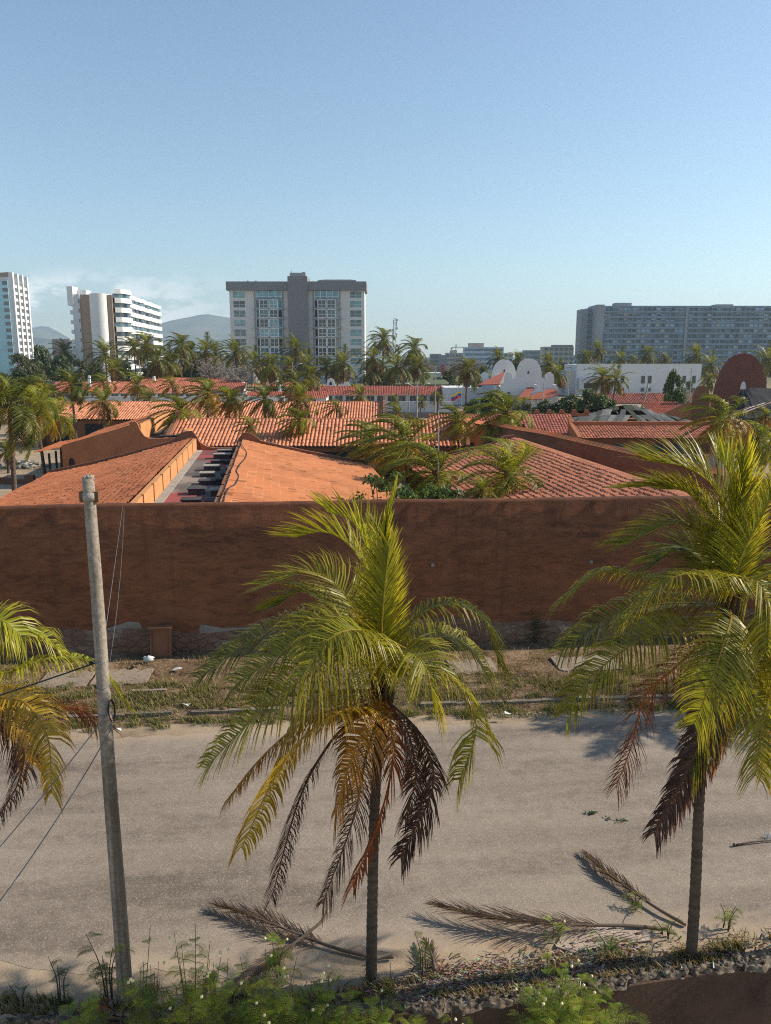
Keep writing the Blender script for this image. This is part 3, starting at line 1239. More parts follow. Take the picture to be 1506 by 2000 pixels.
RGT = [
    ('g', [(1426, 1060, .2), (1404, 965, .3), (1345, 915, .4), (1268, 900, .4)], dict(droop=.1, wind=.45, lift=.35, a0=62, a1=24, Lmax=.95, n=130)),
    ('g', [(1408, 1055, .3), (1362, 978, .5), (1305, 946, .6), (1240, 952, .6)], dict(droop=.15, wind=.4, lift=.2, n=130, Lmax=.85)),
    ('g', [(1418, 1070, .4), (1385, 1000, .6), (1340, 960, .7), (1290, 955, .7)], dict(droop=.15, wind=.4, lift=.3, Lmax=.8)),
    ('l', [(1428, 1080, .1), (1432, 985, .1), (1425, 925, .1), (1400, 890, .1)], dict(droop=.03, wind=.15, lift=.8, a0=48, a1=14, Lmax=.72)),
    ('l', [(1436, 1090, 0), (1446, 985, 0), (1452, 890, 0)], dict(droop=.04, wind=.1, lift=.3, a0=38, a1=10, Lmax=.7)),
    ('l', [(1450, 1085, -.3), (1488, 1010, -.4), (1520, 950, -.5)], dict(droop=.15, wind=.25, lift=.4, a0=60, a1=25, Lmax=.62)),
    ('g', [(1412, 1110, .3), (1380, 1050, .5), (1320, 1020, .7), (1218, 1062, .8)], dict(droop=.4, wind=.6)),
    ('d', [(1410, 1130, .5), (1375, 1085, .9), (1330, 1070, 1.1), (1280, 1095, 1.2)], dict(droop=.5, wind=.5)),
    ('g', [(1402, 1140, -.4), (1362, 1122, -.7), (1304, 1134, -.9), (1216, 1215, -.9)], dict(droop=.9, wind=.2, Lmax=.8)),
    ('g', [(1385, 1155, .3), (1260, 1128, .5), (1175, 1118, .6), (1098, 1175, .6)], dict(droop=.8, wind=.45)),
    ('d', [(1385, 1180, .5), (1295, 1180, .8), (1190, 1205, .9), (1095, 1272, .9)], dict(droop=.9, wind=.35)),
    ('g', [(1375, 1222, -.2), (1325, 1222, -.4), (1236, 1258, -.5), (1140, 1335, -.5), (1110, 1390, -.5)], dict(droop=1.1, wind=.05)),
    ('g', [(1428, 1210, -.5), (1412, 1262, -.9), (1390, 1330, -1.0), (1356, 1415, -1.0)], dict(droop=.6, wind=.35, lift=.1, n=80, Lmax=.7, roll=.6)),
    ('d', [(1425, 1230, -.2), (1408, 1300, -.5), (1390, 1380, -.6), (1350, 1500, -.6)], dict(droop=.9, wind=.3, lift=0)),
    ('b', [(1412, 1260, -.2), (1385, 1400, -.5), (1345, 1500, -.6), (1278, 1628, -.6)], dict(wid=.026)),
    ('b', [(1410, 1270, 0), (1390, 1380, -.2), (1360, 1480, -.3), (1310, 1590, -.3)], dict(wid=.026)),
    ('r', [(1385, 1240, -.1), (1318, 1305, -.3), (1260, 1360, -.3), (1234, 1455, -.3), (1203, 1538, -.3)], dict(n=90, thin=.95)),
    ('r', [(1434, 1235, .3), (1446, 1305, .4), (1437, 1380, .4), (1393, 1492, .4)], dict(wid=.024)),
    ('g', [(1445, 1130, .2), (1485, 1108, .3), (1522, 1150, .4), (1535, 1235, .4)], dict(droop=1.0, wind=.1)),
    ('g', [(1440, 1140, -.5), (1475, 1130, -.8), (1500, 1180, -.9), (1500, 1270, -.9)], dict(droop=1.0, wind=.1)),
    ('o', [(1435, 1190, .1), (1450, 1200, .1), (1455, 1260, .1), (1440, 1330, .1)], dict(Lmax=.4)),
    ('d', [(1430, 1130, .4), (1440, 1050, .8), (1470, 990, 1.0), (1510, 960, 1.1)], dict(droop=.2, wind=.5, lift=.5)),
]
near_palm('coconut palm with a leaning trunk and hanging rust red fronds', (1350, 1872), [(1358, 1740), (1366, 1560), (1378, 1420), (1398, 1310)], (1422, 1188), RGT, 22)

FAR_R = [
    ('g', [(1560, 1180, 0), (1505, 1215, -.2), (1475, 1300, -.3), (1458, 1420, -.3)], dict(droop=1.1, wind=.1)),
    ('g', [(1575, 1230, -.3), (1525, 1290, -.6), (1492, 1400, -.7), (1476, 1515, -.7)], dict(droop=1.0, wind=.2)),
    ('y', [(1570, 1260, -.2), (1530, 1330, -.3), (1505, 1420, -.3), (1500, 1500, -.3)], dict(wind=.2)),
    ('g', [(1570, 1150, .3), (1530, 1090, .5), (1480, 1100, .6), (1450, 1150, .6)], dict(droop=.6, wind=.5)),
    ('g', [(1600, 1150, .1), (1590, 1050, .2), (1560, 980, .2)], UPR),
    ('g', [(1640, 1180, 0), (1700, 1170, 0), (1750, 1260, 0)], {}),
    ('d', [(1620, 1180, .6), (1660, 1130, 1.0), (1720, 1180, 1.4)], {}),
    ('b', [(1590, 1270, 0), (1575, 1380, -.1), (1560, 1500, -.1)], {}),
]
near_palm('coconut palm cut off by the right edge, only its hanging fronds showing', (1590, 1850), [(1592, 1700), (1594, 1500)], (1600, 1230), FAR_R, 23)

LFT = [
    ('l', [(-30, 1300, .2), (5, 1270, .3), (72, 1242, .4), (128, 1285, .5)], dict(droop=1.0, wind=-.15, lift=.3)),
    ('l', [(-40, 1325, -.1), (10, 1315, -.1), (100, 1286, .1), (185, 1298, .35), (252, 1385, .5)], dict(droop=1.0, wind=-.1, n=96, wid=.024, Lmax=.6, roll=.15)),
    ('y', [(-40, 1350, -.3), (0, 1362, -.5), (50, 1372, -.6), (93, 1440, -.7), (101, 1548, -.7)], dict(droop=1.0, wind=-.05, n=90, Lmax=.6, wid=.026)),
    ('r', [(-50, 1370, 0), (0, 1376, -.1), (62, 1374, -.1), (154, 1385, 0), (208, 1420, 0)], dict(n=90, droop=1.4)),
    ('b', [(-40, 1390, -.2), (10, 1410, -.4), (46, 1465, -.5), (34, 1532, -.5), (-6, 1602, -.5)], {}),
    ('l', [(-60, 1290, 0), (-35, 1230, 0), (5, 1212, 0), (40, 1240, 0)], dict(droop=.7, wind=0)),
    ('g', [(-90, 1280, .3), (-80, 1180, .4), (-60, 1100, .4)], UPR),
    ('g', [(-130, 1300, 0), (-190, 1290, .2), (-260, 1380, .3)], {}),
    ('g', [(-110, 1270, .5), (-150, 1210, .9), (-210, 1250, 1.1)], {}),
    ('o', [(-50, 1370, .2), (0, 1385, .4), (40, 1420, .5), (60, 1490, .5)], dict(wind=0)),
]
near_palm('coconut palm cut off by the left edge, its yellowing fronds reaching behind the pole', (-85, 1905), [(-85, 1760), (-83, 1560)], (-80, 1345), LFT, 24)

# a palm further along the far verge, outside the picture: only its shadow reaches the road
tproto = thing('coconut_palm', 'coconut palm on the far verge beyond the right edge of the view', 'palm tree', (15.2, 21.2, .1))
rr = random.Random(3)
part('trunk', palm_trunk([(0, 0, -.1), (.1, 0, 2.2), (0, 0, 4.6)], .13, .09, 40, rr), M_BARK, tproto, True)
cm_ = crown_mesh(77, 20, 2.9, 40, .05, .7).mesh('crown', [M_PALM])
o = link('crown', cm_, tproto, (0, 0, 4.6))

# ------------------------------------------------------------------ concrete pole and its wires
PB = gz(246, 1962)
pole = thing('utility_pole', 'tall round weathered concrete pole with rust streaks and coiled cable', 'pole', PB)
PTOP = at(178, 934, PB.y).z
k = NM('weathered pole concrete')
f = k.math('ADD', k.math('MULTIPLY', k.noise(1.2, 6, .65, stretch=(1, 1, .35)), .6), k.math('MULTIPLY', k.noise(16, 5, .7), .4))
c = k.ramp(f, [(.36, (.11, .085, .065)), (.48, (.235, .195, .155)), (.6, (.36, .315, .265))])
x_, y_, z_ = k.xyz()
st = k.noise(2.0, 5, .7, stretch=(7, 7, .18))
c = k.mix(k.mr(st, .58, .74, 0, .75), c, (.10, .06, .04))
lowf = k.math('MULTIPLY', k.mr(z_, 4.4, 3.2), k.mr(k.noise(1.0, 4, .6, stretch=(9, 9, .1)), .45, .6))  # lower shaft: brown stains plus the palm crown's shade, painted into the colour
c = k.mix(k.math('MULTIPLY', lowf, .7), c, (.12, .085, .06))
k.bump(k.noise(22, 5, .7), .5, .02)
M_POLE = k.done(c, .92, .15)
g = MB()
npl = 26
zz = [-.1 + (PTOP + .1) * i / npl for i in range(npl + 1)]
g.tube([(0.006 * math.sin(z * 1.3), 0, z) for z in zz], [(.112 - .038 * z / PTOP) * (1 + random.Random(i).uniform(-.012, .012)) for i, z in enumerate(zz)], 20)
part('shaft', g, M_POLE, pole, True)
g = MB()      # chipped head
g.ball((0.01, 0, PTOP), .07, 9, 6, (1, 1, .7), .22, random.Random(8))
part('broken_head', g, M_POLE, pole)
br = MB()
zb = PTOP - .24
br.tube([(0, 0, zb - .05), (0, 0, zb + .05)], .088, 18)
bo = part('clamp_band', br, M_CONC, pole, True)
for sg in (-1, 1):
    g = MB()
    g.box(.075 * sg - .03 + .02 * sg, .075 * sg + .03 + .02 * sg, -.035, .035, zb - .075, zb + .065)
    part('clamp_lug', g, M_RUST, bo)
for py in (1296, 1345, 1398):
    z = at(205, py, PB.y - .1).z
    g = MB()
    r_ = .114 - .038 * z / PTOP
    pts = [(r_ * math.cos(a), r_ * math.sin(a), z + .008 * math.sin(a)) for a in [2 * math.pi * i / 20 for i in range(21)]]
    g.tube(pts, .006, 5)
    part('wire_tie', g, M_WIRE, pole)
zc = at(215, 1382, PB.y).z
g = MB()
for k_ in range(3):
    pts = []
    for i in range(25):
        a = 2 * math.pi * i / 24
        pts.append((.115 + .01 * k_ + .045 * math.cos(a), -.085 - .01 * k_, zc + (.13 + .02 * k_) * math.sin(a)))
    g.tube(pts, .006, 5)
part('cable_coil', g, M_BLACK, pole, True)
g = MB()
g.ball((-.13, -.04, at(190, 1293, PB.y).z), .03, 8, 6)
part('insulator', g, M_BLACK, pole, True)


def cable(name, label, a, b, sag, r, m, n=24):
    a, b = V(a), V(b)
    g = MB()
    g.tube([a.lerp(b, i / n) - V((0, 0, sag * 4 * (i / n) * (1 - i / n))) for i in range(n + 1)], r, 6)
    return solo(name, g, m, label, 'cable', None, True)


pz = lambda px, py, dy=0: at(px, py, PB.y + dy)
cable('power_cable', 'thick black cable running left from the pole across the yellow fronds', pz(191, 1293, -.03), pz(-420, 1480, -1.2), .05, .011, M_BLACK)
cable('power_cable', 'upper of the two thin wires slanting over the road, nearer to the left edge', pz(207, 1398, -.13), pz(-260, 1935, -1.6), .12, .007, M_WIRE)
cable('power_cable', 'lower grey wire slanting from the pole over the road', pz(222, 1415, -.13), pz(-240, 2040, -2.6), .28, .008, M_WIRE)
wt = wallpt(240, 989, 25.0)
cable('stay_wire', 'taut thin wire from the wall top down to the upper part of the pole', wt + V((0, 0, .02)), pz(206, 1232, .1), .02, .004, M_WIRE)
cable('stay_wire', 'slack second wire from the wall top, right beside the taut one', wt + V((.04, 0, -.02)), pz(215, 1290, .12), .35, .0035, M_WIRE)

# ------------------------------------------------------------------ fallen fronds on the verge and road
def fallen(label, kind, px, zs, n=70, Lmax=.55, wid=.02, seed=1, **kw):
    rnd = random.Random(seed)
    P = [gz(x, y, z) for (x, y), z in zip(px, zs)]
    b = P[0].copy()
    b.z = 0
    root = thing('fallen_frond', label, 'palm frond', b, 0, 'dead palm fronds on the ground')
    P = [p - b for p in P]
    pts = even(spline(P, 60), 22)
    g, mid = MB(), MB()
    o = dict(droop=.35, wind=0, a0=42, a1=12, lift=.12, ground=.012, start=.28, mess=20)
    o.update(kw)
    rib = leaflets(g, pts, n, Lmax, wid, kind, rnd, **o)
    part('leaflet', g, M_PALM, root)['kind'] = 'stuff'
    mid.tube(pts, [.034 - .031 * i / 21 for i in range(22)], 6, True, [lerp3(rib, (.12, .08, .06), .2)] * 22)
    part('midrib', mid, M_PALM, root, True)
    return root


fallen('long brown fallen frond lying flat from the middle palm towards the pole', 's', [(720, 1868), (650, 1850), (570, 1820), (500, 1792), (428, 1770)], [.05, .06, .1, .12, .1], 150, .62, .014, 31, a0=34)
fallen('pale tan fallen frond with its thick butt raised off the road', 't', [(641, 1776), (628, 1800), (580, 1838), (530, 1875), (470, 1925)], [.42, .30, .14, .1, .12], 120, .55, .016, 32, start=.38, a0=26, a1=8)
fallen('long grey fallen frond with a heap of leaflets, lying between the two palms', 's', [(1300, 1815), (1220, 1808), (1100, 1806), (970, 1795), (862, 1772)], [.06, .1, .16, .2, .2], 170, .78, .014, 33, a0=30, a1=9)
fallen('grey brown fallen frond pointing up the road from the leaning palm', 's', [(1340, 1806), (1290, 1778), (1230, 1738), (1185, 1705), (1146, 1672)], [.05, .08, .08, .08, .06], 110, .55, .018, 34, a0=24, a1=8)
fallen('small curled tuft of broken grey frond beside the long grey one', 's', [(850, 1894), (845, 1870), (838, 1850), (830, 1838)], [.1, .14, .12, .1], 26, .3, .022, 35, start=.1)
fallen('short brown frond stump lying against the foot of the middle palm', 's', [(768, 1868), (745, 1872), (722, 1880)], [.07, .06, .05], 6, .15, .02, 36, start=.6)
g = MB()     # pale split sheath under the grey frond
sh_ = [gz(x, y, .03) for x, y in ((1100, 1822), (1180, 1806), (1290, 1822), (1270, 1838), (1180, 1850), (1120, 1862), (1085, 1850))]
c0 = sum((p for p in sh_), V()) / len(sh_)
g.prism([p - c0 for p in sh_], (0, 0, .02))
for i in range(26):
    a = V((rnd.uniform(-.5, .5), rnd.uniform(-.14, .14), .03))
    g.tube([a, a + V((.22, .09, .02)), a + V((.42, .16, .0))], [.006, .01, .003], 4)
solo('palm_sheath', g, plain('pale dry sheath', (.40, .32, .26), .25, 4, .9, .6, 20, stretch=(.4, 2, 1)), 'pale split palm sheath lying under the long grey frond', 'palm sheath', None, False, c0)

g = MB()
a, b = gz(1434, 1651, .03), gz(1512, 1642, .03)
g.tube(spline([V((0, 0, 0)), (b - a) * .5 + V((0, .01, .02)), (b - a) * 1.25], 8), [.022, .02, .018, .017, .016, .014, .012, .01], 6)
g.ball((0, 0, .01), .036, 7, 5, (1, .8, .8), .25, rnd)
solo('stick', g, M_BARK, 'dry stick with a knobbed end lying on the road near the right edge', 'stick', None, True, a)
g = MB()
for i in range(30):
    p = V((rnd.gauss(0, .05), rnd.gauss(0, .08), .02))
    g.tube([p, p + V((rnd.uniform(-.08, .08), rnd.uniform(-.05, .12), rnd.uniform(.02, .14)))], [.006, .002], 3)
solo('paper_scrap', g, M_WHITE2, 'shredded whitish scrap at the far end of the stick', 'litter', None, False, gz(1502, 1640, .0))
for (px, py, lab, sd_) in ((1147, 1590, 'dark green leaf pair on the road, leftmost of three sprigs', 1), (1187, 1600, 'small flat dark leaf on the road, middle of three sprigs', 2),
                           (1215, 1603, 'spiky green sprig on the road, rightmost of three sprigs', 3)):
    g = MB()
    rd = random.Random(sd_)
    for i in range((9, 4, 22)[sd_ - 1]):
        a = rd.uniform(0, 6.28) if sd_ == 3 else rd.gauss(0, .7)
        L = (.17, .13, .15)[sd_ - 1] * rd.uniform(.6, 1)
        d = V((math.cos(a), math.sin(a) * .8, 0))
        s_ = V((-d.y, d.x, 0)) * (.03 if sd_ < 3 else .012)
        o_ = V((rd.gauss(0, .04), rd.gauss(0, .02), .015))
        g.add([o_, o_ + d * L * .5 + s_ + V((0, 0, .03)), o_ + d * L + V((0, 0, .01)), o_ + d * L * .5 - s_ + V((0, 0, .02))], [(0, 1, 2, 3)], [(.035, .06, .025)] * 4)
    solo('leaf_sprig', g, M_LEAF, lab, 'leaf', 'green sprigs dropped on the road', False, gz(px, py, .01))

# ------------------------------------------------------------------ litter by the long wall
bx = ST(0, 0)
p = gz(314, 1283, .2)
g = MB()
g.obox((-.32, 0, 0), (.64, .02, 0), (0, .05, 0), (.0, .13, .98))
g.obox((-.32, -.05, 0), (.05, 0, 0), (0, .12, 0), (0, .13, .9))
g.obox((.29, -.04, 0), (.05, 0, 0), (0, .12, 0), (0, .13, .9))
g.obox((-.36, -.06, .93), (.74, .02, 0), (0, .24, 0), (0, 0, .06))
solo('meter_box', g, M_BROWNW, 'brown boxed panel leaning against the foot of the terracotta wall', 'box', None, False, p)
p = gz(291, 1292, .2)
g = MB()
g.ball((0, 0, .09), .16, 11, 8, (1.0, .6, .6), .3, random.Random(5))
solo('plastic_bag', g, M_WHITE2, 'crumpled white plastic bag beside the brown boxed panel', 'bag', None, True, p)
for (px, py, r_, lab) in ((345, 1311, .17, 'torn white paper lying on the path slab'), (364, 1380, .11, 'small pale scrap in the grass left of the middle palm'),
                          (990, 1397, .10, 'small white scrap in the kerbside grass right of the middle palm'), (232, 1428, .09, 'pale scrap at the road edge beside the pole')):
    g = MB()
    rd = random.Random(px)
    q = [(r_ * math.cos(a) * rd.uniform(.6, 1.2), r_ * .6 * math.sin(a) * rd.uniform(.6, 1.2), rd.uniform(.02, .1)) for a in [k_ * 1.05 for k_ in range(6)]]
    g.prism(q, (0, 0, .012))
    solo('paper_scrap', g, M_WHITE, lab, 'litter', 'paper scraps on the far verge', False, gz(px, py, .17))
for (px, py, r_, lab) in ((262, 1306, .10, 'lone stone left of the white bag'), (1085, 1395, .09, 'small stone at the road edge under the kerb, near the leaning palm'),
                          (437, 1386, .07, 'small stone in the grass beside the left kerb length')):
    g = MB()
    g.ball((0, 0, r_ * .5), r_, 9, 6, (1.2, .9, .75), .15, random.Random(px))
    solo('stone', g, M_STONE, lab, 'stone', 'loose stones on the far verge', True, gz(px, py, .15))
# storm drain inlet on the verge
p = gz(290, 1350, .16)
g = MB()
g.box(-.5, .5, -.06, .06, -.05, .045)
t = thing('drain_inlet', 'sunken concrete drain inlet in the verge grass behind the pole', 'drain', p, TH)
part('frame', g, M_SLABC, t)
g = MB()
g.box(-.42, .42, -.58, -.06, -.02, .012)
part('dark_opening', g, M_DARK, t)

# ------------------------------------------------------------------ shrubs along the garden wall
GA = [(.08, .13, .025), (.22, .30, .04)]
GB = [(.11, .16, .025), (.34, .40, .05)]
GC = [(.06, .095, .035), (.10, .14, .045)]
SH = [   # px, py of the base, z, height, spread, stems, leaves, leaf length, palette, flowers, label
    (212, 1950, .0, 1.2, .55, 4, 24, .24, GC, 0, 'thin dark green shrub left of the concrete pole'),
    (826, 1900, 0, .62, .22, 3, 14, .16, GB, 0, 'spindly yellow green seedling between the grey frond and the middle palm'),
    (1085, 1835, .05, .42, .16, 2, 10, .18, GB, 1, 'yellow green seedling growing through the long grey frond'),
    (1240, 1775, .02, .25, .3, 4, 16, .15, GB, 0, 'low creeping green growth on the frond that points up the road'),
    (1300, 1830, .02, .35, .3, 4, 18, .15, GA, 0, 'small weed at the left foot of the leaning palm'),
    (1420, 1815, .02, .45, .28, 4, 16, .15, GB, 0, 'wiry weed right of the leaning palm'),
    (1190, 1860, .05, .35, .3, 4, 18, .16, GA, 0, 'weed among the dry litter left of the leaning palm'),
    (540, 1905, .05, .65, .3, 4, 26, .18, GB, 2, 'pale green sprig standing in front of the pale tan frond'),
    (120, 1955, 0, .7, .25, 3, 10, .16, GC, 0, 'bare looking weed left of the thin dark shrub'),
    (40, 1965, 0, .5, .3, 3, 10, .16, GC, 0, 'scraggy weed by the left edge of the near verge'),
]
for i, (px, py, z, h, spd, ns, nl, LL, cols, nfl, lab) in enumerate(SH):
    make_shrub(100 + i, h, spd, ns, nl, LL, cols, nfl, lab, gz(px, py, z), 'shrubs and weeds along the near verge')
BR = [(.11, .18, .025), (.27, .35, .04)]
FS = [   # shrubs rooted in the yard below and reaching over the wall: px, py of the top, gap to the wall, spread, stems, leaves, leaf length, palette, flowers, label
    (255, 1808, .30, .42, 5, 46, .20, GB, 4, 'yellow green sprig climbing in front of the concrete pole'),
    (285, 1880, .25, .40, 6, 70, .21, GA, 4, 'bushy dark shrub right against the pole foot'),
    (368, 1822, .35, .55, 8, 120, .22, GB, 9, 'tall flowering shrub with cream puffs right of the pole'),
    (425, 1862, .30, .50, 7, 100, .24, GA, 6, 'dense dark shrub between the pole and the pale tan frond'),
    (165, 1925, .45, .38, 6, 60, .28, BR, 0, 'bright green feathery shrub at the lower left'),
    (515, 1868, .35, .55, 8, 110, .24, GB, 6, 'flowering shrub over the tip of the pale tan frond'),
    (590, 1905, .40, .55, 9, 130, .25, BR, 6, 'dense bright shrub on the garden wall left of the middle palm foot'),
    (660, 1930, .45, .50, 8, 110, .26, BR, 2, 'low bright shrub just left of the foot of the middle palm'),
    (470, 1935, .55, .50, 8, 100, .26, GA, 3, 'low dark shrub at the bottom between two flowering ones'),
    (762, 1918, .30, .42, 6, 80, .22, GB, 1, 'upright thin leaved shrub right of the middle palm foot'),
    (725, 1965, .55, .45, 7, 70, .26, BR, 0, 'lowest bright shrub under the foot of the middle palm'),
    (890, 1962, .60, .25, 3, 18, .22, BR, 2, 'small sprig against the dark face of the garden wall'),
    (1085, 1872, .30, .55, 8, 110, .24, BR, 4, 'tall bright shrub spilling over the dark garden wall'),
    (1120, 1905, .45, .65, 10, 150, .26, GB, 3, 'broad shrub in front of the tall one on the dark wall'),
    (1185, 1918, .40, .45, 7, 80, .26, BR, 2, 'right hand companion of the broad shrub on the dark wall'),
    (1040, 1925, .45, .45, 7, 70, .24, GA, 1, 'left hand dark companion of the broad shrub on the dark wall'),
    (1300, 1985, .70, .35, 3, 12, .28, BR, 0, 'sparse sprig at the bottom edge below the leaning palm'),
    (60, 1985, .50, .35, 4, 20, .22, GC, 0, 'dull weed on the rubble in the lower left corner'),
    (235, 1975, .50, .40, 5, 36, .24, GC, 0, 'dull shrub at the bottom below the pole foot'),
]
for i, (px, py, gap, spd, ns, nl, LL, cols, nfl, lab) in enumerate(FS):
    q = min(nwp, key=lambda p: abs(753 + FPX * p.x / (p.y * cp + (H - .15) * sp) - px))
    Y = q.y - .30 - gap
    top = at(px, py, Y)
    make_shrub(140 + i, top.z + 1.6, spd, ns + 1, int(nl * .95), LL * 1.05, cols, nfl, lab, V((top.x, Y, -1.6)), 'shrubs and weeds along the near verge', low=.45)
# rust red dead leaf on the crest, lower left
fallen('rust red curled dead leaf drooping over the wall crest in the lower left', 'r', [(165, 1975), (178, 1962), (192, 1968), (196, 2000)], [.15, .38, .40, .02], 24, .3, .03, 37, start=.15, ground=-1.0, droop=1.2)
# weed rooted in the wall footing
t = thing('wall_weed', 'dark weed growing from the stone footing of the terracotta wall', 'weed', wallpt(1046, 1262, 24.75))
st_, lf_, _ = shrub(9, 1.25, .35, 5, 40, .28, GC)
part('stem', st_, M_BARK, t, True)
part('foliage', lf_, M_FERN, t)

# ------------------------------------------------------------------ clay tiled roofs
CLAY = (.50, .165, .068)
CLAYR = (.44, .135, .07)


def tile_mesh(O, axis, down, prof, L, rib=.24, course=.38, amp=.055, step=.03, seed=1, clay=CLAY, var=.08, jit=.007):
    """Barrel tiles: courses along the axis, ribs running down the profile [(run, drop)...]."""
    rn = np.random.RandomState(seed)
    O, axis, down = np.array(O), np.array(axis), np.array(down)
    pr = np.array(prof, float)
    seg = np.hypot(np.diff(pr[:, 0]), np.diff(pr[:, 1]))
    cum = np.concatenate([[0], np.cumsum(seg)])
    nc = max(2, int(cum[-1] / course))
    nr = max(2, int(L / rib))
    S = 6
    x = np.arange(nr * S + 1) / S
    barrel = amp * np.abs(np.sin(np.pi * x)) ** .75
    ribi = np.minimum((x).astype(int), nr - 1)
    rows, offs, crs = [], [], []
    for k in range(nc):
        rows += [k * cum[-1] / nc, (k + 1) * cum[-1] / nc - .004]
        offs += [0.0, step]
        crs += [k, k]
    rows = np.array(rows)
    run = np.interp(rows, cum, pr[:, 0])
    drop = np.interp(rows, cum, pr[:, 1])
    g0 = np.interp(rows + .05, cum, pr[:, 0]) - np.interp(rows - .05, cum, pr[:, 0])
    g1 = np.interp(rows + .05, cum, pr[:, 1]) - np.interp(rows - .05, cum, pr[:, 1])
    ln = np.hypot(g0, g1) + 1e-9
    g0, g1 = g0 / ln, g1 / ln
    J = rn.normal(0, jit, (nc, nr)) + rn.normal(0, jit * .8, (1, nr))
    sag = .018 * np.sin(x[None, :] * rib * .9 + 3 * np.sin(rows[:, None] * .8)) * np.sin(rows[:, None] * 1.1 + 1)
    slip = rn.normal(0, .012, (nc, nr))
    h = barrel[None, :] + np.array(offs)[:, None] + J[crs][:, ribi] + sag
    sl = slip[crs][:, ribi]
    rr_ = run[:, None] + g0[:, None] * sl + h * g1[:, None]
    dz = -drop[:, None] - g1[:, None] * sl + h * g0[:, None]
    P = O[None, None, :] + axis[None, None, :] * (x * rib)[None, :, None] + down[None, None, :] * rr_[:, :, None]
    P[:, :, 2] += dz
    R_, C_ = len(rows), len(x)
    idx = np.arange(R_ * C_).reshape(R_, C_)
    F = np.stack([idx[:-1, :-1], idx[1:, :-1], idx[1:, 1:], idx[:-1, 1:]], -1).reshape(-1, 4)
    # make the faces look upwards
    nrm = np.cross(down, axis)
    if nrm[2] < 0:
        F = F[:, ::-1]
    me = bpy.data.meshes.new('tiles')
    me.from_pydata(P.reshape(-1, 3).tolist(), [], F.tolist())
    me.materials.append(M_TILE)
    tint = 1 + rn.normal(0, var, (nc, nr))
    old = rn.rand(nc, nr) < .05
    tint[old] *= .6
    pale = rn.rand(nc, nr)
    c = np.array(clay)[None, None, :] * tint[:, :, None]
    c = c + (pale[:, :, None] > .93) * np.array([.06, .05, .035])
    cc = np.clip(c[crs][:, ribi], .01, 1)
    cc = np.concatenate([cc, np.ones(cc.shape[:2] + (1,))], -1)
    ca = me.attributes.new('col', 'FLOAT_COLOR', 'POINT')
    ca.data.foreach_set('color', cc.ravel())
    me.update()
    return me


def tiles(parent, O, axis, down, prof, L, name='roof', **kw):
    o = link(name, tile_mesh(O, axis, down, prof, L, **kw), parent)
    return o


def sagprof(w, d, n=10, s=.35):      # steep by the ridge and flattening towards the eave
    return [(w * i / n, d * ((1 - s) * i / n + s * math.sin(math.pi / 2 * i / n))) for i in range(n + 1)]


AX = R(7.9)
AA = V((-math.sin(AX), math.cos(AX), 0))      # runs away from the street
AB = V((math.cos(AX), math.sin(AX), 0))       # to the right


def ridge_house(label, back, L, w, zr, ze, side, seed, clay=CLAY, s=.35, **kw):
    """A long shed: ridge along AA, tiled slope falling to `side` (-1 left, 1 right)."""
    t = thing('terracotta_house', label, 'house', V((back.x, back.y, 0)))
    rel = V((0, 0, zr))
    dn = AB * side
    tiles(t, rel - AA * L, AA, dn, sagprof(w, zr - ze, 12, s), L, seed=seed, clay=clay, **kw)
    return t


Pa = gz(376, 856, 4.6)
LA = (Pa.y - 26.0) / AA.y
hA = ridge_house('terracotta house with left falling tiled roof and a sunken black deck along its ridge', Pa, LA, 8.6, 4.6, 2.55, -1, 1, s=.3, rib=.21, course=.30, step=.04, clay=(.47, .16, .07))
# wall under the ridge, facing right over the deck, with a row of drain slots
def ridgewall(t, L, z0, z1, side, m, slots=9, name='wall'):
    g = MB()
    off = .02 * side
    n = slots * 3
    for i in range(slots):
        a = -L + L * i / slots
        b = -L + L * (i + 1) / slots
        g.obox(AA * (a + .14) + AB * off + V((0, 0, z0)), AA * (b - a - .28), AB * (.22 * side), V((0, 0, z1 - z0 - .03)))
        g.obox(AA * a + AB * off + V((0, 0, z0)), AA * .14, AB * (.10 * side), V((0, 0, z1 - z0 - .03)))
        g.obox(AA * (b - .14) + AB * off + V((0, 0, z0)), AA * .14, AB * (.10 * side), V((0, 0, z1 - z0 - .03)))
    return part(name, g, m, t)


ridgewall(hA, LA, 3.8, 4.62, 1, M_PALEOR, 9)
Pb = gz(474, 860, 4.6)
gapA = (Pb - Pa).dot(AB)
k = NM('patched roof deck')
a_ = k.noise(.55, 5, .65)
v_ = k.vor(.35, 'F1', (1, .55, 1), 'Color')
s_ = k.n('SeparateColor')
k.t.links.new(v_, s_.inputs[0])
c = k.ramp(s_.outputs[0], [(0, (.30, .07, .06)), (.38, (.26, .06, .055)), (.42, (.075, .065, .062)), (.7, (.10, .09, .085)), (.74, (.28, .22, .18)), (1, (.20, .17, .15))])
c = k.mix(k.mr(a_, .45, .62, 0, .75), c, (.05, .045, .042))
M_DECK = k.done(c, .8, .3)
g = MB()
g.obox(AB * .26 - AA * LA + V((0, 0, 3.65)), AB * (gapA - .3), AA * (LA + .4), V((0, 0, .2)))
part('roof_deck', g, M_DECK, hA)
g = MB()      # grey upstand along the lit wall
g.obox(AB * .245 - AA * LA + V((0, 0, 3.855)), AB * .35, AA * (LA - .3), V((0, 0, .05)))
part('flashing', g, M_CONC, hA)
rv = random.Random(5)
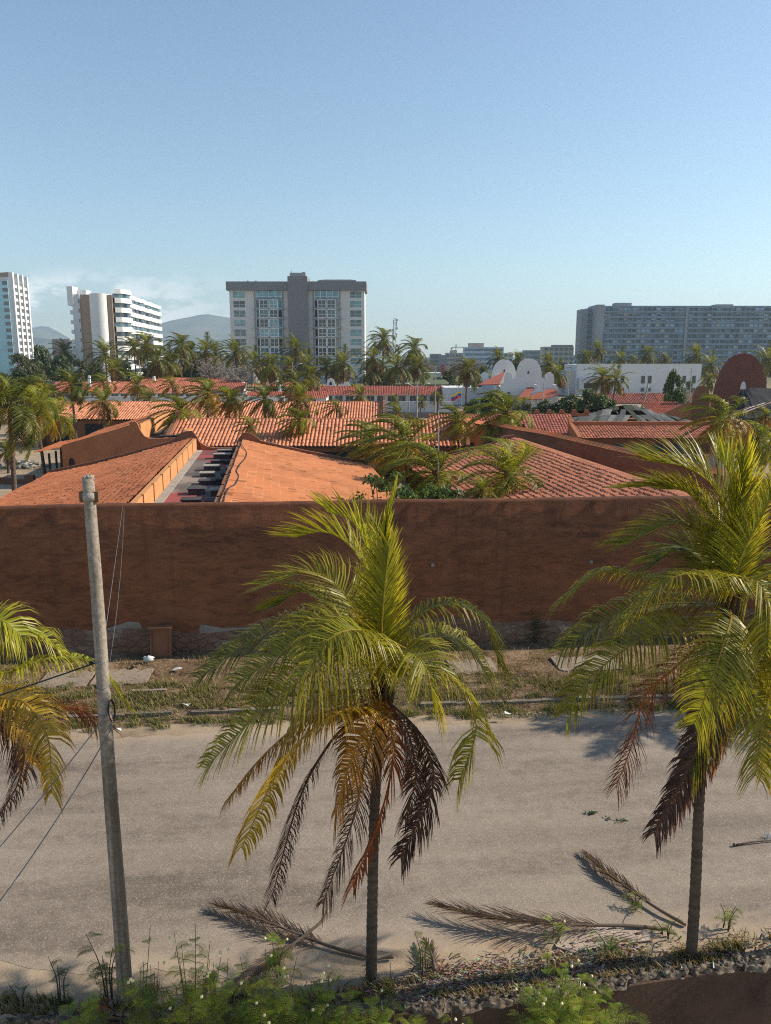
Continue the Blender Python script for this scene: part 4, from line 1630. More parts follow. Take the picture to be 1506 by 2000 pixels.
for i in range(9):
    for j in (0, 1):
        y = -LA + 1.6 + i * 2.5 + rv.uniform(-.3, .3)
        x = gapA * (.48, .80)[j] + rv.uniform(-.15, .15)
        g = MB()
        o_ = AB * x + AA * y + V((0, 0, 3.85))
        hb, wb = rv.uniform(.12, .24), rv.uniform(.6, .95)
        g.obox(o_, AB * wb, AA * .6, V((0, 0, hb)))
        cap = MB()
        cap.obox(o_ + AB * -.05 + AA * -.05 + V((0, 0, hb + .003)), AB * (wb + .1), AA * .7, V((0, 0, .05)))
        p_ = part('skylight', g, M_BLACKR, hA)
        part('lid', cap, M_CONC if rv.random() < .35 else M_BLACKR, p_)


def gable_parapet(t, w, side, zr, ze, at_, m, s=.3, h=.22, z_low=0.0, bump=.45, name='gable_wall'):
    """End wall that follows the roof line a little above it, with a rounded hump at the ridge."""
    pr = sagprof(w, zr - ze, 14, s)
    top = [(0 - .5 * side, zr - .55), (-.28 * side, zr + .05)]
    top += [(0, zr + bump), (.45 * side, zr + bump - .02), (.8 * side, zr + h - .02)]
    top += [(r_ * side, zr - d_ + h) for r_, d_ in pr if r_ > 1.0]
    poly = [(top[0][0], z_low)] + top + [(top[-1][0], z_low)]
    g = MB()
    g.prism([AB * x + AA * at_ + V((0, 0, z)) for x, z in poly], AA * .25)
    return part(name, g, m, t)


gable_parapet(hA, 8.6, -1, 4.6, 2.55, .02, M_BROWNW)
g = MB()      # lower curved return of the gable down to the deck
g.prism([AB * x + AA * .02 + V((0, 0, z)) for x, z in ((.24, 3.4), (.24, 4.55), (.5, 4.3), (.85, 4.08), (1.3, 3.98), (gapA - .3, 3.95), (gapA - .3, 3.4))], AA * .25)
part('parapet', g, M_ORANGE, hA)
g = MB()
g.obox(AB * -8.45 - AA * LA + V((0, 0, 0)), AB * .25, AA * LA, V((0, 0, 2.5)))
part('eave_wall', g, M_ORANGE, hA)

LB = (Pb.y - 25.8) / AA.y
hB = ridge_house('house with a bright orange roof falling right, crossed by palm shadows and a wire', Pb, LB, 7.6, 4.6, 3.0, 1, 2, s=.3, clay=(.52, .20, .085), var=.016, course=.34, rib=.2, jit=.004)
gable_parapet(hB, 7.6, 1, 4.6, 3.0, .02, M_BROWNW)
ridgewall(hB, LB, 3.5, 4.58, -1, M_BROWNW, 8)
g = MB()
g.obox(AB * 7.2 - AA * LB, AB * .25, AA * LB, V((0, 0, 2.9)))
part('eave_wall', g, M_BROWNW, hB)
g = MB()
q_ = []
for (px, py) in ((468, 862), (474, 872), (482, 884), (478, 896), (468, 908), (462, 920), (466, 930), (460, 945), (448, 952), (440, 966), (436, 985)):
    q = gz(px, py, 4.6)
    ss = max(.1, (q - Pb).dot(AB))
    pr = sagprof(7.6, 1.6, 14, .3)
    zz_ = np.interp(ss, [p[0] for p in pr], [4.6 - p[1] for p in pr])
    q = gz(px, py, float(zz_) + .10)
    q_.append(q - V((Pb.x, Pb.y, 0)))
g.tube(spline(q_, 40), .022, 5)
part('wire', g, M_BLACK, hB)

# right house: slope falling left from a ridge on the right
Pc = gz(1006, 856, 4.6)
LC = (Pc.y - 27.2) / AA.y
hC = ridge_house('large pinkish tiled roof right of the courtyard palms with wavy courses', Pc, LC, 6.6, 4.6, 2.9, -1, 3, s=.15, clay=(.47, .18, .10), course=.27, rib=.22, step=.034)
g = MB()
g.obox(AB * -6.3 - AA * LC, AB * .25, AA * LC, V((0, 0, 2.75)))
part('eave_wall', g, M_BROWNW, hC)
gable_parapet(hC, 6.6, -1, 4.6, 2.9, .02, M_BROWNW, s=.15, h=.12, bump=.2)
g = MB()
g.obox(AB * .02 - AA * LC + V((0, 0, 0)), AB * .25, AA * LC, V((0, 0, 4.62)))
part('wall', g, M_ORANGE, hC)

# wall with a tiled cap that curves down to the right, beyond the right house
t = thing('parapet_wall', 'brown wall with a tiled cap sloping down to the right behind the pinkish roof', 'wall', (0, 0, 0))
c0_, c1_ = at(1098, 852, 50.5), at(1420, 932, 33.5)
prev = [at(955, 826, 58), at(1010, 838, 54.5), at(1060, 846, 52.5), at(1106, 856, 50), at(1216, 881, 43), at(1326, 906, 36.5), at(1420, 927, 32.2), at(1506, 948, 29), at(1600, 972, 26.6)]
cap = spline(prev, 60)
g = MB()
for a, b in zip(cap[:-1], cap[1:]):
    n_ = V((b.y - a.y, -(b.x - a.x), 0)).normalized() * .18
    a2, b2 = V((a.x, a.y, 0)), V((b.x, b.y, 0))
    g.quad(a - n_, b - n_, b2 - n_, a2 - n_)
    g.quad(a + n_, b + n_, b2 + n_, a2 + n_)
part('wall_face', g, M_BROWNW, t)
g = MB()
for i, (a, b) in enumerate(zip(cap[:-1], cap[1:])):
    n_ = V((b.y - a.y, -(b.x - a.x), 0)).normalized() * .34
    up_ = V((0, 0, .16))
    for q in range(2):
        s0, s1 = a.lerp(b, q / 2), a.lerp(b, q / 2 + .44)
        g.add([s0 - n_, s1 - n_, s1 + n_, s0 + n_, s0 + up_, s1 + up_ * 1.2], [(0, 1, 5, 4), (1, 2, 5), (2, 3, 4, 5), (3, 0, 4)], [tuple(x * rv.uniform(.8, 1.2) for x in CLAY)] * 6)
part('tile_cap', g, M_TILE, t)

# left rear house with a gable facing the street
Pd = gz(268, 829, 4.6)
LD = 15.0
t = hD = thing('terracotta_house', 'orange house with a plain gable wall and small arched opening beyond the left roof', 'house', V((Pd.x, Pd.y, 0)))
tiles(t, V((0, 0, 4.6)), AA, -AB, sagprof(5.4, 1.55, 12, .06), LD, seed=4, rib=.21, course=.3)
poly = [(-5.45, 0), (-5.45, 3.0)] + [(-r_, 4.6 - d_ + .12) for r_, d_ in sagprof(5.4, 1.55, 10, .06)[::-1]][:-1] + [(-.5, 4.62), (-.48, 4.82), (-.12, 4.84), (.02, 4.75), (.25, 4.15), (.5, 3.75), (.9, 3.55), (3.4, 3.6), (3.4, 0)]
g = MB()
g.prism([AB * x - AA * .25 + V((0, 0, z)) for x, z in poly], AA * .24)
part('gable_wall', g, M_ORANGE, t)
g = MB()
ap = [(-5.0, 0.4), (-5.0, 1.95), (-4.93, 2.15), (-4.8, 2.22), (-4.67, 2.15), (-4.6, 1.95), (-4.6, .4)]
g.prism([AB * x - AA * .27 + V((0, 0, z)) for x, z in ap], AA * .015)
part('arched_opening', g, M_DARK, t)
ridgewall(t, 0.0001, 0, 0, 1, M_PALEOR, 1) if False else None
g = MB()
g.obox(AB * .02 + V((0, 0, 3.3)), AB * .22, AA * LD, V((0, 0, 1.3)))
part('wall', g, M_PALEOR, t)
g = MB()
g.obox(AB * .25 + V((0, 0, 3.1)), AB * 3.1, AA * LD, V((0, 0, .2)))
part('roof_deck', g, M_BLACKR, t)
for i in range(5):
    g = MB()
    g.obox(AB * 1.3 + AA * (1.6 + 2.6 * i) + V((0, 0, 3.3)), AB * 1.5, AA * .8, V((0, 0, .3)))
    part('skylight', g, M_CONC if i % 2 else M_BLACKR, t)
g = MB()
g.obox(AB * 3.3 + V((0, 0, 0)), AB * .3, AA * LD, V((0, 0, 4.0)))
part('parapet', g, M_PALEOR, t)
for i in range(4):
    g = MB()
    g.obox(AB * (-6.6 + .1 * i) + AA * (.3 + 1.5 * i), AB * .14, AA * .14, V((0, 0, 2.5)))
    part('veranda_post', g, M_DARK, t)
tiles(t, AB * -5.3 + V((0, 0, 2.95)), AA, -AB, [(0, 0), (2.2, .35)], 7.5, name='veranda_roof', seed=14)

# row houses whose tiled slopes face the street
def row_house(label, px0, px1, py_top, py_eave, ye, yt, ze, zt, seed, clay=(.56, .23, .125), wallm=None, rib=.30, wall_dark=True, ends=(True, True)):
    x0, x1 = X(px0, yt, py_top), X(px1, yt, py_top)
    t = thing('tiled_row_house', label, 'house', (x0, yt, 0))
    L = x1 - x0
    tiles(t, V((0, 0, zt)), V((1, 0, 0)), V((0, -1, 0)), [(0, 0), (yt - ye, zt - ze)], L, seed=seed, clay=clay, rib=rib, course=.5, amp=.12, step=.02, jit=.008)
    g = MB()
    g.box(.3, L - .3, -(yt - ye) + .55, 2.2, 0, ze - .1)
    part('wall', g, wallm or M_BROWNW, t)
    if wall_dark:
        n = max(2, int(L / 3.4))
        for i in range(n):
            g = MB()
            a = .6 + (L - 1.2) * i / n
            g.box(a + .5, a + 2.4, -(yt - ye) + .51, -(yt - ye) + .545, .2, ze - .45)
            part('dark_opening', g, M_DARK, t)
    g = MB()     # ridge tiles
    rg = random.Random(seed)
    for i in range(int(L / .42)):
        g.tube([(i * .42, 0.03, zt + .03), (i * .42 + .40, .03, zt + .045)], [.10, .12], 7, True, [tuple(q * rg.uniform(.7, 1.1) for q in clay)] * 2)
    part('ridge_tile', g, M_TILE, t)['kind'] = 'stuff'
    for k_, e in enumerate(ends):
        if e:
            g = MB()
            x = (-.05, L - .25)[k_]
            d = yt - ye
            poly = [(x, -d - .1, 0), (x, -d - .1, ze + .2), (x, -d + .7, ze + .62), (x, -.5, zt + .3), (x, -.1, zt + .75), (x, .4, zt + .75), (x, .4, 0)]
            g.prism(poly, (.3, 0, 0))
            part('parapet', g, M_BROWNW, t)
    return t


row_house('tiled row house with sunlit corrugated slope straight behind the two orange roofs', 346, 906, 822, 876, 60.6, 65.3, 2.8, 4.5, 5)
row_house('further tiled row house whose ridge stands against the white boundary wall', 118, 752, 790, 826, 86, 92, 2.9, 4.45, 6, clay=(.56, .23, .125))
row_house('low tiled row house right of the courtyard palms, behind the torn roof pavilion walls', 836, 1066, 813, 831, 79, 84, 2.9, 3.55, 7, clay=(.42, .14, .08), ends=(False, False))

# orange house behind the right courtyard palm, gable end with tiled coping
t = thing('terracotta_house', 'brown house end with tiled coping behind the courtyard palm', 'house', (X(902, 62), 62, 0))
w_ = X(965, 62) - X(902, 62)
g = MB()
zt0, zt1 = Z(821, 62), Z(836, 62)
g.prism([(0, 0, 0), (0, 0, zt0), (w_, 0, zt1), (w_, 0, 0)], (0, 4, 0))
part('wall', g, M_ORANGE, t)
tiles(t, V((-.1, -.25, zt0 + .02)), V((0, 1, 0)), V((1, 0, 0)), [(0, 0), (w_ + .3, zt0 - zt1)], 4.4, name='roof', seed=15)
g = MB()
g.box(w_ * .3, w_ * .3 + .3, -.02, .1, 2.2, 3.0)
part('window', g, M_DARK, t)
g = MB()
g.prism([(w_ + .01, .2, 0), (w_ + .01, .2, zt1 - .3), (w_ + 1, .2, zt1 - .2), (w_ + 2, .2, zt1 - .75), (w_ + 2.6, .2, zt1 - 1.1), (w_ + 2.6, .2, 0)], (0, .3, 0))
part('garden_wall', g, M_ORANGE, t)

# hipped roof bay left of the pavilion
t = thing('tiled_pavilion', 'dull red roof bay with open dark front left of the torn roof', 'pavilion', (X(1060, 70), 70, 0))
x1 = X(1142, 70) - X(1060, 70)
tiles(t, V((-1.3, 3.4, 4.35)), V((1, 0, 0)), V((0, -1, 0)), [(0, 0), (4.4, 1.55)], x1 + 1.2, seed=8, clay=(.36, .12, .08), rib=.27)
g = MB()
g.box(.2, x1 - .4, .3, 3.2, 0, 2.75)
part('wall', g, M_BROWNW, t)
for i in range(3):
    g = MB()
    g.box(.5 + 1.2 * i, 1.35 + 1.2 * i, .26, .295, .2, 2.3)
    part('dark_opening', g, M_GL_DARK, t)
g = MB()
rg = random.Random(2)
for i in range(14):
    a = i * .38 - .3
    g.box(a, a + .38, 3.5, 3.8, 4.2, 4.45 + rg.uniform(-.02, .03))
    if i % 3 == 1:
        g.prism([(a - .1, 3.5, 4.46), (a + .5, 3.5, 4.46), (a + .32, 3.5, 4.8), (a + .05, 3.5, 4.82)], (0, .3, 0))
part('crenellated_parapet', g, M_ORANGE, t)

# pavilion: tiled front roof and arched brown front
YP = 66
t = thing('tiled_pavilion', 'brown pavilion with a long red tiled front roof and dark blue arched openings', 'pavilion', (X(1140, YP), YP, 0))
LP = X(1446, YP) - X(1140, YP)
zt_, ze_ = Z(832, YP + 3), Z(856, YP)
tiles(t, V((0, 3, zt_)), V((1, 0, 0)), V((0, -1, 0)), [(0, 0), (3.2, zt_ - ze_)], LP, seed=9, clay=(.42, .15, .085), rib=.25)
g = MB()
g.box(.4, LP, .5, 2.9, 0, ze_ - .05)
part('wall', g, M_BROWNW, t)
M_BLUED = plain('dark blue glazing', (.03, .05, .085), .3, 1, .3, spec=.6)
for i in range(7):
    a = 1.0 + i * (LP - 1.5) / 7
    w2 = .62
    arch = [(a, .2), (a, ze_ - 1.0)] + [(a + w2 - w2 * math.cos(q), ze_ - 1.0 + .5 * math.sin(q)) for q in [math.pi * j / 8 for j in range(1, 8)]] + [(a + 2 * w2, ze_ - 1.0), (a + 2 * w2, .2)]
    g = MB()
    g.prism([(x, .46, z) for x, z in arch], (0, .03, 0))
    part('arched_window', g, M_BLUED, t)
g = MB()
g.prism([(-.35, -.3, 0), (-.35, -.3, ze_ + .15), (-.35, 3.0, zt_ + .25), (-.35, 3.6, zt_ + .75), (-.35, 3.6, 0)], (.3, 0, 0))
part('gable_wall', g, M_ORANGE, t)
g = MB()
g.box(0, LP, 3.05, 3.4, 0, zt_ + .38)
part('parapet', g, M_ORANGE, t)

# torn roof of weathered sheets on an exposed hip frame
YT = 74
t = thing('torn_roof_hall', 'hall under a collapsing grey sheet roof with torn black holes', 'hall', (X(1100, YT), YT, 0))
LT = X(1352, YT) - X(1100, YT)
ztop, zev = Z(792, YT + 4.5), Z(826, YT)
M_SHEET = plain('weathered grey roof sheet', (.085, .087, .085), .35, .9, .8, .4, 9, stretch=(1, .3, 1))
M_SHEET2 = plain('pale weathered sheet', (.17, .165, .155), .35, .9, .8, .4, 9, stretch=(1, .3, 1))
M_MOSS = plain('mossy roof sheet', (.04, .046, .03), .35, .9, .85)
pk = (LT * .56, LT * .66)
rg = random.Random(12)
NSH = 26
for i in range(NSH):      # sheets run from the hip ridge down to the eave
    x0_, x1_ = LT * i / NSH, LT * (i + 1) / NSH
    xm = (x0_ + x1_) / 2
    hf = min(1, xm / pk[0], (LT - xm) / (LT - pk[1])) if xm < pk[0] or xm > pk[1] else 1
    for j in range(3):
        f0, f1 = j / 3, (j + 1) / 3
        if i in (12, 13, 17) and j in (1,) or (i in (14, 19) and j == 2) or (i in (16, 20) and j == 1):
            continue
        if f0 >= hf:
            continue
        f1 = min(f1 + .04, hf)
        dz = rg.uniform(-.03, .04) + .03 * (i % 2)
        y0, y1_ = 4.5 * f0, 4.5 * f1
        z0, z1_ = zev + (ztop - zev) * f0 + .03 * (3 - j), zev + (ztop - zev) * f1 + .03 * (3 - j)
        lean = rg.uniform(-.1, .1)
        g = MB()
        dz *= .5
        lean += .9 * (1 - j / 3) * (-1 if xm < pk[0] else .6) * (1 if xm < pk[0] or xm > pk[1] else .4)
        e = rg.uniform(-.3, .1) if j == 0 else 0
        g.prism([(x0_ - .03 + lean, y0 + e, z0 + dz), (x1_ + .03 + lean, y0 + e + rg.uniform(-.08, .08), z0 + dz + rg.uniform(-.08, .08)), (x1_ + .03, y1_, z1_ + dz), (x0_ - .03, y1_, z1_ + dz)], (0, .01, .025))
        part('roof_sheet', g, M_MOSS if (j == 2 and rg.random() < .7) else rg.choice((M_SHEET, M_SHEET, M_SHEET2, M_MOSS)), t)
for i in range(9):
    xm = LT * (i + .5) / 9
    hf = min(1, xm / pk[0], (LT - xm) / (LT - pk[1])) if xm < pk[0] or xm > pk[1] else 1
    g = MB()
    g.tube([(xm, 0, zev - .1), (xm, 4.5 * hf, zev - .1 + (ztop - zev) * hf)], .07, 5)
    part('rafter', g, M_BRANCH, t)
g = MB()
g.box(.3, LT - .3, 4.6, 9, 0, zev)
g.box(.3, LT - .3, .6, .9, 0, zev - .25)
part('wall', g, M_BROWNW, t)
g = MB()
g.box(.5, LT - .5, .95, 4.55, zev - .9, zev - .6)  # near-black sheet laid under the torn roof to paint its holes dark
part('dark_backing', g, M_DARK, t)
g = MB()
g.prism([(pk[0], 4.62, ztop - .05), (pk[1], 4.62, ztop - .05), (LT - .2, 9, zev + .1), (.2, 9, zev + .1)], (0, .02, .04))  # unseen rear slope, added so the roof holes look onto something dark
part('rear_roof', g, M_MOSS, t)

# the two rounded terracotta gables and the black patched roof
def arch_outline(x0, x1, zb, zt, n=22, p=2.3):
    out = [(x0, zb)]
    for i in range(1, n):
        a = math.pi * i / n
        c_, s_2 = math.cos(a), math.sin(a)
        out.append(((x0 + x1) / 2 - (x1 - x0) / 2 * abs(c_) ** (2 / p) * (1 if c_ > 0 else -1), zb + (zt - zb) * abs(s_2) ** (2 / p)))
    return out + [(x1, zb)]


YG = 98
t = thing('arched_gable_hall', 'hall with the tall rounded terracotta gable pierced by a small pale niche', 'hall', (0, YG, 0))
xa, xb = X(1394, YG), X(1502, YG)
g = MB()
zb_ = Z(800, YG)
g.prism([(xa - .6, 0, 0)] + [(x, 0, z) for x, z in arch_outline(xa, xb, zb_ - 1.0, Z(690, YG), 26, 2.25)] + [(xb + .6, 0, 0)], (0, .6, 0))
part('gable_wall', g, plain('dusky terracotta', (.15, .062, .046), .15, .6, .9, .3, 8), t)
g = MB()
nx, nz_ = X(1452, YG, 748), Z(757, YG)
g.prism([(x, -.03, z) for x, z in arch_outline(nx - .35, nx + .35, nz_ - .2, nz_ + .75, 10, 2)], (0, .025, 0))
part('niche', g, M_WHITE2, t)
g = MB()
g.box(xa + .5, xb + 6, .7, 9, 0, zb_ - .5)
part('wall', g, M_BROWNW, t)
t = thing('arched_gable_hall', 'small rounded terracotta gable with a stepped side wall left of the tall one', 'hall', (0, 92, 0))
xa, xb = X(1356, 92), X(1388, 92)
g = MB()
g.prism([(xa, 0, 0)] + [(x, 0, z) for x, z in arch_outline(xa, xb, Z(785, 92), Z(753, 92), 16, 2.3)] + [(xb, 0, 0)], (0, .5, 0))
part('gable_wall', g, M_BROWNW, t)
g = MB()
xl = X(1302, 92)
g.prism([(xl, .1, 0), (xl, .1, Z(806, 92)), (X(1340, 92), .1, Z(789, 92)), (xa - .02, .1, Z(786, 92)), (xa - .02, .1, 0)], (0, .35, 0))
part('side_wall', g, M_ORANGE, t)
tiles(t, V((xl - 1.2, 6, Z(786, 97))), V((1, 0, 0)), V((0, -1, 0)), [(0, 0), (5.6, 1.15)], 5.0, seed=19, clay=(.38, .105, .06))

YK = 84
t = thing('patched_roof_shed', 'shed under a sagging black tarred roof in front of the tall rounded gable', 'shed', (0, YK, 0))
M_TARP = plain('black tarred sheet', (.018, .019, .022), .5, .7, .85, .5, 5, stretch=(1, .35, 1))
pts_t = [(1412, 832), (1420, 800), (1447, 764), (1462, 757), (1520, 760), (1600, 764)]
pts_b = [(1412, 836), (1428, 826), (1455, 818), (1480, 816), (1530, 812), (1600, 812)]
g = MB()
rg = random.Random(4)
rows_ = 7
vs = []
for j in range(rows_):
    f = j / (rows_ - 1)
    for i in range(24):
        u = i / 23 * 5
        k_ = min(4, int(u))
        tp = [pts_t[k_][q] + (pts_t[k_ + 1][q] - pts_t[k_][q]) * (u - k_) for q in (0, 1)]
        bt = [pts_b[k_][q] + (pts_b[k_ + 1][q] - pts_b[k_][q]) * (u - k_) for q in (0, 1)]
        Yq = YK + 6 * (1 - f)
        p = at(tp[0] + (bt[0] - tp[0]) * f, tp[1] + (bt[1] - tp[1]) * f, Yq)
        vs.append((p.x, p.y - YK, p.z + rg.uniform(-.07, .07) - .12 * math.sin(f * 3.1)))
g.add(vs, [(j * 24 + i, j * 24 + i + 1, (j + 1) * 24 + i + 1, (j + 1) * 24 + i) for j in range(rows_ - 1) for i in range(23)])
part('tarred_roof', g, M_TARP, t)
for i in range(5):
    g = MB()
    a_, b_ = at(1424 + 8 * i, 812 - 1.5 * i, YK + .6), at(1480 + 14 * i, 790 - 3 * i, YK + 2.4)
    o_ = V((0, YK, 0))
    g.tube([a_ - o_, (a_ + b_) / 2 - o_ + V((0, 0, rg.uniform(0, .15))), b_ - o_], .045, 4)
    part('batten', g, M_METAL if i % 2 else M_BROWNW, t)
g = MB()
g.box(X(1420, YK), X(1620, YK), .5, 5, 0, Z(822, YK))
part('wall', g, M_BROWNW, t)
# terrace wall and pool slide at the right
t = solo('terrace_wall', MB().box(X(1302, 60), X(1445, 60), 60, 60.35, 0, Z(889, 60)), M_CONC, 'low grey terrace wall in front of the arched pavilion', 'wall')
t = thing('pool_slide', 'small pale blue slide on the terrace among the right hand palms', 'slide', gz(1478, 925, 0))
p0, p1 = at(1462, 904, 63) - t.location, at(1484, 930, 60.8) - t.location
M_SLIDE = plain('pale blue plastic', (.36, .52, .62), .1, 2, .35)
g = MB()
pth = spline([p0, p0.lerp(p1, .5) - V((0, 0, .25)), V((p1.x, p1.y, .15))], 10)
for a, b in zip(pth[:-1], pth[1:]):
    g.obox(a - V((.28, 0, 0)), V((.56, 0, 0)), b - a, V((0, 0, .05)))
    g.obox(a - V((.33, 0, 0)), V((.05, 0, 0)), b - a, V((0, 0, .22)))
    g.obox(a + V((.28, 0, 0)), V((.05, 0, 0)), b - a, V((0, 0, .22)))
part('chute', g, M_SLIDE, t)
g = MB()
for sg in (-.3, .3):
    g.tube([V((p0.x + sg, p0.y + .1, 0)), V((p0.x + sg, p0.y + .1, p0.z + .5))], .03, 6)
part('ladder', g, M_METAL, t)
# heap of rubble in the yard at the left
t = thing('rubble_heap', 'grey heap of broken concrete on the sandy yard beyond the left roof', 'rubble', gz(45, 912, 0))
g = MB()
rg = random.Random(3)
for i in range(40):
    a, r_ = rg.uniform(0, 6.28), 2.0 * math.sqrt(rg.random())
    g.ball((r_ * math.cos(a), r_ * .6 * math.sin(a), .1 + .5 * max(0, 1 - r_ / 2)), rg.uniform(.15, .4), 6, 4, (1.2, .9, .6), .3, rg)
o = part('broken_concrete', g, M_CONC, t)
o['kind'] = 'stuff'
t = thing('yard_wall', 'low broken brown wall in the yard just beyond the left roof edge', 'wall', gz(20, 945, 0))
g = MB()
rg = random.Random(9)
for i in range(12):
    g.box(i * .7 - 1, i * .7 - .3, 0, .35, 0, rg.uniform(.25, .7))
part('broken_courses', g, M_BROWNW, t)

# ------------------------------------------------------------------ white walls and houses beyond the row houses
def facade(name, label, cat, px0, px1, pyt, Y, depth, m, z0=0.0, group=None):
    x0, x1 = X(px0, Y, pyt), X(px1, Y, pyt)
    t = thing(name, label, cat, (x0, Y, 0), 0, group)
    g = MB()
    g.box(0, x1 - x0, 0, depth, z0, Z(pyt, Y))
    part('wall', g, m, t)
    return t, x1 - x0, Z(pyt, Y)


def win(t, x0, x1, z0, z1, glass, frame=None, nv=1, nh=0, y=0.0, fw=.07, name='window'):
    g = MB()
    g.box(x0, x1, y - .03, y - .004, z0, z1)
    p = part(name, g, glass, t)
    if frame:
        f = MB()
        yy = (y - .07, y - .034)
        f.box(x0 - fw, x0, *yy, z0 - fw, z1 + fw)
        f.box(x1, x1 + fw, *yy, z0 - fw, z1 + fw)
        f.box(x0, x1, *yy, z0 - fw, z0)
        f.box(x0, x1, *yy, z1, z1 + fw)
        for i in range(nv):
            xm = x0 + (x1 - x0) * (i + 1) / (nv + 1)
            f.box(xm - fw * .4, xm + fw * .4, *yy, z0, z1)
        for i in range(nh):
            zm = z0 + (z1 - z0) * (.42 if nh == 1 else (i + 1) / (nh + 1))
            f.box(x0, x1, y - .078, y - .072, zm - fw * .4, zm + fw * .4)
        part('frame', f, frame, p)
    return p


t, L, zt = facade('boundary_wall', 'long white boundary wall behind the tiled row houses, its right half', 'wall', 560, 884, 784, 140, .4, M_WHITE2)
for i in range(12):
    g = MB()
    g.box(L * i / 12, L * i / 12 + .3, -.1, 0, 0, zt + .05)
    part('pier', g, M_WHITE2, t)
t, L, zt = facade('boundary_wall', 'long white boundary wall behind the tiled row houses, its left half', 'wall', 150, 556, 776, 136, .4, M_WHITE)
g = MB()
g.box(0, L, -.05, .45, zt, zt + .12)
part('coping', g, M_WHITE2, t)
facade('block_wall', 'low grey brown block wall in front of the white boundary wall', 'wall', 742, 905, 805, 128, .3, plain('unrendered block', (.20, .17, .155), .25, .6))


def white_house(label, px0, px1, py_top, py_eave, Y, seed, nwin, wwin=1.3, clay=(.36, .11, .07), roof_d=5.0, rib=.35, dark=True):
    x0, x1 = X(px0, Y), X(px1, Y)
    t = thing('white_house', label, 'house', (x0, Y, 0))
    L = x1 - x0
    ze, zt = Z(py_eave, Y), Z(py_top, Y + roof_d)
    tiles(t, V((0, roof_d, zt)), V((1, 0, 0)), V((0, -1, 0)), [(0, 0), (roof_d + .5, (zt - ze) * (roof_d + .5) / roof_d)], L, seed=seed, clay=clay, rib=rib, course=.6, amp=.09)
    g = MB()
    g.box(.3, L - .3, .1, roof_d + 3, 0, ze - .02)
    part('wall', g, M_WHITE, t)
    for i in range(nwin):
        a = .8 + (L - 1.6) * (i + .2) / nwin
        win(t, a, a + min(wwin, (L - 1.6) / nwin * .7), ze - 1.55, ze - .35, M_GL_DARK, M_WFRAME, 1, 0, .1, .06)
    return t


white_house('long white house with a dull red roof right of the grey tower, windows in pairs', 602, 884, 754, 770, 170, 21, 13, 2.0, (.30, .085, .06), 4.5)
h_ = white_house('white house with low red roof behind the middle palms, below the bare tree', 384, 478, 748, 766, 158, 22, 5)
white_house('white house with orange red roof left of the lamp standard', 205, 385, 745, 766, 158, 23, 9, 1.4, (.44, .15, .085))
white_house('red roofed white house half hidden at the far left behind palms', 90, 205, 746, 765, 165, 24, 4)
white_house('upper tiled house just behind the lamp standard, under the dark trees', 250, 470, 738, 748, 186, 25, 4, 1.2, (.44, .15, .085))
white_house('small white house with low roof just left of the curly white gable', 478, 640, 765, 776, 150, 26, 4, 1.3, (.34, .10, .065), 3)


def swoop(label, px, py, Y):          # white chimney fin with a swept foot
    p = at(px, py, Y)
    b = p.z
    g = MB()
    g.prism([(p.x - 1.3, Y, b - 2.3), (p.x - .7, Y, b - 2.0), (p.x - .3, Y, b - 1.4), (p.x - .15, Y, b), (p.x + .2, Y, b), (p.x + .25, Y, b - 2.3)], (0, .5, 0))
    solo('roof_fin', g, M_WHITE, label, 'chimney', 'white fins on the red roofs')


swoop('white swept roof fin above the roof left of the lamp standard', 173, 733, 163)
swoop('white swept roof fin right of the lamp standard among palms', 300, 735, 163)
swoop('white swept roof fin beside the bright green palm below the grey tower', 546, 750, 155)
# curly white gable with small bell opening
t = thing('curly_gable', 'small white curly gable with a bell opening behind the long red roof', 'gable', (X(644, 176), 176, 0))
sc_ = 176 / FPX
g = MB()
cur = [(-14, 758), (-8, 757), (-6, 750), (-4, 742), (2, 738), (8, 742), (10, 750), (13, 757), (20, 752), (24, 754), (28, 747), (34, 745), (38, 752), (46, 756), (50, 760)]
x_base = 644
g.prism([(0 + (a * sc_), 0, 0) for a in (-14,)] + [(a * sc_, 0, Z(b, 176)) for a, b in cur] + [(50 * sc_, 0, 0)], (0, .4, 0))
part('gable_wall', g, M_WHITE, t)
g = MB()
g.prism([(2 * sc_ + x, -.02, z) for x, z in arch_outline(-.3, .3, Z(752, 176), Z(745, 176), 8, 2)], (0, .015, 0))
part('bell_opening', g, M_GL_DARK, t)
tiles(t, V((-17, 1.5, Z(746, 178))), V((1, 0, 0)), V((0, -1, 0)), [(0, 0), (1.2, .9)], 15, seed=31, clay=(.44, .15, .085), rib=.4)

# white blank wall with tanks and the flag
t, L, zt = facade('white_building', 'plain white building with blue water tanks on its flat roof', 'building', 868, 972, 757, 165, 12, M_WHITE)
for i, (px, m_) in enumerate(((912, 0), (926, 0), (934, 0))):
    g = MB()
    x = X(px, 168) - t.location.x
    g.tube([(x, 3, zt), (x, 3, zt + .15), (x, 3, zt + 1.1), (x, 3, zt + 1.3)], [.6, .62, .62, .35], 12)
    solo('water_tank', g, plain('blue tank plastic', (.06, .11, .20), .1, 2, .5), ('leftmost blue water tank on the plain white building', 'middle blue water tank on the plain white building', 'rightmost blue water tank on the plain white building')[i], 'water tank', 'blue tanks on the white building', True, V((t.location.x, 165, 0)))
t = thing('flag_pole', 'thin flag pole in front of the plain white building', 'flag pole', (X(902, 150), 150, 0))
g = MB()
g.tube([(0, 0, 0), (0, 0, Z(758, 150))], [.07, .04], 8)
part('pole', g, M_METAL, t)
g = MB()
fl = []
p0, p1 = at(904, 762, 150), at(887, 776, 150)
nf = 12
M_FLAG = NM('flag cloth')
M_FLAG = M_FLAG.done(M_FLAG.attr(), .8, .1)
vs, cs = [], []
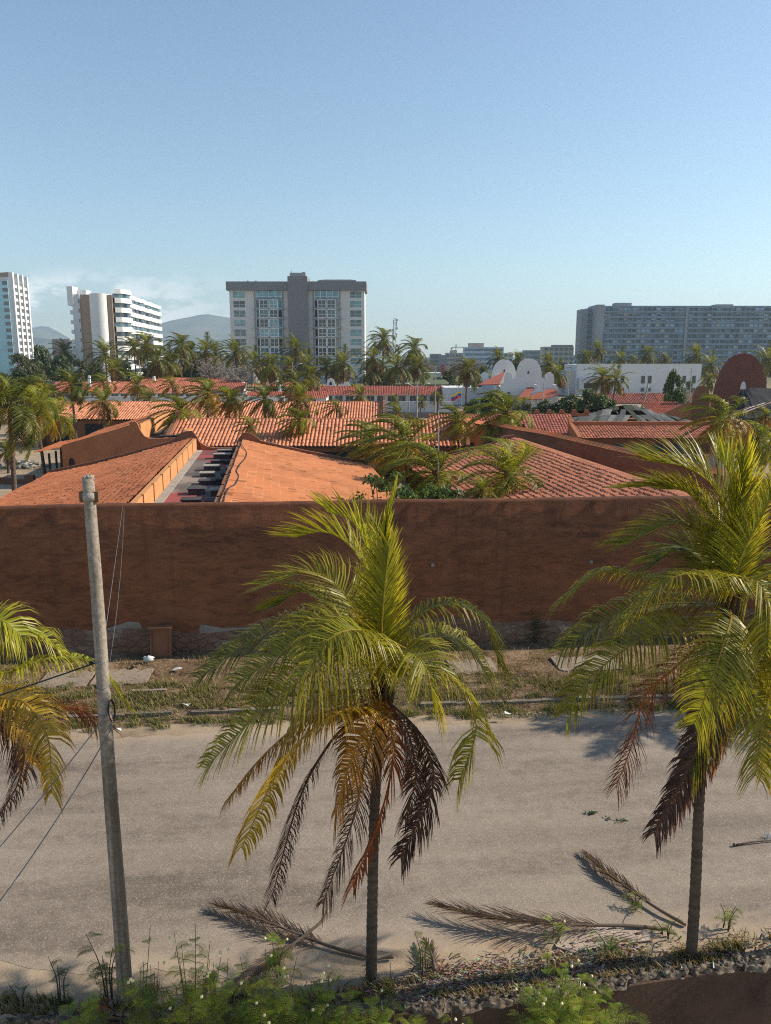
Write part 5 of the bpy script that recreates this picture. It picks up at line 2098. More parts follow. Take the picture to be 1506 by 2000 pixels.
for j in range(7):
    for i in range(nf + 1):
        u, v_ = i / nf, j / 6
        vs.append((-.15 - u * 1.75, .12 * math.sin(u * 7 + v_ * 2), Z(764, 150) - v_ * 1.15 - u * .75 + .08 * math.sin(u * 6)))
    cs += [None] * (nf + 1)
fs, fc = [], []
vv, cc = [], []
for j in range(6):
    c = [(.75, .55, .04), (.75, .55, .04), (.03, .06, .30), (.03, .06, .30), (.55, .03, .05), (.55, .03, .05)][j]
    for i in range(nf):
        q = [j * (nf + 1) + i, j * (nf + 1) + i + 1, (j + 1) * (nf + 1) + i + 1, (j + 1) * (nf + 1) + i]
        g.add([vs[k_] for k_ in q], [(0, 1, 2, 3)], [c] * 4)
for i in range(8):          # arc of small stars on the middle band
    a = math.pi * (.15 + .7 * i / 7)
    u, v_ = .5 - .22 * math.cos(a), .53 - .09 * math.sin(a)
    k_ = (-.15 - u * 1.75, .12 * math.sin(u * 7 + v_ * 2) - .02, Z(764, 150) - v_ * 1.15 - u * .75 + .08 * math.sin(u * 6))
    g.box(k_[0] - .035, k_[0] + .035, k_[1] - .005, k_[1], k_[2] - .035, k_[2] + .035)
    g.c[-8:] = [(.8, .8, .8)] * 8
o = part('yellow_blue_red_flag', g, M_FLAG, None)
o.name = 'flag'
o.location = t.location
tag(o, 'yellow, blue and red national flag flying from the thin pole', 'flag')

# green roofed building
t, L, zt = facade('green_roof_building', 'low building with a wide dull green roof behind the tall palms', 'building', 752, 868, 752, 205, 14, M_GREYD)
g = MB()
g.prism([(-2, -1, zt), (L + 2, -1, zt), (L - 2, 8, Z(732, 213)), (3, 8, Z(732, 213))], (0, 0, .2))
part('roof', g, plain('dull green roof', (.12, .15, .085), .15, .3), t)
t, L, zt = facade('white_building', 'small white building showing its upper storey above the green roof', 'building', 826, 862, 728, 216, 8, M_WHITE, 4)
win(t, L * .35, L * .75, zt - 1.1, zt - .4, M_GL_DARK, None, 0, 0, 0)

# white church like house with rounded gables
YC = 152
t = thing('rounded_gable_house', 'white house with two great rounded gables and red roof planes between', 'house', (X(975, YC), YC, 0))
ox = t.location.x
zc = lambda py: Z(py, YC)
xc = lambda px: X(px, YC) - ox
out = [(978, 800), (978, 752), (981, 748), (983, 753), (985, 742), (987, 732), (992, 727), (998, 729), (1000, 736), (1001, 743), (1005, 738), (1008, 728), (1011, 715), (1016, 706),
       (1023, 701), (1031, 700), (1040, 701), (1048, 706), (1053, 714), (1056, 724), (1057, 734), (1060, 740), (1064, 742), (1065, 733), (1069, 728), (1075, 727), (1080, 731), (1082, 740), (1082, 756), (1086, 750), (1090, 758), (1090, 800)]
g = MB()
g.prism([(xc(a), 0, zc(b)) for a, b in out[1:-1]] + [(xc(1090), 0, 0), (xc(978), 0, 0)], (0, .6, 0))
part('front_gable', g, M_WHITE, t)
g = MB()
YR = YC + 16
xr = lambda px: X(px, YR) - ox
g.prism([(xr(935), 16, 0), (xr(939), 16, Z(742, YR)), (xr(940), 16, Z(730, YR)), (xr(946, ), 16, Z(726, YR)), (xr(953), 16, Z(730, YR)), (xr(955), 16, Z(745, YR))] +
        [(x, 16, z) for x, z in arch_outline(xr(961), xr(1007), Z(735, YR), Z(702, YR), 18, 2.2)] + [(xr(1007), 16, 0)], (0, .6, 0))
part('rear_gable', g, M_WHITE, t)
M_REDF = plain('distant red tile', (.30, .085, .055), .15, .5)
g = MB()
g.prism([(xc(932), 2, Z(754, YC)), (xc(978), 1, Z(752, YC)), (xc(1004), 15.8, Z(728, YR)), (xr(985), 15.8, Z(727, YR))], (0, 0, .15))
part('roof', g, M_REDF, t)
g = MB()
g.prism([(xc(978), .7, 0), (xc(978), .7, zc(757)), (xr(961), 15.9, Z(737, YR)), (xr(961), 15.9, 0)], (.3, 0, 0))
part('side_wall', g, M_WHITE, t)
for px, py in ((1031, 727), (984, 724)):
    g = MB()
    yy = -.02 if px > 1000 else 15.98
    Yq = YC + yy
    xx = X(px, Yq) - ox
    g.prism([(xx + x, yy, z) for x, z in arch_outline(-.2, .2, Z(py + 3, Yq), Z(py - 3, Yq), 8, 2)], (0, .015, 0))
    part('bell_opening', g, M_GL_DARK, t)
# porch roofs in front
g = MB()
g.prism([(xc(1004), -5, zc(776)), (xc(1022), -5, zc(776)), (xc(1043), -.02, zc(758)), (xc(1030), -.02, zc(758))], (0, 0, .15))
part('porch_roof', g, M_REDF, t)
g = MB()
g.prism([(xc(1014), -6, zc(778)), (xc(1046), -6.2, zc(777)), (xc(1080), -5, zc(770)), (xc(1086), -.02, zc(761)), (xc(1062), -.02, zc(761))], (0, 0, .15))
part('porch_roof', g, M_REDF, t)
g = MB()
g.prism([(xc(1028), -2, zc(768)), (xc(1052), -2, zc(757)), (xc(1064), -2, zc(760)), (xc(1040), -2, zc(774))], (0, .3, 0))
part('swept_wall', g, M_WHITE, t)
for px, w_ in ((1003, .5), (1030, .7), (1040, .35)):
    g = MB()
    g.box(xc(px), xc(px) + w_, -4.6, -4.1, 0, zc(779))
    part('porch_post', g, M_WHITE, t)
for px in (986, 997, 1012, 1020):
    g = MB()
    x = xc(px)
    g.prism([(x + a, -.03 if px < 1005 else -.9, z) for a, z in arch_outline(-.45, .45, zc(795), zc(772), 10, 2.2)], (0, .02, 0))
    part('arched_window', g, M_GL_DARK, t)
g = MB()
x = xc(993)
g.tube([(x, -.5, zc(766)), (x, -.5, zc(770))], [.25, .18], 8)
g.tube([(x, -.5, zc(770)), (x, -.1, zc(771))], .05, 5)
part('wall_lantern', g, M_BLACK, t)

# white flat block with its window pairs
YW = 200
t, L, zt = facade('white_block', 'long flat roofed white block with pairs of tall dark windows', 'building', 1127, 1371, 712, YW, 14, M_WHITE)
ox = t.location.x
for px in (1183, 1211, 1251, 1264, 1331, 1344, 1350):
    if px == 1344:
        continue
    a = X(px, YW) - ox
    win(t, a, a + .95, Z(749, YW), Z(734, YW), M_GL_DARK, M_WFRAME, 0, 0, 0, .05)
    win(t, a, a + .95, Z(765, YW), Z(757, YW), M_GL_MID, M_WFRAME, 0, 0, 0, .05)
g = MB()
g.box(-2, .01, 2, 12, 0, Z(724, YW + 2))
part('lower_wing', g, M_WHITE2, t)
g = MB()
g.box(.3, 6.2, -1.6, -.01, Z(760, YW), Z(738, YW))
part('balcony', g, plain('pale blue grey render', (.50, .53, .58), .1, .4), t)
win(t, 1.6, 4.6, Z(758, YW), Z(748, YW), M_GL_DARK, None, 0, 0, -1.6)
g = MB()
g.box(0, L, -.06, .5, zt, zt + .18)
part('coping', g, M_WHITE, t)
white_house('white house with a long plain red roof in front of the flat white block', 1150, 1330, 768, 785, 168, 41, 5, 1.6, (.28, .085, .06), 3.5)
white_house('pale house with red roof right of the leaning trunk', 1290, 1420, 770, 790, 150, 42, 2, 1.4, (.33, .10, .065), 3.5)


# ------------------------------------------------------------------ street lamps and posts
def lamp(label, px, py_top, py_base, Y, arms, pxw=10):
    b = V((X(px, Y, py_top), Y, 0))
    zt = Z(py_top, Y)
    t = thing('lamp_post', label, 'street lamp', b, 0, 'grey posts and lamps among the palms')
    g = MB()
    g.tube([(0, 0, 0), (0, 0, zt)], [.11, .06], 8)
    part('post', g, M_CONC, t)
    for sg in arms:
        g = MB()
        g.tube([(0, 0, zt - .9), (sg * .6, 0, zt - .75), (sg * 1.35, 0, zt - .35)], [.05, .045, .045], 6)
        part('arm', g, M_METAL, t)
        g = MB()
        g.ball((sg * 1.6, 0, zt - .3), .28, 8, 5, (1.3, .6, .35))
        part('lamp_head', g, M_METAL, t, True)
    return t


lamp('twin armed lamp post standing before the red roofs at the left', 272, 703, 780, 130, (-1, 1))
lamp('single armed lamp post below the dark core of the grey tower', 571, 707, 760, 160, (1,))
lamp('lamp post with upturned arms right of the tall palms', 815, 745, 801, 125, (-1, 1))
lamp('double headed lamp post in front of the rounded gable house', 1062, 748, 790, 140, (-1, 1))
lamp('thin lamp post between the rounded gables and the white block', 1112, 716, 765, 190, ())
lamp('tallest bare grey post left of the flag', 851, 712, 812, 118, ())
lamp('thin pole at the right end of the white block', 1351, 719, 790, 130, ())
lamp('white lamp bracket between two palms under the bare tree', 523, 741, 768, 140, (1,))
lamp('thin post standing before the middle of the long white house', 799, 762, 800, 138, ())


# ------------------------------------------------------------------ the grey apartment tower
YT_ = 300
S = YT_ / FPX
zT = lambda py: at(580, py, YT_).z
x0 = X(449, YT_, 620)
t = thing('apartment_tower', 'wide grey apartment tower with a darker central core and bay window columns', 'apartment tower', (x0, YT_, 0))
tw = t
xT = lambda px: X(px, YT_, 620) - x0
rg = random.Random(77)
ztop = zT(566)
g = MB()
g.box(0, xT(712), .5, 16, 0, ztop)
part('wall', g, M_GREYW, t)
g = MB()
g.box(-.9, xT(716), -.9, 16.8, zT(567), zT(550))
part('roof_band', g, M_GREYD, t)
g = MB()
g.box(xT(564), xT(602), -1.5, 10, 0, zT(540))
part('core_tower', g, M_GREYD, t)
g = MB()
g.box(xT(567), xT(598), 1, 9, zT(540), zT(532))
g.box(xT(570), xT(571), 1, 1.2, zT(532), zT(528))
g.box(xT(590), xT(596), 3, 6, zT(532), zT(529.5))
part('plant_room', g, M_GREYM, t)
for px in (484, 500):
    g = MB()
    g.tube([(xT(px), 3, zT(550)), (xT(px), 3, zT(546.5))], [.5, .35], 8)
    part('roof_vent', g, M_GREYM, t)
g = MB()
for px in (626, 640, 655, 672, 688):
    g.box(xT(px), xT(px) + .25, 2, 2.25, zT(556), zT(548))
    g.box(xT(px), xT(px) + .25, 9, 9.25, zT(556), zT(548))
pv = part('roof_terrace', g, M_GREYD, t)
g = MB()
g.box(xT(621), xT(696), 1, 10, zT(549), zT(546.8))
g.prism([(xT(622), 1.2, zT(546.7)), (xT(695), 1.2, zT(546.7)), (xT(684), 5, zT(543)), (xT(632), 5, zT(543))], (0, .1, 0))
part('canopy', g, M_GREYD, pv)
for a, b in ((498, 553), (612, 664)):       # recessed grey bay strips
    g = MB()
    g.box(xT(a - 1), xT(b + 1), .3, .49, 0, zT(567))
    part('bay_strip', g, M_GREYM, t)
floor_y = [575 + 18.6 * i for i in range(10)]
for i, py in enumerate(floor_y):
    z1, z0 = zT(py - 6.2), zT(py + 6.6)
    for a, b in ((456.5, 479), (684, 706)):
        gl = GLASSES[rg.choice((0, 0, 1, 2, 2, 3))] if a < 600 else GLASSES[rg.choice((1, 1, 2, 3, 2))]
        win(t, xT(a), xT(b), z0, z1, gl, M_WFRAME, 1, 1, .5, .11)
    for a, b in ((501, 551), (615, 662)):
        xa, xb = xT(a), xT(b)
        xm = (xa + xb) / 2
        if i == 0:
            g = MB()
            g.box(xa, xb, .1, .29, zT(583), zT(567.5))
            p_ = part('window', g, M_GL_TEAL, t)
            f = MB()
            for q in range(5):
                f.box(xa + (xb - xa) * q / 4 - .08, xa + (xb - xa) * q / 4 + .08, .02, .095, zT(583), zT(567.5))
            f.box(xa, xb, -.5, -.4, zT(580), zT(579.3))
            part('frame', f, M_WFRAME, p_)
            continue
        slab = MB()
        slab.box(xa - 1.0, xb + 1.0, -.8, .29, zT(py + 10.6), zT(py + 8.6))
        part('floor_band', slab, M_GREYM, t)
        z1, z0 = zT(py - 7.6), zT(py + 8.3)
        for sg, (u0, u1) in ((-1, (xa, xm - .2)), (1, (xm + .2, xb))):
            gl = GLASSES[rg.choice((0, 0, 0, 2, 2, 3, 1))]
            # a canted bay: front panes and one slanting side pane
            w2 = .30 * (u1 - u0)
            fx0, fx1 = (u0 + w2, u1) if sg < 0 else (u0, u1 - w2)
            g = MB()
            g.box(fx0, fx1, -1.0, .28, z0, z1)
            sx = u0 if sg < 0 else u1
            ex = fx0 if sg < 0 else fx1
            g.prism([(sx, .28, z0), (ex, -1.0, z0), (ex, .28, z0)], (0, 0, (z1 - z0) * .92))
            p_ = part('window', g, gl, t)
            f = MB()
            fw = .13
            f.box(fx0 - fw, fx0 + fw, -1.1, -1.01, z0, z1)
            f.box(fx1 - fw, fx1 + fw, -1.1, -1.01, z0, z1)
            fm = (fx0 + fx1) / 2
            f.box(fm - .06, fm + .06, -1.08, -1.01, z0, z1)
            f.box(fx0, fx1, -1.1, -1.01, z1 - .12, z1 + .12)
            f.box(fx0, fx1, -1.1, -1.01, z0 - .12, z0 + .12)
            zm = z0 + (z1 - z0) * .4
            f.box(fx0, fx1, -1.08, -1.012, zm - .06, zm + .06)
            f.tube([(sx, .2, z1 * 1), (ex, -1.03, z1)], .10, 4)
            f.tube([(sx, .2, z0), (ex, -1.03, z0)], .10, 4)
            f.tube([(sx, .2, z0), (sx, .2, z1)], .10, 4)
            part('frame', f, M_WFRAME, p_)

# ------------------------------------------------------------------ white terraced hotel with wavy balconies
YA = 250.0
zA = lambda py: at(230, py, YA).z
A0 = V((X(222, YA, 640), YA, 0))
A1 = V((X(314, 336, 640), 336, 0))
t = thing('terraced_hotel', 'white hotel with wavy rounded balcony bands and tan strips on its end wall', 'hotel', A0)
d_ = (A1 - A0)
LH = d_.length
d_.normalize()
nr_ = V((d_.y, -d_.x, 0))
ztop = zA(573)
NFL = 10
fh = ztop / NFL
ww_ = X(222, YA, 640) - X(147, YA, 640)
body = MB()
body.obox(-nr_ * 11 + d_ * .5, nr_ * 9.5, d_ * LH, V((0, 0, ztop - .3)))
part('wall', body, M_WHITE2, t)


def wav(off, step=.35):
    """Wavy plan of the balcony front."""
    pts = []
    bays = [(0, 13, 3.4)] + [(13 + i * 7.3, 13 + (i + 1) * 7.3, 1.5) for i in range(10)]
    for (a, b, r_) in bays:
        n = 20
        for i in range(n):
            u = i / n
            s = a + (b - a) * u
            q = (1 - abs(2 * u - 1) ** 2.6) ** .5 * r_ - .6
            pts.append(d_ * s + nr_ * (q + off + (1.4 if a == 0 else .25 * math.sin(a * .35))))
    return pts


for k_ in range(NFL):
    zb = k_ * fh
    for nm, off, z0, z1, m_ in (('balcony_band', .0, zb + .1, zb + fh * .56, M_WHITE), ('window_band', -.55, zb + fh * .56, min(ztop, zb + fh + .1), M_GL_DARK if k_ % 3 else M_GL_MID)):
        P = wav(off)
        g = MB()
        n = len(P)
        inn = [p - nr_ * 3.2 for p in P]
        g.add([p + V((0, 0, z0)) for p in P] + [p + V((0, 0, z1)) for p in P], [(i, i + 1, n + i + 1, n + i) for i in range(n - 1)])
        if nm == 'balcony_band':
            g.add([p + V((0, 0, z1)) for p in P] + [p + V((0, 0, z1)) for p in inn], [(i, i + 1, n + i + 1, n + i) for i in range(n - 1)])
            g.add([p + V((0, 0, z0)) for p in P] + [p + V((0, 0, z0)) for p in inn], [(i, n + i, n + i + 1, i + 1) for i in range(n - 1)])
        part(nm, g, m_, t, False)
g = MB()
P = wav(.05)
n = len(P)
g.add([p + V((0, 0, ztop)) for p in P] + [p + V((0, 0, ztop + 1.3)) for p in P] + [p - nr_ * .4 + V((0, 0, ztop + 1.3)) for p in P],
      [(i, i + 1, n + i + 1, n + i) for i in range(n - 1)] + [(n + i, n + i + 1, 2 * n + i + 1, 2 * n + i) for i in range(n - 1)])
part('roof_parapet', g, M_WHITE, t)
# end wall facing the street: flat white, tan strip, rounded white shaft, tan strip
ex = lambda px: X(px, YA, 640) - A0.x
for a, b, m_, y0, zt_ in ((147, 161, M_WHITE2, -1.0, 575), (161, 180, M_TAN, -.6, 576), (213, 223, M_TAN, -.4, 576)):
    g = MB()
    g.box(ex(a), ex(b), y0, 6, 0, zA(zt_))
    part('end_wall', g, m_, t)
g = MB()
cxm, rx = (ex(180) + ex(213)) / 2, (ex(213) - ex(180)) / 2
g.prism([(cxm + rx * math.cos(a), 0 - rx * .75 * max(0, math.sin(a)) - .6, 0) for a in [math.pi * i / 20 for i in range(21)]] + [(ex(180), 4, 0), (ex(213), 4, 0)], (0, 0, zA(574)))
part('stair_shaft', g, M_WHITE, t)
for k_ in range(8):
    win(t, ex(158.2), ex(160.6), zA(592 + 19 * k_), zA(585 + 19 * k_), M_GL_DARK, None, 0, 0, -1.0)
g = MB()
g.box(ex(139), ex(150), -1.4, 3, zA(597), zA(560))
g.box(ex(150), ex(168), 2, 6, zA(576), zA(565))
part('roof_tank_room', g, M_WHITE, t)
for k_ in range(7):
    py = 602 + 19 * k_
    g = MB()
    g.box(ex(140.5), ex(147), -.6, 3, zA(py + 12), zA(py + 4))
    part('side_balcony', g, M_WHITE, t)

# ------------------------------------------------------------------ tall white tower at the left edge
YL = 330.0
zL = lambda py: at(40, py, YL).z
L0 = V((X(23, YL, 620), YL, 0))
t = thing('apartment_tower', 'tall white apartment tower with ribbed balcony side at the left edge', 'apartment tower', L0)
d2 = (V((X(56, 352, 620), 352, 0)) - L0)
LL_ = d2.length
d2.normalize()
n2 = V((d2.y, -d2.x, 0))
zt_ = zL(533)
g = MB()
g.obox(V((-16, 0, 0)), V((16, 0, 0)), d2 * LL_, V((0, 0, zt_ - 1.5)))
part('wall', g, M_WHITE2, t)
g = MB()
g.box(-16, -.4, -.25, -.01, 0, zt_ - 3)
part('blue_face', g, M_CYAN, t)
g = MB()
g.prism([(-9, .5, zt_ - 1.5), (0, .5, zt_ - 1.5), (0, .5, zt_ + .4), (-3, .5, zt_ + .2), (-7, .5, zt_ - .5)], d2 * 9)
part('roof_shell', g, M_TAN, t)
nf_ = 15
fh2 = (zt_ - 3) / nf_
for i in range(4):
    g = MB()
    g.obox(d2 * (LL_ * (i + .02) / 3.6) + n2 * .01, n2 * 1.6, d2 * 1.5, V((0, 0, zt_ + .3)))
    part('rib', g, M_WHITE, t)
for k_ in range(nf_):
    for i in range(3):
        g = MB()
        g.obox(d2 * (LL_ * i / 3.6 + 1.7) + n2 * .01 + V((0, 0, k_ * fh2 + .2)), n2 * 1.2, d2 * (LL_ / 3.6 - 1.9), V((0, 0, fh2 * .42)))
        p_ = part('balcony', g, M_WHITE, t)
    g = MB()
    g.box(-2.6, -.5, -.3, -.26, k_ * fh2 + fh2 * .4, k_ * fh2 + fh2 * .95)
    part('window', g, M_GL_DARK, t)
for i in range(3):
    g = MB()
    g.obox(d2 * (LL_ * i / 3.6 + 1.7) + n2 * .005, n2 * .02, d2 * (LL_ / 3.6 - 1.9), V((0, 0, zt_ - 3)))
    part('recess', g, M_GL_DARK, t)

# ------------------------------------------------------------------ long grey slab block at the right
YS = 420.0
zS = lambda py: at(1300, py, YS).z
x0 = X(1138, YS, 600)
t = thing('slab_block', 'very long grey concrete slab block with rows of ribbon windows', 'apartment block', (x0, YS, 0))
xS = lambda px: X(px, YS, 600) - x0
g = MB()
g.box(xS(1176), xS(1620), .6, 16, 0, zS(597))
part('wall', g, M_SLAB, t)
for a, b, y0, py in ((1143, 1157, 8, 602), (1166, 1180, -1.0, 595)):
    g = MB()
    g.box(xS(a), xS(b), y0, 18, 0, zS(py))
    part('end_pier', g, M_SLABL, t)
g = MB()
g.box(xS(1155), xS(1167), 9, 17, 0, zS(600))
part('recess_wall', g, M_SLAB, t)
for k_ in range(10):
    g = MB()
    g.box(xS(1156), xS(1166), 8.3, 8.98, zS(612 + 11 * k_), zS(607.5 + 11 * k_))
    part('recess_balcony', g, M_SLAB, t)
for a, b, py in ((1206, 1237, 590.5), (1404, 1437, 593.5)):
    g = MB()
    g.box(xS(a), xS(b), 3, 10, zS(598), zS(py))
    part('roof_house', g, M_SLABL, t)
g = MB()
g.box(xS(1340), xS(1345), -.4, .58, 0, zS(598))
part('joint_pier', g, M_SLABL, t)
npane = 33
k = NM('mixed ribbon glazing')
v_ = k.n('TexWhiteNoise')
m_ = k.n('Mapping')
m_.inputs['Scale'].default_value = (.42, .0001, .32)
k.t.links.new(k.tc.outputs['Object'], m_.inputs[0])
sn = k.n('Vector' + 'Math', operation='FLOOR')
k.t.links.new(m_.outputs[0], sn.inputs[0])
k.t.links.new(sn.outputs[0], v_.inputs['Vector'])
c = k.ramp(v_.outputs['Value'], [(0, (.03, .04, .055)), (.4, (.06, .075, .10)), (.66, (.13, .16, .20)), (.84, (.30, .40, .52)), (1, (.38, .30, .24))])
M_RIB = k.done(c, .25, .6)
for k_ in range(11):
    py = 600.5 + 10.6 * k_
    for a, b in ((1180, 1339), (1346, 1615)):
        g = MB()
        g.box(xS(a), xS(b), .3, .59, zS(py + 5.8), zS(py))
        p_ = part('ribbon_window', g, M_RIB, t)
        f = MB()
        f.box(xS(a), xS(b), -.25, .29, zS(py + 10.2), zS(py + 6.2))
        part('floor_band', f, M_SLAB, t)
        mu = MB()
        n = int((b - a) / 9)
        for q in range(n + 1):
            xx = xS(a + (b - a) * q / n)
            mu.box(xx - .22, xx + .22, .05, .29, zS(py + 5.8), zS(py))
        part('mullion', mu, M_SLAB, p_)['kind'] = 'stuff'

# ------------------------------------------------------------------ far town
def block(label, px0, px1, pyt, Y, m, rows, cols, glass, group='distant buildings of the town', depth=14, inset=.16, band=False, name='distant_building'):
    x0, x1 = X(px0, Y, pyt), X(px1, Y, pyt)
    t = thing(name, label, 'building', (x0, Y, 0), 0, group)
    L, zt = x1 - x0, Z(pyt, Y)
    g = MB()
    g.box(0, L, 0, depth, -1, zt)
    part('wall', g, m, t)
    fh_ = 3.4 * Y / 600
    for r_ in range(rows):
        z1 = zt - fh_ * (r_ + .3)
        if band:
            g = MB()
            g.box(.3, L - .3, -.06, -.01, z1 - fh_ * .5, z1)
            part('window_band', g, glass, t)
        else:
            for c_ in range(cols):
                a, b = L * (c_ + inset) / cols, L * (c_ + 1 - inset) / cols
                g = MB()
                g.box(a, b, -.06, -.01, z1 - fh_ * .52, z1)
                part('window', g, glass, t)
    return t, L, zt


M_BEIGE = plain('far beige render', (.42, .36, .29), .1, .1)
M_PINK = plain('far pink brick', (.44, .24, .19), .1, .1)
M_FBLUE = plain('far blue grey render', (.42, .46, .52), .1, .1)
M_FGREY = plain('far grey render', (.26, .26, .28), .1, .1)
M_FDARK = m_glass('far window glass', (.12, .14, .17), .3)
M_FBL = m_glass('far blue glazing', (.15, .20, .27), .25)
block('beige apartment block, leftmost of the far town', 841, 862, 691, 620, M_BEIGE, 3, 4, M_FDARK)
block('plain dark grey block between two beige ones in the far town', 858, 873, 693.5, 600, M_FGREY, 0, 0, M_FDARK)
t, L, zt = block('beige apartment block with balconies under the tower crane', 872, 907, 689, 610, M_BEIGE, 4, 6, M_FDARK)
g = MB()
g.box(L * .25, L * .6, 3, 9, zt, zt + 2)
part('roof_house', g, M_BEIGE, t)
t, L, zt = block('blue and white striped office block with a beige roof house in the far town', 908, 984, 678, 560, plain('far white spandrel', (.56, .58, .62), .1, .1), 7, 1, M_FBL, band=True)
g = MB()
g.box(L * .12, L * .5, 3, 10, zt, zt + 2.8)
part('roof_house', g, M_BEIGE, t)
block('low white block right of the striped office block', 984, 1002, 689, 600, M_CREAM, 3, 2, M_FDARK)
block('low pinkish block behind the rounded gables in the far town', 1012, 1032, 689, 640, M_BEIGE, 2, 4, M_FDARK)
t, L, zt = block('grey block with a rounded roof band in the far town', 1026, 1064, 684, 630, M_FGREY, 4, 1, M_FDARK, band=True)
t, L, zt = block('large beige apartment block with a grid of loggias near the grey slab', 1063, 1121, 677, 560, M_BEIGE, 6, 6, M_FDARK)
g = MB()
g.box(L * .3, L * .97, -.4, 8, zt - .01, zt + 1.2)
part('roof_band', g, M_FGREY, t)
t, L, zt = block('salmon pink apartment block before the hills at the left', 101, 137, 662, 700, M_PINK, 6, 5, M_FDARK)
block('narrow cream block beside the salmon pink one', 134, 147, 664, 690, M_CREAM, 5, 2, M_FDARK)
block('low red shanty block in the far town right of the tall palms', 830, 846, 707, 520, M_PINK, 1, 4, M_FDARK)
block('small pale far block just left of the beige ones', 826, 842, 698, 900, M_CREAM, 2, 3, M_FDARK)
block('low brown far house right of the grey tower', 712, 735, 700, 520, M_PINK, 1, 3, M_FDARK)
block('low red far house beside the lattice mast', 782, 800, 704, 520, M_PINK, 1, 3, M_FDARK)
block('far pale wall block right of the beige loggia block', 1120, 1136, 694, 800, M_FBLUE, 1, 3, M_FDARK)
rg = random.Random(6)
hs = []
for i in range(10):
    px = 838 + i * 7.5 + rg.uniform(-2, 2)
    block(['tiny %s far house, number %d seen along the foot of the beige blocks' % (c, 1) for c in ('red',)][0] if False else 'tiny reddish or pale house at the foot of the far beige blocks', px, px + rg.uniform(5, 8), 713 + rg.uniform(-2, 3), 430 + rg.uniform(-20, 20), rg.choice((M_PINK, M_BEIGE, M_REDF)), 0, 0, M_FDARK, 'tiny far houses at the foot of the beige blocks', 6)
# tower crane
t = thing('tower_crane', 'thin tower crane above the far beige blocks', 'crane', (X(890, 640), 640, 0))
g = MB()
zc_ = Z(679, 640)
for dx in (-.6, .6):
    g.tube([(dx, 0, 0), (dx, 0, zc_ + 2)], .18, 4)
part('mast', g, M_METAL, t)
g = MB()
g.tube([(-4, 0, zc_), (7.5, 0, zc_ + .4)], .28, 4)
g.tube([(0, 0, zc_ + 3), (7, 0, zc_ + .5)], .08, 3)
g.tube([(0, 0, zc_ + 3), (-3.8, 0, zc_)], .08, 3)
g.tube([(0, 0, zc_), (0, 0, zc_ + 3)], .22, 4)
part('jib', g, M_METAL, t)
g = MB()
g.box(-4.3, -3, -.5, .5, zc_ - 1.4, zc_)
part('counterweight', g, M_FGREY, t)
# lattice mast with dishes
YM = 380
t = thing('radio_mast', 'lattice radio mast with white and dark dishes between tall palms', 'radio mast', (X(771, YM, 650), YM, 0))
zm1 = Z(622, YM)
g = MB()
hw = .75
for dx in (-hw, hw):
    for dy in (-hw, hw):
        g.tube([(dx, dy, 0), (dx * .8, dy * .8, zm1)], .17, 4)
nb = 16
for i in range(nb):
    z0, z1 = zm1 * i / nb, zm1 * (i + 1) / nb
    for dy in (-hw, hw):
        sg = 1 if i % 2 else -1
        g.tube([(-hw * sg, dy, z0), (hw * sg, dy, z1)], .09, 3)
        g.tube([(-hw, dy, z1), (hw, dy, z1)], .06, 3)
part('lattice', g, M_METAL, t)
for py, dx, m_ in ((625.5, .9, M_WHITE), (641.5, .9, M_WHITE), (675, .95, M_FGREY), (683, .95, M_FGREY)):
    g = MB()
    z = Z(py, YM)
    g.tube([(dx, -.9, z), (dx, -.5, z)], [.62, .5], 14)
    part('dish', g, m_, t)
for py, dx in ((648, -.95), (655, -1.1), (655, 1.0), (668, -1.0), (676, -1.2), (633, .9)):
    g = MB()
    z = Z(py, YM)
    g.box(dx - .13, dx + .13, -.9, -.6, z - 1.0, z + 1.0)
    part('antenna_panel', g, M_WHITE, t)

# ------------------------------------------------------------------ palms of the resort and beyond
PROTO = {}


def proto(kind):
    """Crown meshes shared by the palms; built about a unit frond length of 2.9 m."""
    if kind in PROTO:
        return PROTO[kind]
    spec = {
        'w1': dict(seed=1, nf=20, wind=1.5, yellow=.35), 'w2': dict(seed=2, nf=18, wind=1.9, yellow=.5), 'w3': dict(seed=3, nf=19, wind=1.3, yellow=.25, dead=5),
        'w4': dict(seed=4, nf=16, wind=1.7, yellow=.3, dead=2), 'w5': dict(seed=5, nf=22, wind=1.1, yellow=.6, dead=6),
        'c1': dict(seed=6, nf=22, wind=.45, yellow=.15, dead=4), 'c2': dict(seed=7, nf=20, wind=.3, yellow=.2, dead=8), 'c3': dict(seed=8, nf=24, wind=.7, yellow=.1, dead=5, droopy=1.25),
        'n1': dict(seed=9, nf=26, wind=1.6, yellow=.35, nl=54, wid=.038, dead=5), 'n2': dict(seed=10, nf=24, wind=1.9, yellow=.5, nl=54, wid=.038, dead=4),
        'n3': dict(seed=12, nf=26, wind=1.1, yellow=.22, nl=54, wid=.038, dead=5),
    }[kind]
    PROTO[kind] = crown_mesh(**spec).mesh('palm_crown', [M_PALM])
    return PROTO[kind]


TRUNKS = {}


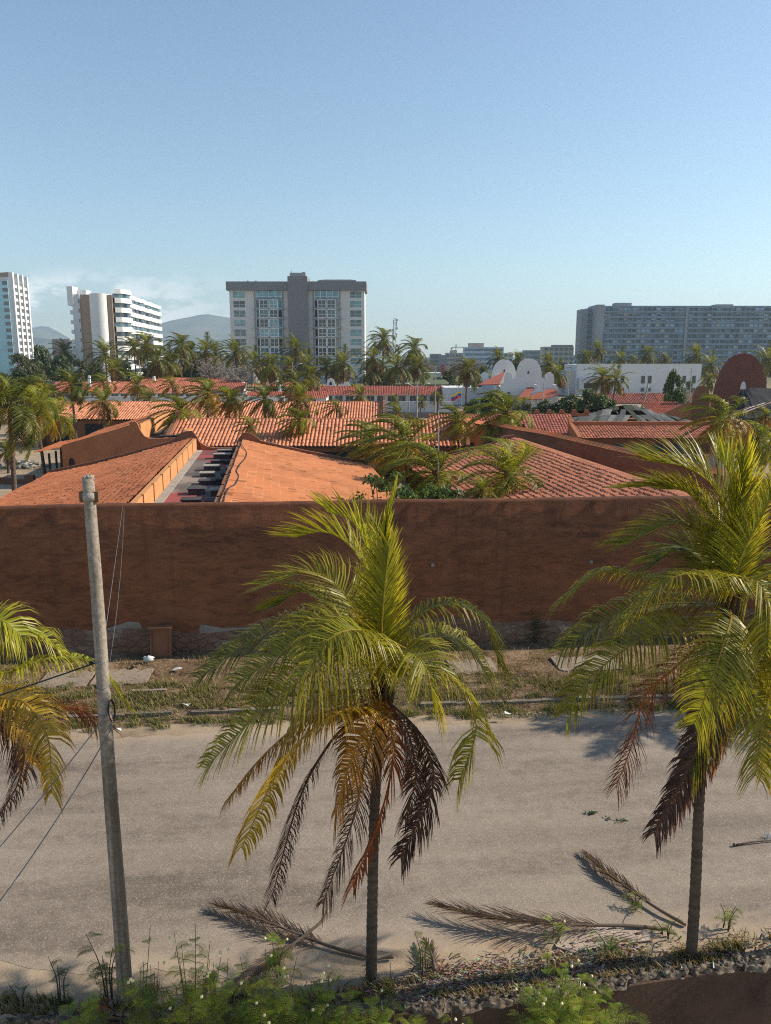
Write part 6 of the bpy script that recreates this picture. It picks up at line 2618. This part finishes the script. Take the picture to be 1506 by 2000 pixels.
def mid_palm(px, py, Y, r, kind, label, lean=0, base=None, tr=1.0, rz=None, group='coconut palms of the resort and its surroundings'):
    c = at(px, py, Y)
    bx_ = X(base, Y, py) if base is not None else c.x - lean
    R_ = r * Y / FPX                     # crown radius in metres
    s = R_ / (2.05 if kind[0] == 'n' and px > 500 else 2.25)
    rd = random.Random(int(px * 7 + py))
    t = thing('coconut_palm', label, 'palm tree', (bx_, Y, 0), 0, group)
    top = V((c.x - bx_, 0, c.z))
    g = MB()
    k_ = max(.8, min(1.4, s)) * tr
    g.tube(spline([(0, 0, -.1), (top.x * .25 + rd.uniform(-.12, .12), 0, top.z * .4), (top.x * .7, 0, top.z * .75), top], 14),
           [.15 * k_ * (1.25 if i == 0 else 1) * (1 - .42 * i / 13) * (1 + .04 * (i % 2)) for i in range(14)], 8)
    part('trunk', g, M_BARK if Y < 75 else M_TRUNKF, t, True)
    o = link('crown', proto(kind), t, top)
    o.scale = (s, s, s * rd.uniform(.95, 1.1))
    o.rotation_euler = (0, 0, rd.uniform(-.35, .35) if rz is None else rz)
    return t


MP = [
    # nearest, in the courtyard and beside the roofs
    (852, 925, 42, 82, 'n1', 'large courtyard palm with a yellow trailing left side, just left of the pinkish roof', 0, 850),
    (993, 930, 36.5, 82, 'n3', 'palm before the pinkish roof with fronds hanging down to the wall top', 0, 986),
    (790, 868, 49, 78, 'n2', 'yellowing palm at the back of the courtyard, half behind the large one', 0, 800),
    (722, 862, 54, 56, 'n2', 'palm leaning its yellow fronds over the end of the corrugated roof', 0, 735),
    (812, 838, 64, 36, 'w4', 'small green palm rising behind the courtyard palms', 0, None),
    (776, 806, 76, 32, 'w2', 'palm at the corner of the far corrugated roof, left of the tall bare post', 0, None),
    (893, 822, 60, 42, 'n2', 'windswept palm beside the brown house with tiled coping', 0, 900),
    (987, 808, 58, 56, 'n1', 'windswept palm over the row house left of the torn roof hall', 0, 989),
    (941, 960, 33, 46, 'w5', 'low palm with golden fronds hidden under the left edge of the pinkish roof', 0, 930),
    # left yard
    (18, 790, 51, 84, 'w3', 'big dark palm with a thick curving trunk at the left edge', 0, 12),
    (110, 810, 69, 46, 'n3', 'yellow green palm with a shaggy grey skirt, standing by the orange gable', 0, 113),
    (68, 795, 60, 56, 'n3', 'palm with long hanging fronds between the big dark palm and the skirted one', 0, 78),
    (139, 752, 85, 42, 'w3', 'tall palm with two close trunks in front of the white wall at the left', 0, 142),
    (80, 748, 110, 28, 'w2', 'small palm with one bent yellow frond before the white wall at the left', 0, 78),
    (12, 880, 66, 30, 'w3', 'palm stump crown low behind the big dark palm', 0, None),
    (205, 692, 190, 34, 'c1', 'tall palm rising against the end wall of the terraced hotel', 0, 207),
    (222, 722, 185, 28, 'w5', 'golden palm low before the terraced hotel, right of the tall one', 0, 232),
    (201, 748, 130, 28, 'w2', 'palm half way up before the white house, above the one growing through the far roof', 0, 209),
    (202, 786, 85, 36, 'w5', 'palm with a pale hanging frond at the left end of the far tiled roof', 0, 202),
    (268, 752, 120, 32, 'w1', 'palm beside the twin armed lamp post', 0, 268),
    (292, 776, 95, 30, 'w4', 'dark low palm before the far tiled roof, left of the big windswept one', 0, 292),
    (352, 803, 66, 48, 'n1', 'windswept palm between the two left roofs with one frond arching right', 0, 346),
    (336, 752, 110, 28, 'w2', 'golden green palm just behind the windswept palm of the left roofs', 0, 340),
    (405, 770, 80, 46, 'n2', 'largest palm of the row on the far tiled roof, with a brown skirt', 0, 404),
    (447, 782, 82, 38, 'w1', 'palm of the tiled roof row directly right of the largest one', 0, 448),
    (457, 778, 84, 24, 'w5', 'small brownish palm tucked behind the one right of the largest', 0, 461),
    (517, 778, 82, 40, 'w3', 'palm of the tiled roof row at mid left with a pale drooping frond', 0, 517),
    (488, 832, 60, 27, 'w1', 'small bright palm at the ridge of the bright orange roof', 0, 491),
    (584, 820, 62.5, 34, 'n1', 'palm growing up through the near corrugated roof', 0, 584),
    (588, 778, 84, 40, 'w5', 'golden palm of the tiled roof row straight below the grey tower', 0, 596),
    (657, 795, 83, 26, 'w2', 'small greyish palm at the right part of the far tiled roof', 0, 658),
    (703, 772, 140, 28, 'w1', 'lone windswept palm in front of the long white house', 0, 704),
    (578, 745, 150, 32, 'w3', 'palm low in front of the dark core of the grey tower', 0, 560),
    (606, 734, 160, 30, 'c3', 'bright green drooping palm before the right bay of the grey tower', 0, 606),
    (529, 716, 160, 36, 'c3', 'bright green palm before the left bay of the grey tower', 0, 530),
    (577, 684, 230, 34, 'c1', 'tall dark palm against the core of the grey tower', 0, 577),
    (566, 712, 220, 26, 'w2', 'yellow green palm below the tall dark one at the tower core', 0, 566),
    (602, 712, 222, 26, 'c2', 'brownish palm right of the tower core, below the tall dark one', 0, 602),
    (638, 716, 220, 25, 'c1', 'slim palm before the right bay of the grey tower', 0, 638),
    (671, 710, 220, 31, 'c2', 'palm with a thin bent trunk before the right windows of the grey tower', 0, 670),
    (657, 722, 224, 24, 'c2', 'dense grey green palm between two slim ones at the tower right side', 0, 660),
    (496, 706, 215, 28, 'c2', 'golden palm at the foot of the left windows of the grey tower', 0, 496),
    (459, 690, 222, 34, 'c1', 'palm standing before the left corner of the grey tower', 0, 460),
    (402, 688, 228, 34, 'c2', 'feathery palm between hotel and tower, over the bare tree', 0, 400),
    (420, 690, 236, 28, 'c1', 'dark date palm like crown right behind the feathery one', 0, 422),
    (352, 676, 200, 33, 'c3', 'tall palm between the hotel and the hill', 0, 353),
    (372, 690, 225, 26, 'c1', 'greyish palm right of the tall one between hotel and hill', 0, 372),
    (286, 672, 200, 31, 'w1', 'tall palm with a very thin trunk at the right end of the hotel', 0, 286),
    (262, 682, 208, 32, 'c1', 'dark green palm left of the thin trunked one before the hotel', 0, 262),
    (308, 700, 192, 36, 'c3', 'broad dark palm below the right end of the hotel', 0, 308),
    (330, 706, 196, 30, 'c2', 'dull palm between the broad dark one and the tall one', 0, 330),
    (126, 688, 250, 26, 'c1', 'dark palm under the salmon pink block', 0, 126),
    # tall group right of the tower
    (748, 664, 210, 32, 'c3', 'tallest palm of the group left of the radio mast', 0, 748),
    (728, 700, 200, 30, 'c2', 'palm right beside the grey tower, left of the tallest', 0, 728),
    (774, 716, 198, 34, 'c2', 'dense palm with a brown skirt just below the radio mast', 0, 768),
    (808, 682, 210, 31, 'c3', 'tall palm right of the radio mast', 0, 810),
    (815, 714, 200, 32, 'c3', 'palm under the tall one right of the radio mast', 0, 815),
    (722, 728, 205, 26, 'c2', 'low dark palm at the right foot of the grey tower', 0, 722),
    (915, 722, 150, 34, 'c3', 'round drooping palm with a whitish trunk beside the flag', 0, 912),
    (855, 776, 140, 15, 'c1', 'tiny palm before the white wall left of the tallest bare post', 0, None),
    (770, 780, 136, 14, 'c1', 'tiny young palm before the white wall below the long house windows', 0, None),
    (823, 784, 136, 13, 'c2', 'tiny thin palm next to the lamp post with upturned arms', 0, None),
    # right side
    (1411, 818, 58, 62, 'n2', 'shaggy windswept palm in front of the small rounded gable', 0, 1408),
    (1478, 858, 62, 48, 'n1', 'palm on the terrace right of the shaggy one, beside the blue slide', 0, 1474),
    (1499, 872, 66, 42, 'n3', 'palm at the right edge behind the terrace one', 0, 1489),
    (1496, 812, 72, 26, 'w1', 'bright small palm under the black tarred roof', 0, None),
    (1177, 738, 150, 32, 'w5', 'yellow brown palm before the flat white block', 0, 1176),
    (1203, 742, 150, 28, 'c2', 'ragged half dead palm right of the yellow brown one, before the white block', 0, 1200),
    (1072, 712, 190, 24, 'c1', 'palm just right of the front rounded gable', 0, 1072),
    (1090, 730, 185, 24, 'c2', 'lower palm between the rounded gable and the white block', 0, 1090),
    (973, 700, 200, 22, 'c1', 'palm top peering over the rear rounded gable', 0, 970),
    (1012, 700, 205, 18, 'c1', 'palm top between the two rounded gables', 0, 1012),
    (1168, 684, 265, 22, 'c1', 'tallest dark palm over the left end of the white block', 0, 1168),
    (1145, 700, 260, 24, 'c3', 'wide palm behind the left corner of the white block', 0, 1145),
    (1212, 702, 262, 23, 'c2', 'palm over the white block before the slab, second from the tallest', 0, 1212),
    (1240, 704, 262, 16, 'w2', 'small pale palm over the middle of the white block', 0, 1240),
    (1265, 692, 268, 24, 'c3', 'round dark palm over the right half of the white block', 0, 1265),
    (1300, 702, 262, 20, 'w3', 'pale palm over the right half of the white block', 0, 1300),
    (1360, 696, 250, 25, 'c1', 'palm left of the tall rounded gable, its top against the slab', 0, 1360),
    (1388, 712, 240, 25, 'c2', 'yellowish palm touching the left side of the tall rounded gable', 0, 1388),
    (1385, 742, 170, 20, 'c3', 'low green palm between the white block and the tall rounded gable', 0, 1385),
    (1500, 704, 240, 34, 'c2', 'yellow green palm right of the tall rounded gable', 0, 1500),
]
for m in MP:
    px, py, Y, r, kind, label = m[:6]
    mid_palm(px, py, Y, r, kind, label, 0, m[7] if len(m) > 7 else None)
# slanting bare trunk before the white block
t = thing('leaning_trunk', 'bare slanting palm trunk before the red roof of the white block', 'tree trunk', (X(1247, 120), 120, 0))
g = MB()
g.tube(spline([(0, 0, 0), (.6, 0, Z(800, 120)), (X(1266, 120) - X(1247, 120), 0, Z(750, 120))], 8), [.2, .19, .18, .17, .16, .15, .14, .12], 7)
part('trunk', g, M_BRANCH, t, True)
# dead stem standing in the courtyard and one by the row house
for px, py0, py1, Y, lab in ((857, 800, 940, 41, 'thin bare stem standing up through the large courtyard palm'), (1000, 828, 870, 57, 'thin bare stem right of the windswept palm over the row house')):
    g = MB()
    b = V((X(px, Y), Y, 0))
    g.tube([(0, 0, 0), (0.03, 0, Z(py0, Y) * .5), (0, 0, Z(py0, Y))], [.06, .05, .025], 6)
    solo('dead_palm_stem', g, M_BRANCH, lab, 'tree trunk', None, True, b)

# ------------------------------------------------------------------ broad leaved trees
GRN = [(.028, .048, .015), (.065, .095, .025)]
GRN2 = [(.045, .075, .018), (.11, .15, .035)]
OLV = [(.06, .07, .028), (.12, .125, .05)]
TP = {}


def tree_mesh(kind):
    if kind not in TP:
        cols, n, size, flat, nb = {'a': (GRN, 2600, .085, .8, 26), 'b': (GRN2, 2600, .085, .8, 24), 'c': (OLV, 2200, .075, .8, 24), 'd': (GRN, 2600, .09, .75, 30), 'e': (OLV, 1500, .07, .85, 20)}[kind]
        sd = ord(kind)
        bl = blob_set(sd, nb, .78, .95, .55, .18, .36)
        TP[kind] = (leaf_cloud(sd, bl, n, size, cols, .5, flat).mesh('tree_crown', [M_LEAF]), limb_trunk(sd, .62, .055, bl, 8).mesh('tree_trunk', [M_TRUNKF], True))
    return TP[kind]


def tree(px, py_top, Y, rpx, kind, label, z0=0.0, name='broadleaf_tree', cat='tree', group='broad leaved trees', sx=1.0):
    zt = Z(py_top, Y)
    h = zt - z0
    w_ = rpx * Y / FPX
    t = thing(name, label, cat, (X(px, Y, py_top), Y, z0), 0, group)
    cm, tm = tree_mesh(kind)
    o = link('trunk', tm, t)
    o.scale = (h / 1.75 * .9, h / 1.75 * .9, h / 1.75)
    o = link('crown', cm, t)
    o.scale = (w_ * sx, w_ * .9, h / 1.75)
    o.rotation_euler = (0, 0, random.Random(int(px)).uniform(0, 6.28))
    return t


TR = [
    (80, 674, 240, 34, 'a', 'big dark round tree at the left under the hills'),
    (42, 688, 200, 36, 'c', 'olive tree in front of the tall tower foot at the left edge'),
    (62, 706, 170, 32, 'e', 'thin olive tree left of the twin trunked palm'),
    (118, 692, 235, 32, 'a', 'dark tree right of the big round one'),
    (158, 700, 225, 28, 'c', 'dull tree at the foot of the hotel end wall'),
    (186, 706, 215, 26, 'a', 'dark bush tree below the rounded shaft of the hotel'),
    (240, 706, 232, 32, 'a', 'dark tree behind the twin armed lamp post'),
    (330, 702, 236, 34, 'd', 'very dark tree behind the broad dark palm'),
    (372, 700, 240, 34, 'd', 'black green tree below the tall palm between hotel and hill'),
    (300, 712, 225, 34, 'd', 'dark tree directly above the upper tiled house'),
    (410, 700, 250, 30, 'a', 'dark tree behind the bare grey tree'),
    (470, 706, 245, 34, 'c', 'olive tree at the left foot of the grey tower'),
    (520, 712, 245, 34, 'a', 'dark tree at the foot of the left bay of the grey tower'),
    (566, 722, 240, 28, 'c', 'olive bush tree at the foot of the tower core'),
    (540, 735, 180, 24, 'a', 'small dark tree behind the white fin below the tower'),
    (690, 745, 190, 12, 'b', 'little round green bush left of the long red roof ridge'),
    (735, 712, 215, 26, 'a', 'dark tree among the tall palms left of the mast'),
    (757, 728, 205, 24, 'b', 'green tree under the skirted palm below the mast'),
    (800, 720, 230, 22, 'a', 'dark tree between the two tall palms right of the mast'),
    (835, 708, 260, 15, 'b', 'yellow green tree above the green roof'),
    (878, 722, 210, 26, 'c', 'loose grey green tree right of the green roof'),
    (886, 742, 185, 22, 'a', 'dark low tree left of the round drooping palm'),
    (945, 712, 215, 20, 'e', 'thin tree left of the rear rounded gable'),
    (1008, 706, 200, 18, 'a', 'dark green tree between the two rounded gables'),
    (1102, 708, 230, 26, 'a', 'dark tree right of the front rounded gable'),
    (1085, 722, 205, 22, 'c', 'olive tree low beside the small right hand arch'),
    (1140, 704, 275, 28, 'b', 'green tree behind the left end of the white block'),
    (1185, 700, 278, 22, 'b', 'green tree left of the palms over the white block'),
    (1225, 702, 275, 24, 'c', 'dull tree in the row behind the white block'),
    (1280, 702, 276, 26, 'b', 'green tree under the round dark palm behind the white block'),
    (1330, 706, 276, 20, 'c', 'dull tree at the right end of the row behind the white block'),
    (1345, 742, 160, 16, 'e', 'thin tree beside the thin pole at the right of the white block'),
    (1318, 714, 122, 25, 'b', 'shaggy green tree standing before the white block windows', 1.0),
    (1334, 752, 108, 24, 'b', 'low dark green tree under the shaggy one', 0),
    (1108, 764, 112, 44, 'b', 'bright bushy tree left in the thicket behind the torn roof hall'),
    (1158, 752, 108, 34, 'b', 'rounded dark tree at the middle of the thicket behind the torn roof hall'),
    (1188, 764, 106, 34, 'b', 'right hand bushy tree of the thicket behind the torn roof hall'),
    (1060, 776, 116, 28, 'b', 'low bushy tree at the left end of the thicket by the porch'),
    (1085, 780, 108, 34, 'd', 'dark bush before the thicket behind the row house'),
    (950, 762, 118, 36, 'b', 'leafy dark tree below the plain white building'),
    (922, 774, 116, 24, 'b', 'smaller leafy tree left of the one below the plain white building'),
    (1032, 786, 112, 20, 'e', 'dry grey shrub by the porch of the rounded gable house'),
    (1012, 786, 110, 16, 'e', 'dry thin shrub left of the porch'),
    (20, 716, 120, 60, 'd', 'dark tree mass behind the big dark palm at the left edge'),
    (95, 742, 118, 36, 'c', 'grey green tree in front of the white wall at the left'),
    (150, 738, 140, 24, 'a', 'dark bush tree behind the twin trunked palm'),
    (60, 772, 100, 34, 'e', 'thin bare looking tree in the left yard before the white wall'),
    (1502, 690, 300, 26, 'c', 'dull tree at the right edge behind the tall rounded gable'),
]
for q in TR:
    tree(*q[:6])
# courtyard sea grape bushes with large round leaves
for (px, py, Y, rpx, lab) in ((742, 935, 33.5, 42, 'large leaved bush spilling over the right edge of the bright orange roof'), (835, 945, 33, 44, 'large leaved bush at the foot of the large courtyard palm'),
                              (880, 962, 31, 30, 'dark leafy bush in the courtyard beside the bare stem')):
    rd = random.Random(px)
    b = V((X(px, Y), Y, 0))
    zt = Z(py, Y)
    w_ = rpx * Y / FPX
    bl = [(rd.uniform(-w_, w_), rd.uniform(-.5, .5), zt * rd.uniform(.55, 1.0), rd.uniform(.3, .55)) for _ in range(15)]
    t = thing('sea_grape_bush', lab, 'bush', b, 0, 'large leaved courtyard bushes')
    part('foliage', leaf_cloud(px, bl, 900, .11, [(.05, .09, .02), (.13, .19, .035)], .6, .9), M_LEAF, t)
    g = MB()
    for q in bl[:8]:
        g.tube(spline([(0, 0, 0), (q[0] * .4, q[1] * .4, q[2] * .6), q[:3]], 7), [.05, .045, .04, .03, .025, .02, .012], 5)
    part('stem', g, M_BARK, t)


# the bare grey tree below the tower and hills
def bare_tree(px, py_top, Y, rpx, label, seed):
    rd = random.Random(seed)
    t = thing('bare_tree', label, 'tree', (X(px, Y), Y, 0), 0, 'leafless grey trees')
    h, w_ = Z(py_top, Y), rpx * Y / FPX
    g, tw_ = MB(), MB()
    g.tube([(0, 0, 0), (.1, 0, h * .3), (0, 0, h * .5)], [.4, .33, .25], 7)
    for i in range(26):
        a = rd.uniform(0, 6.28)
        s0 = V((0, 0, h * rd.uniform(.3, .5)))
        e = V((w_ * math.cos(a) * rd.uniform(.5, 1), w_ * .7 * math.sin(a), h * rd.uniform(.55, 1.0)))
        mid = s0.lerp(e, .5) + V((0, 0, h * .08))
        P = spline([s0, mid, e], 9)
        g.tube(P, [.16 * (1 - .8 * j / 8) for j in range(9)], 5)
        for j in range(16):
            p = P[rd.randrange(3, 9)]
            dd = V((rd.gauss(0, 1), rd.gauss(0, .7), rd.gauss(.25, .6))).normalized() * rd.uniform(.8, 2.0)
            tw_.tube([p, p + dd * .5 + V((0, 0, .1)), p + dd], [.05, .035, .012], 3)
            for _ in range(2):
                d3 = V((rd.gauss(0, 1), rd.gauss(0, .7), rd.gauss(.1, .6))).normalized() * rd.uniform(.5, 1.1)
                tw_.tube([p + dd * .6, p + dd * .6 + d3], [.03, .012], 3)
    part('trunk', g, M_BRANCH, t)
    part('twig', tw_, M_BRANCH, t)['kind'] = 'stuff'


bare_tree(418, 702, 192, 40, 'wide leafless grey tree in front of the hill, below the feathery palm', 1)
bare_tree(468, 714, 188, 38, 'leafless grey tree at the left foot of the grey tower', 2)
bare_tree(918, 700, 230, 22, 'leafless thin tree in front of the striped office block', 3)
bare_tree(1330, 768, 140, 20, 'leafless grey tree beside the slanting trunk', 4)
# thatched pointed hut roof by the bare trees
t = thing('thatched_hut', 'pointed thatched hut roof between the bare tree and the tower', 'hut', (X(496, 170), 170, 0))
g = MB()
zt_ = Z(726, 170)
n = 12
ring = [(1.6 * math.cos(2 * math.pi * i / n), 1.6 * math.sin(2 * math.pi * i / n), zt_ - 2.4) for i in range(n)]
g.add(ring + [(0, 0, zt_)], [(i, (i + 1) % n, n) for i in range(n)])
part('roof', g, plain('grey thatch', (.17, .15, .135), .3, 3, .95, .6, 12, stretch=(1, 1, .2)), t)
g = MB()
for i in range(6):
    a = i * 1.047
    g.tube([(1.3 * math.cos(a), 1.3 * math.sin(a), 0), (1.3 * math.cos(a), 1.3 * math.sin(a), zt_ - 2.3)], .08, 5)
part('post', g, M_BRANCH, t)

# ------------------------------------------------------------------ hills on the horizon
def hills(name, prof, Y, depth, seed, col):
    """A ridge with spurs; prof lists (pixel x, pixel y) of its skyline as seen at distance Y."""
    rn = np.random.RandomState(seed)
    ctrl = [(at(a, b, Y).x, at(a, b, Y).z) for a, b in prof]
    xs = np.linspace(ctrl[0][0], ctrl[-1][0], 150)
    hs = np.interp(xs, [c[0] for c in ctrl], [c[1] for c in ctrl])
    nd = 40
    sp = [rn.uniform(0, 6.28, 8), rn.uniform(.0012, .011, 8)]
    g = MB()
    vs = []
    for j in range(nd):
        v = j / (nd - 1)
        f = 1 - abs(v - .6) / (.6 if v < .6 else .4)
        for i, x in enumerate(xs):
            spur = sum(math.sin(x * sp[1][q] + sp[0][q] + v * (3 + q)) for q in range(8)) / 8
            z = hs[i] * (f ** 1.15) * (1 + .30 * spur * (1 - f ** 2)) + 10 * rn.normal() * f * (1 - f)
            vs.append((x, Y + depth * (v - .6), max(-2, z) if 0 < j < nd - 1 else -3))
    n = len(xs)
    g.add(vs, [(j * n + i, j * n + i + 1, (j + 1) * n + i + 1, (j + 1) * n + i) for j in range(nd - 1) for i in range(n - 1)])
    struct(name, g, col, True)


k = NM('dry wooded hillside')
a_ = k.noise(.0035, 8, .65)
M_HILL = k.done(k.ramp(a_, [(.35, (.035, .045, .025)), (.5, (.075, .08, .045)), (.65, (.15, .12, .08))]), .95, .1)
hills('hills', [(230, 668), (262, 650), (300, 637), (313, 632), (335, 625), (355, 621), (375, 617), (392, 613), (408, 612), (425, 615), (450, 619), (500, 622), (560, 632), (620, 645),
                (680, 660), (710, 669), (730, 683), (760, 692), (800, 697), (840, 700)], 7000, 2600, 3, M_HILL)
hills('hills', [(-260, 662), (-100, 650), (20, 646), (62, 640), (80, 636), (95, 637), (112, 645), (128, 655), (142, 666), (170, 678), (230, 694)], 7600, 2200, 4, M_HILL)
hills('hills', [(-200, 672), (-40, 662), (40, 660), (75, 658), (110, 664), (150, 668), (200, 672), (250, 680), (300, 688), (360, 697)], 5200, 1400, 5, M_HILL)

# ------------------------------------------------------------------ air
g = MB()
g.box(-7500, 8000, -40, 9300, -4.2, 560)
me = g.mesh('haze', [])
hz = bpy.data.materials.new('pale sea haze')
hz.use_nodes = True
ht = hz.node_tree
ht.nodes.remove(ht.nodes['Principled BSDF'])
pv = ht.nodes.new('ShaderNodeVolumePrincipled')
pv.inputs['Color'].default_value = (.66, .85, 1.0, 1)
pv.inputs['Density'].default_value = 1.4e-4
pv.inputs['Density Attribute'].default_value = ''
pv.inputs['Anisotropy'].default_value = .25
ht.links.new(pv.outputs[0], ht.nodes['Material Output'].inputs['Volume'])
try:
    hz.cycles.homogeneous_volume = True
except Exception:
    pass
me.materials.append(hz)
o = link('haze', me)
o['kind'] = 'stuff'
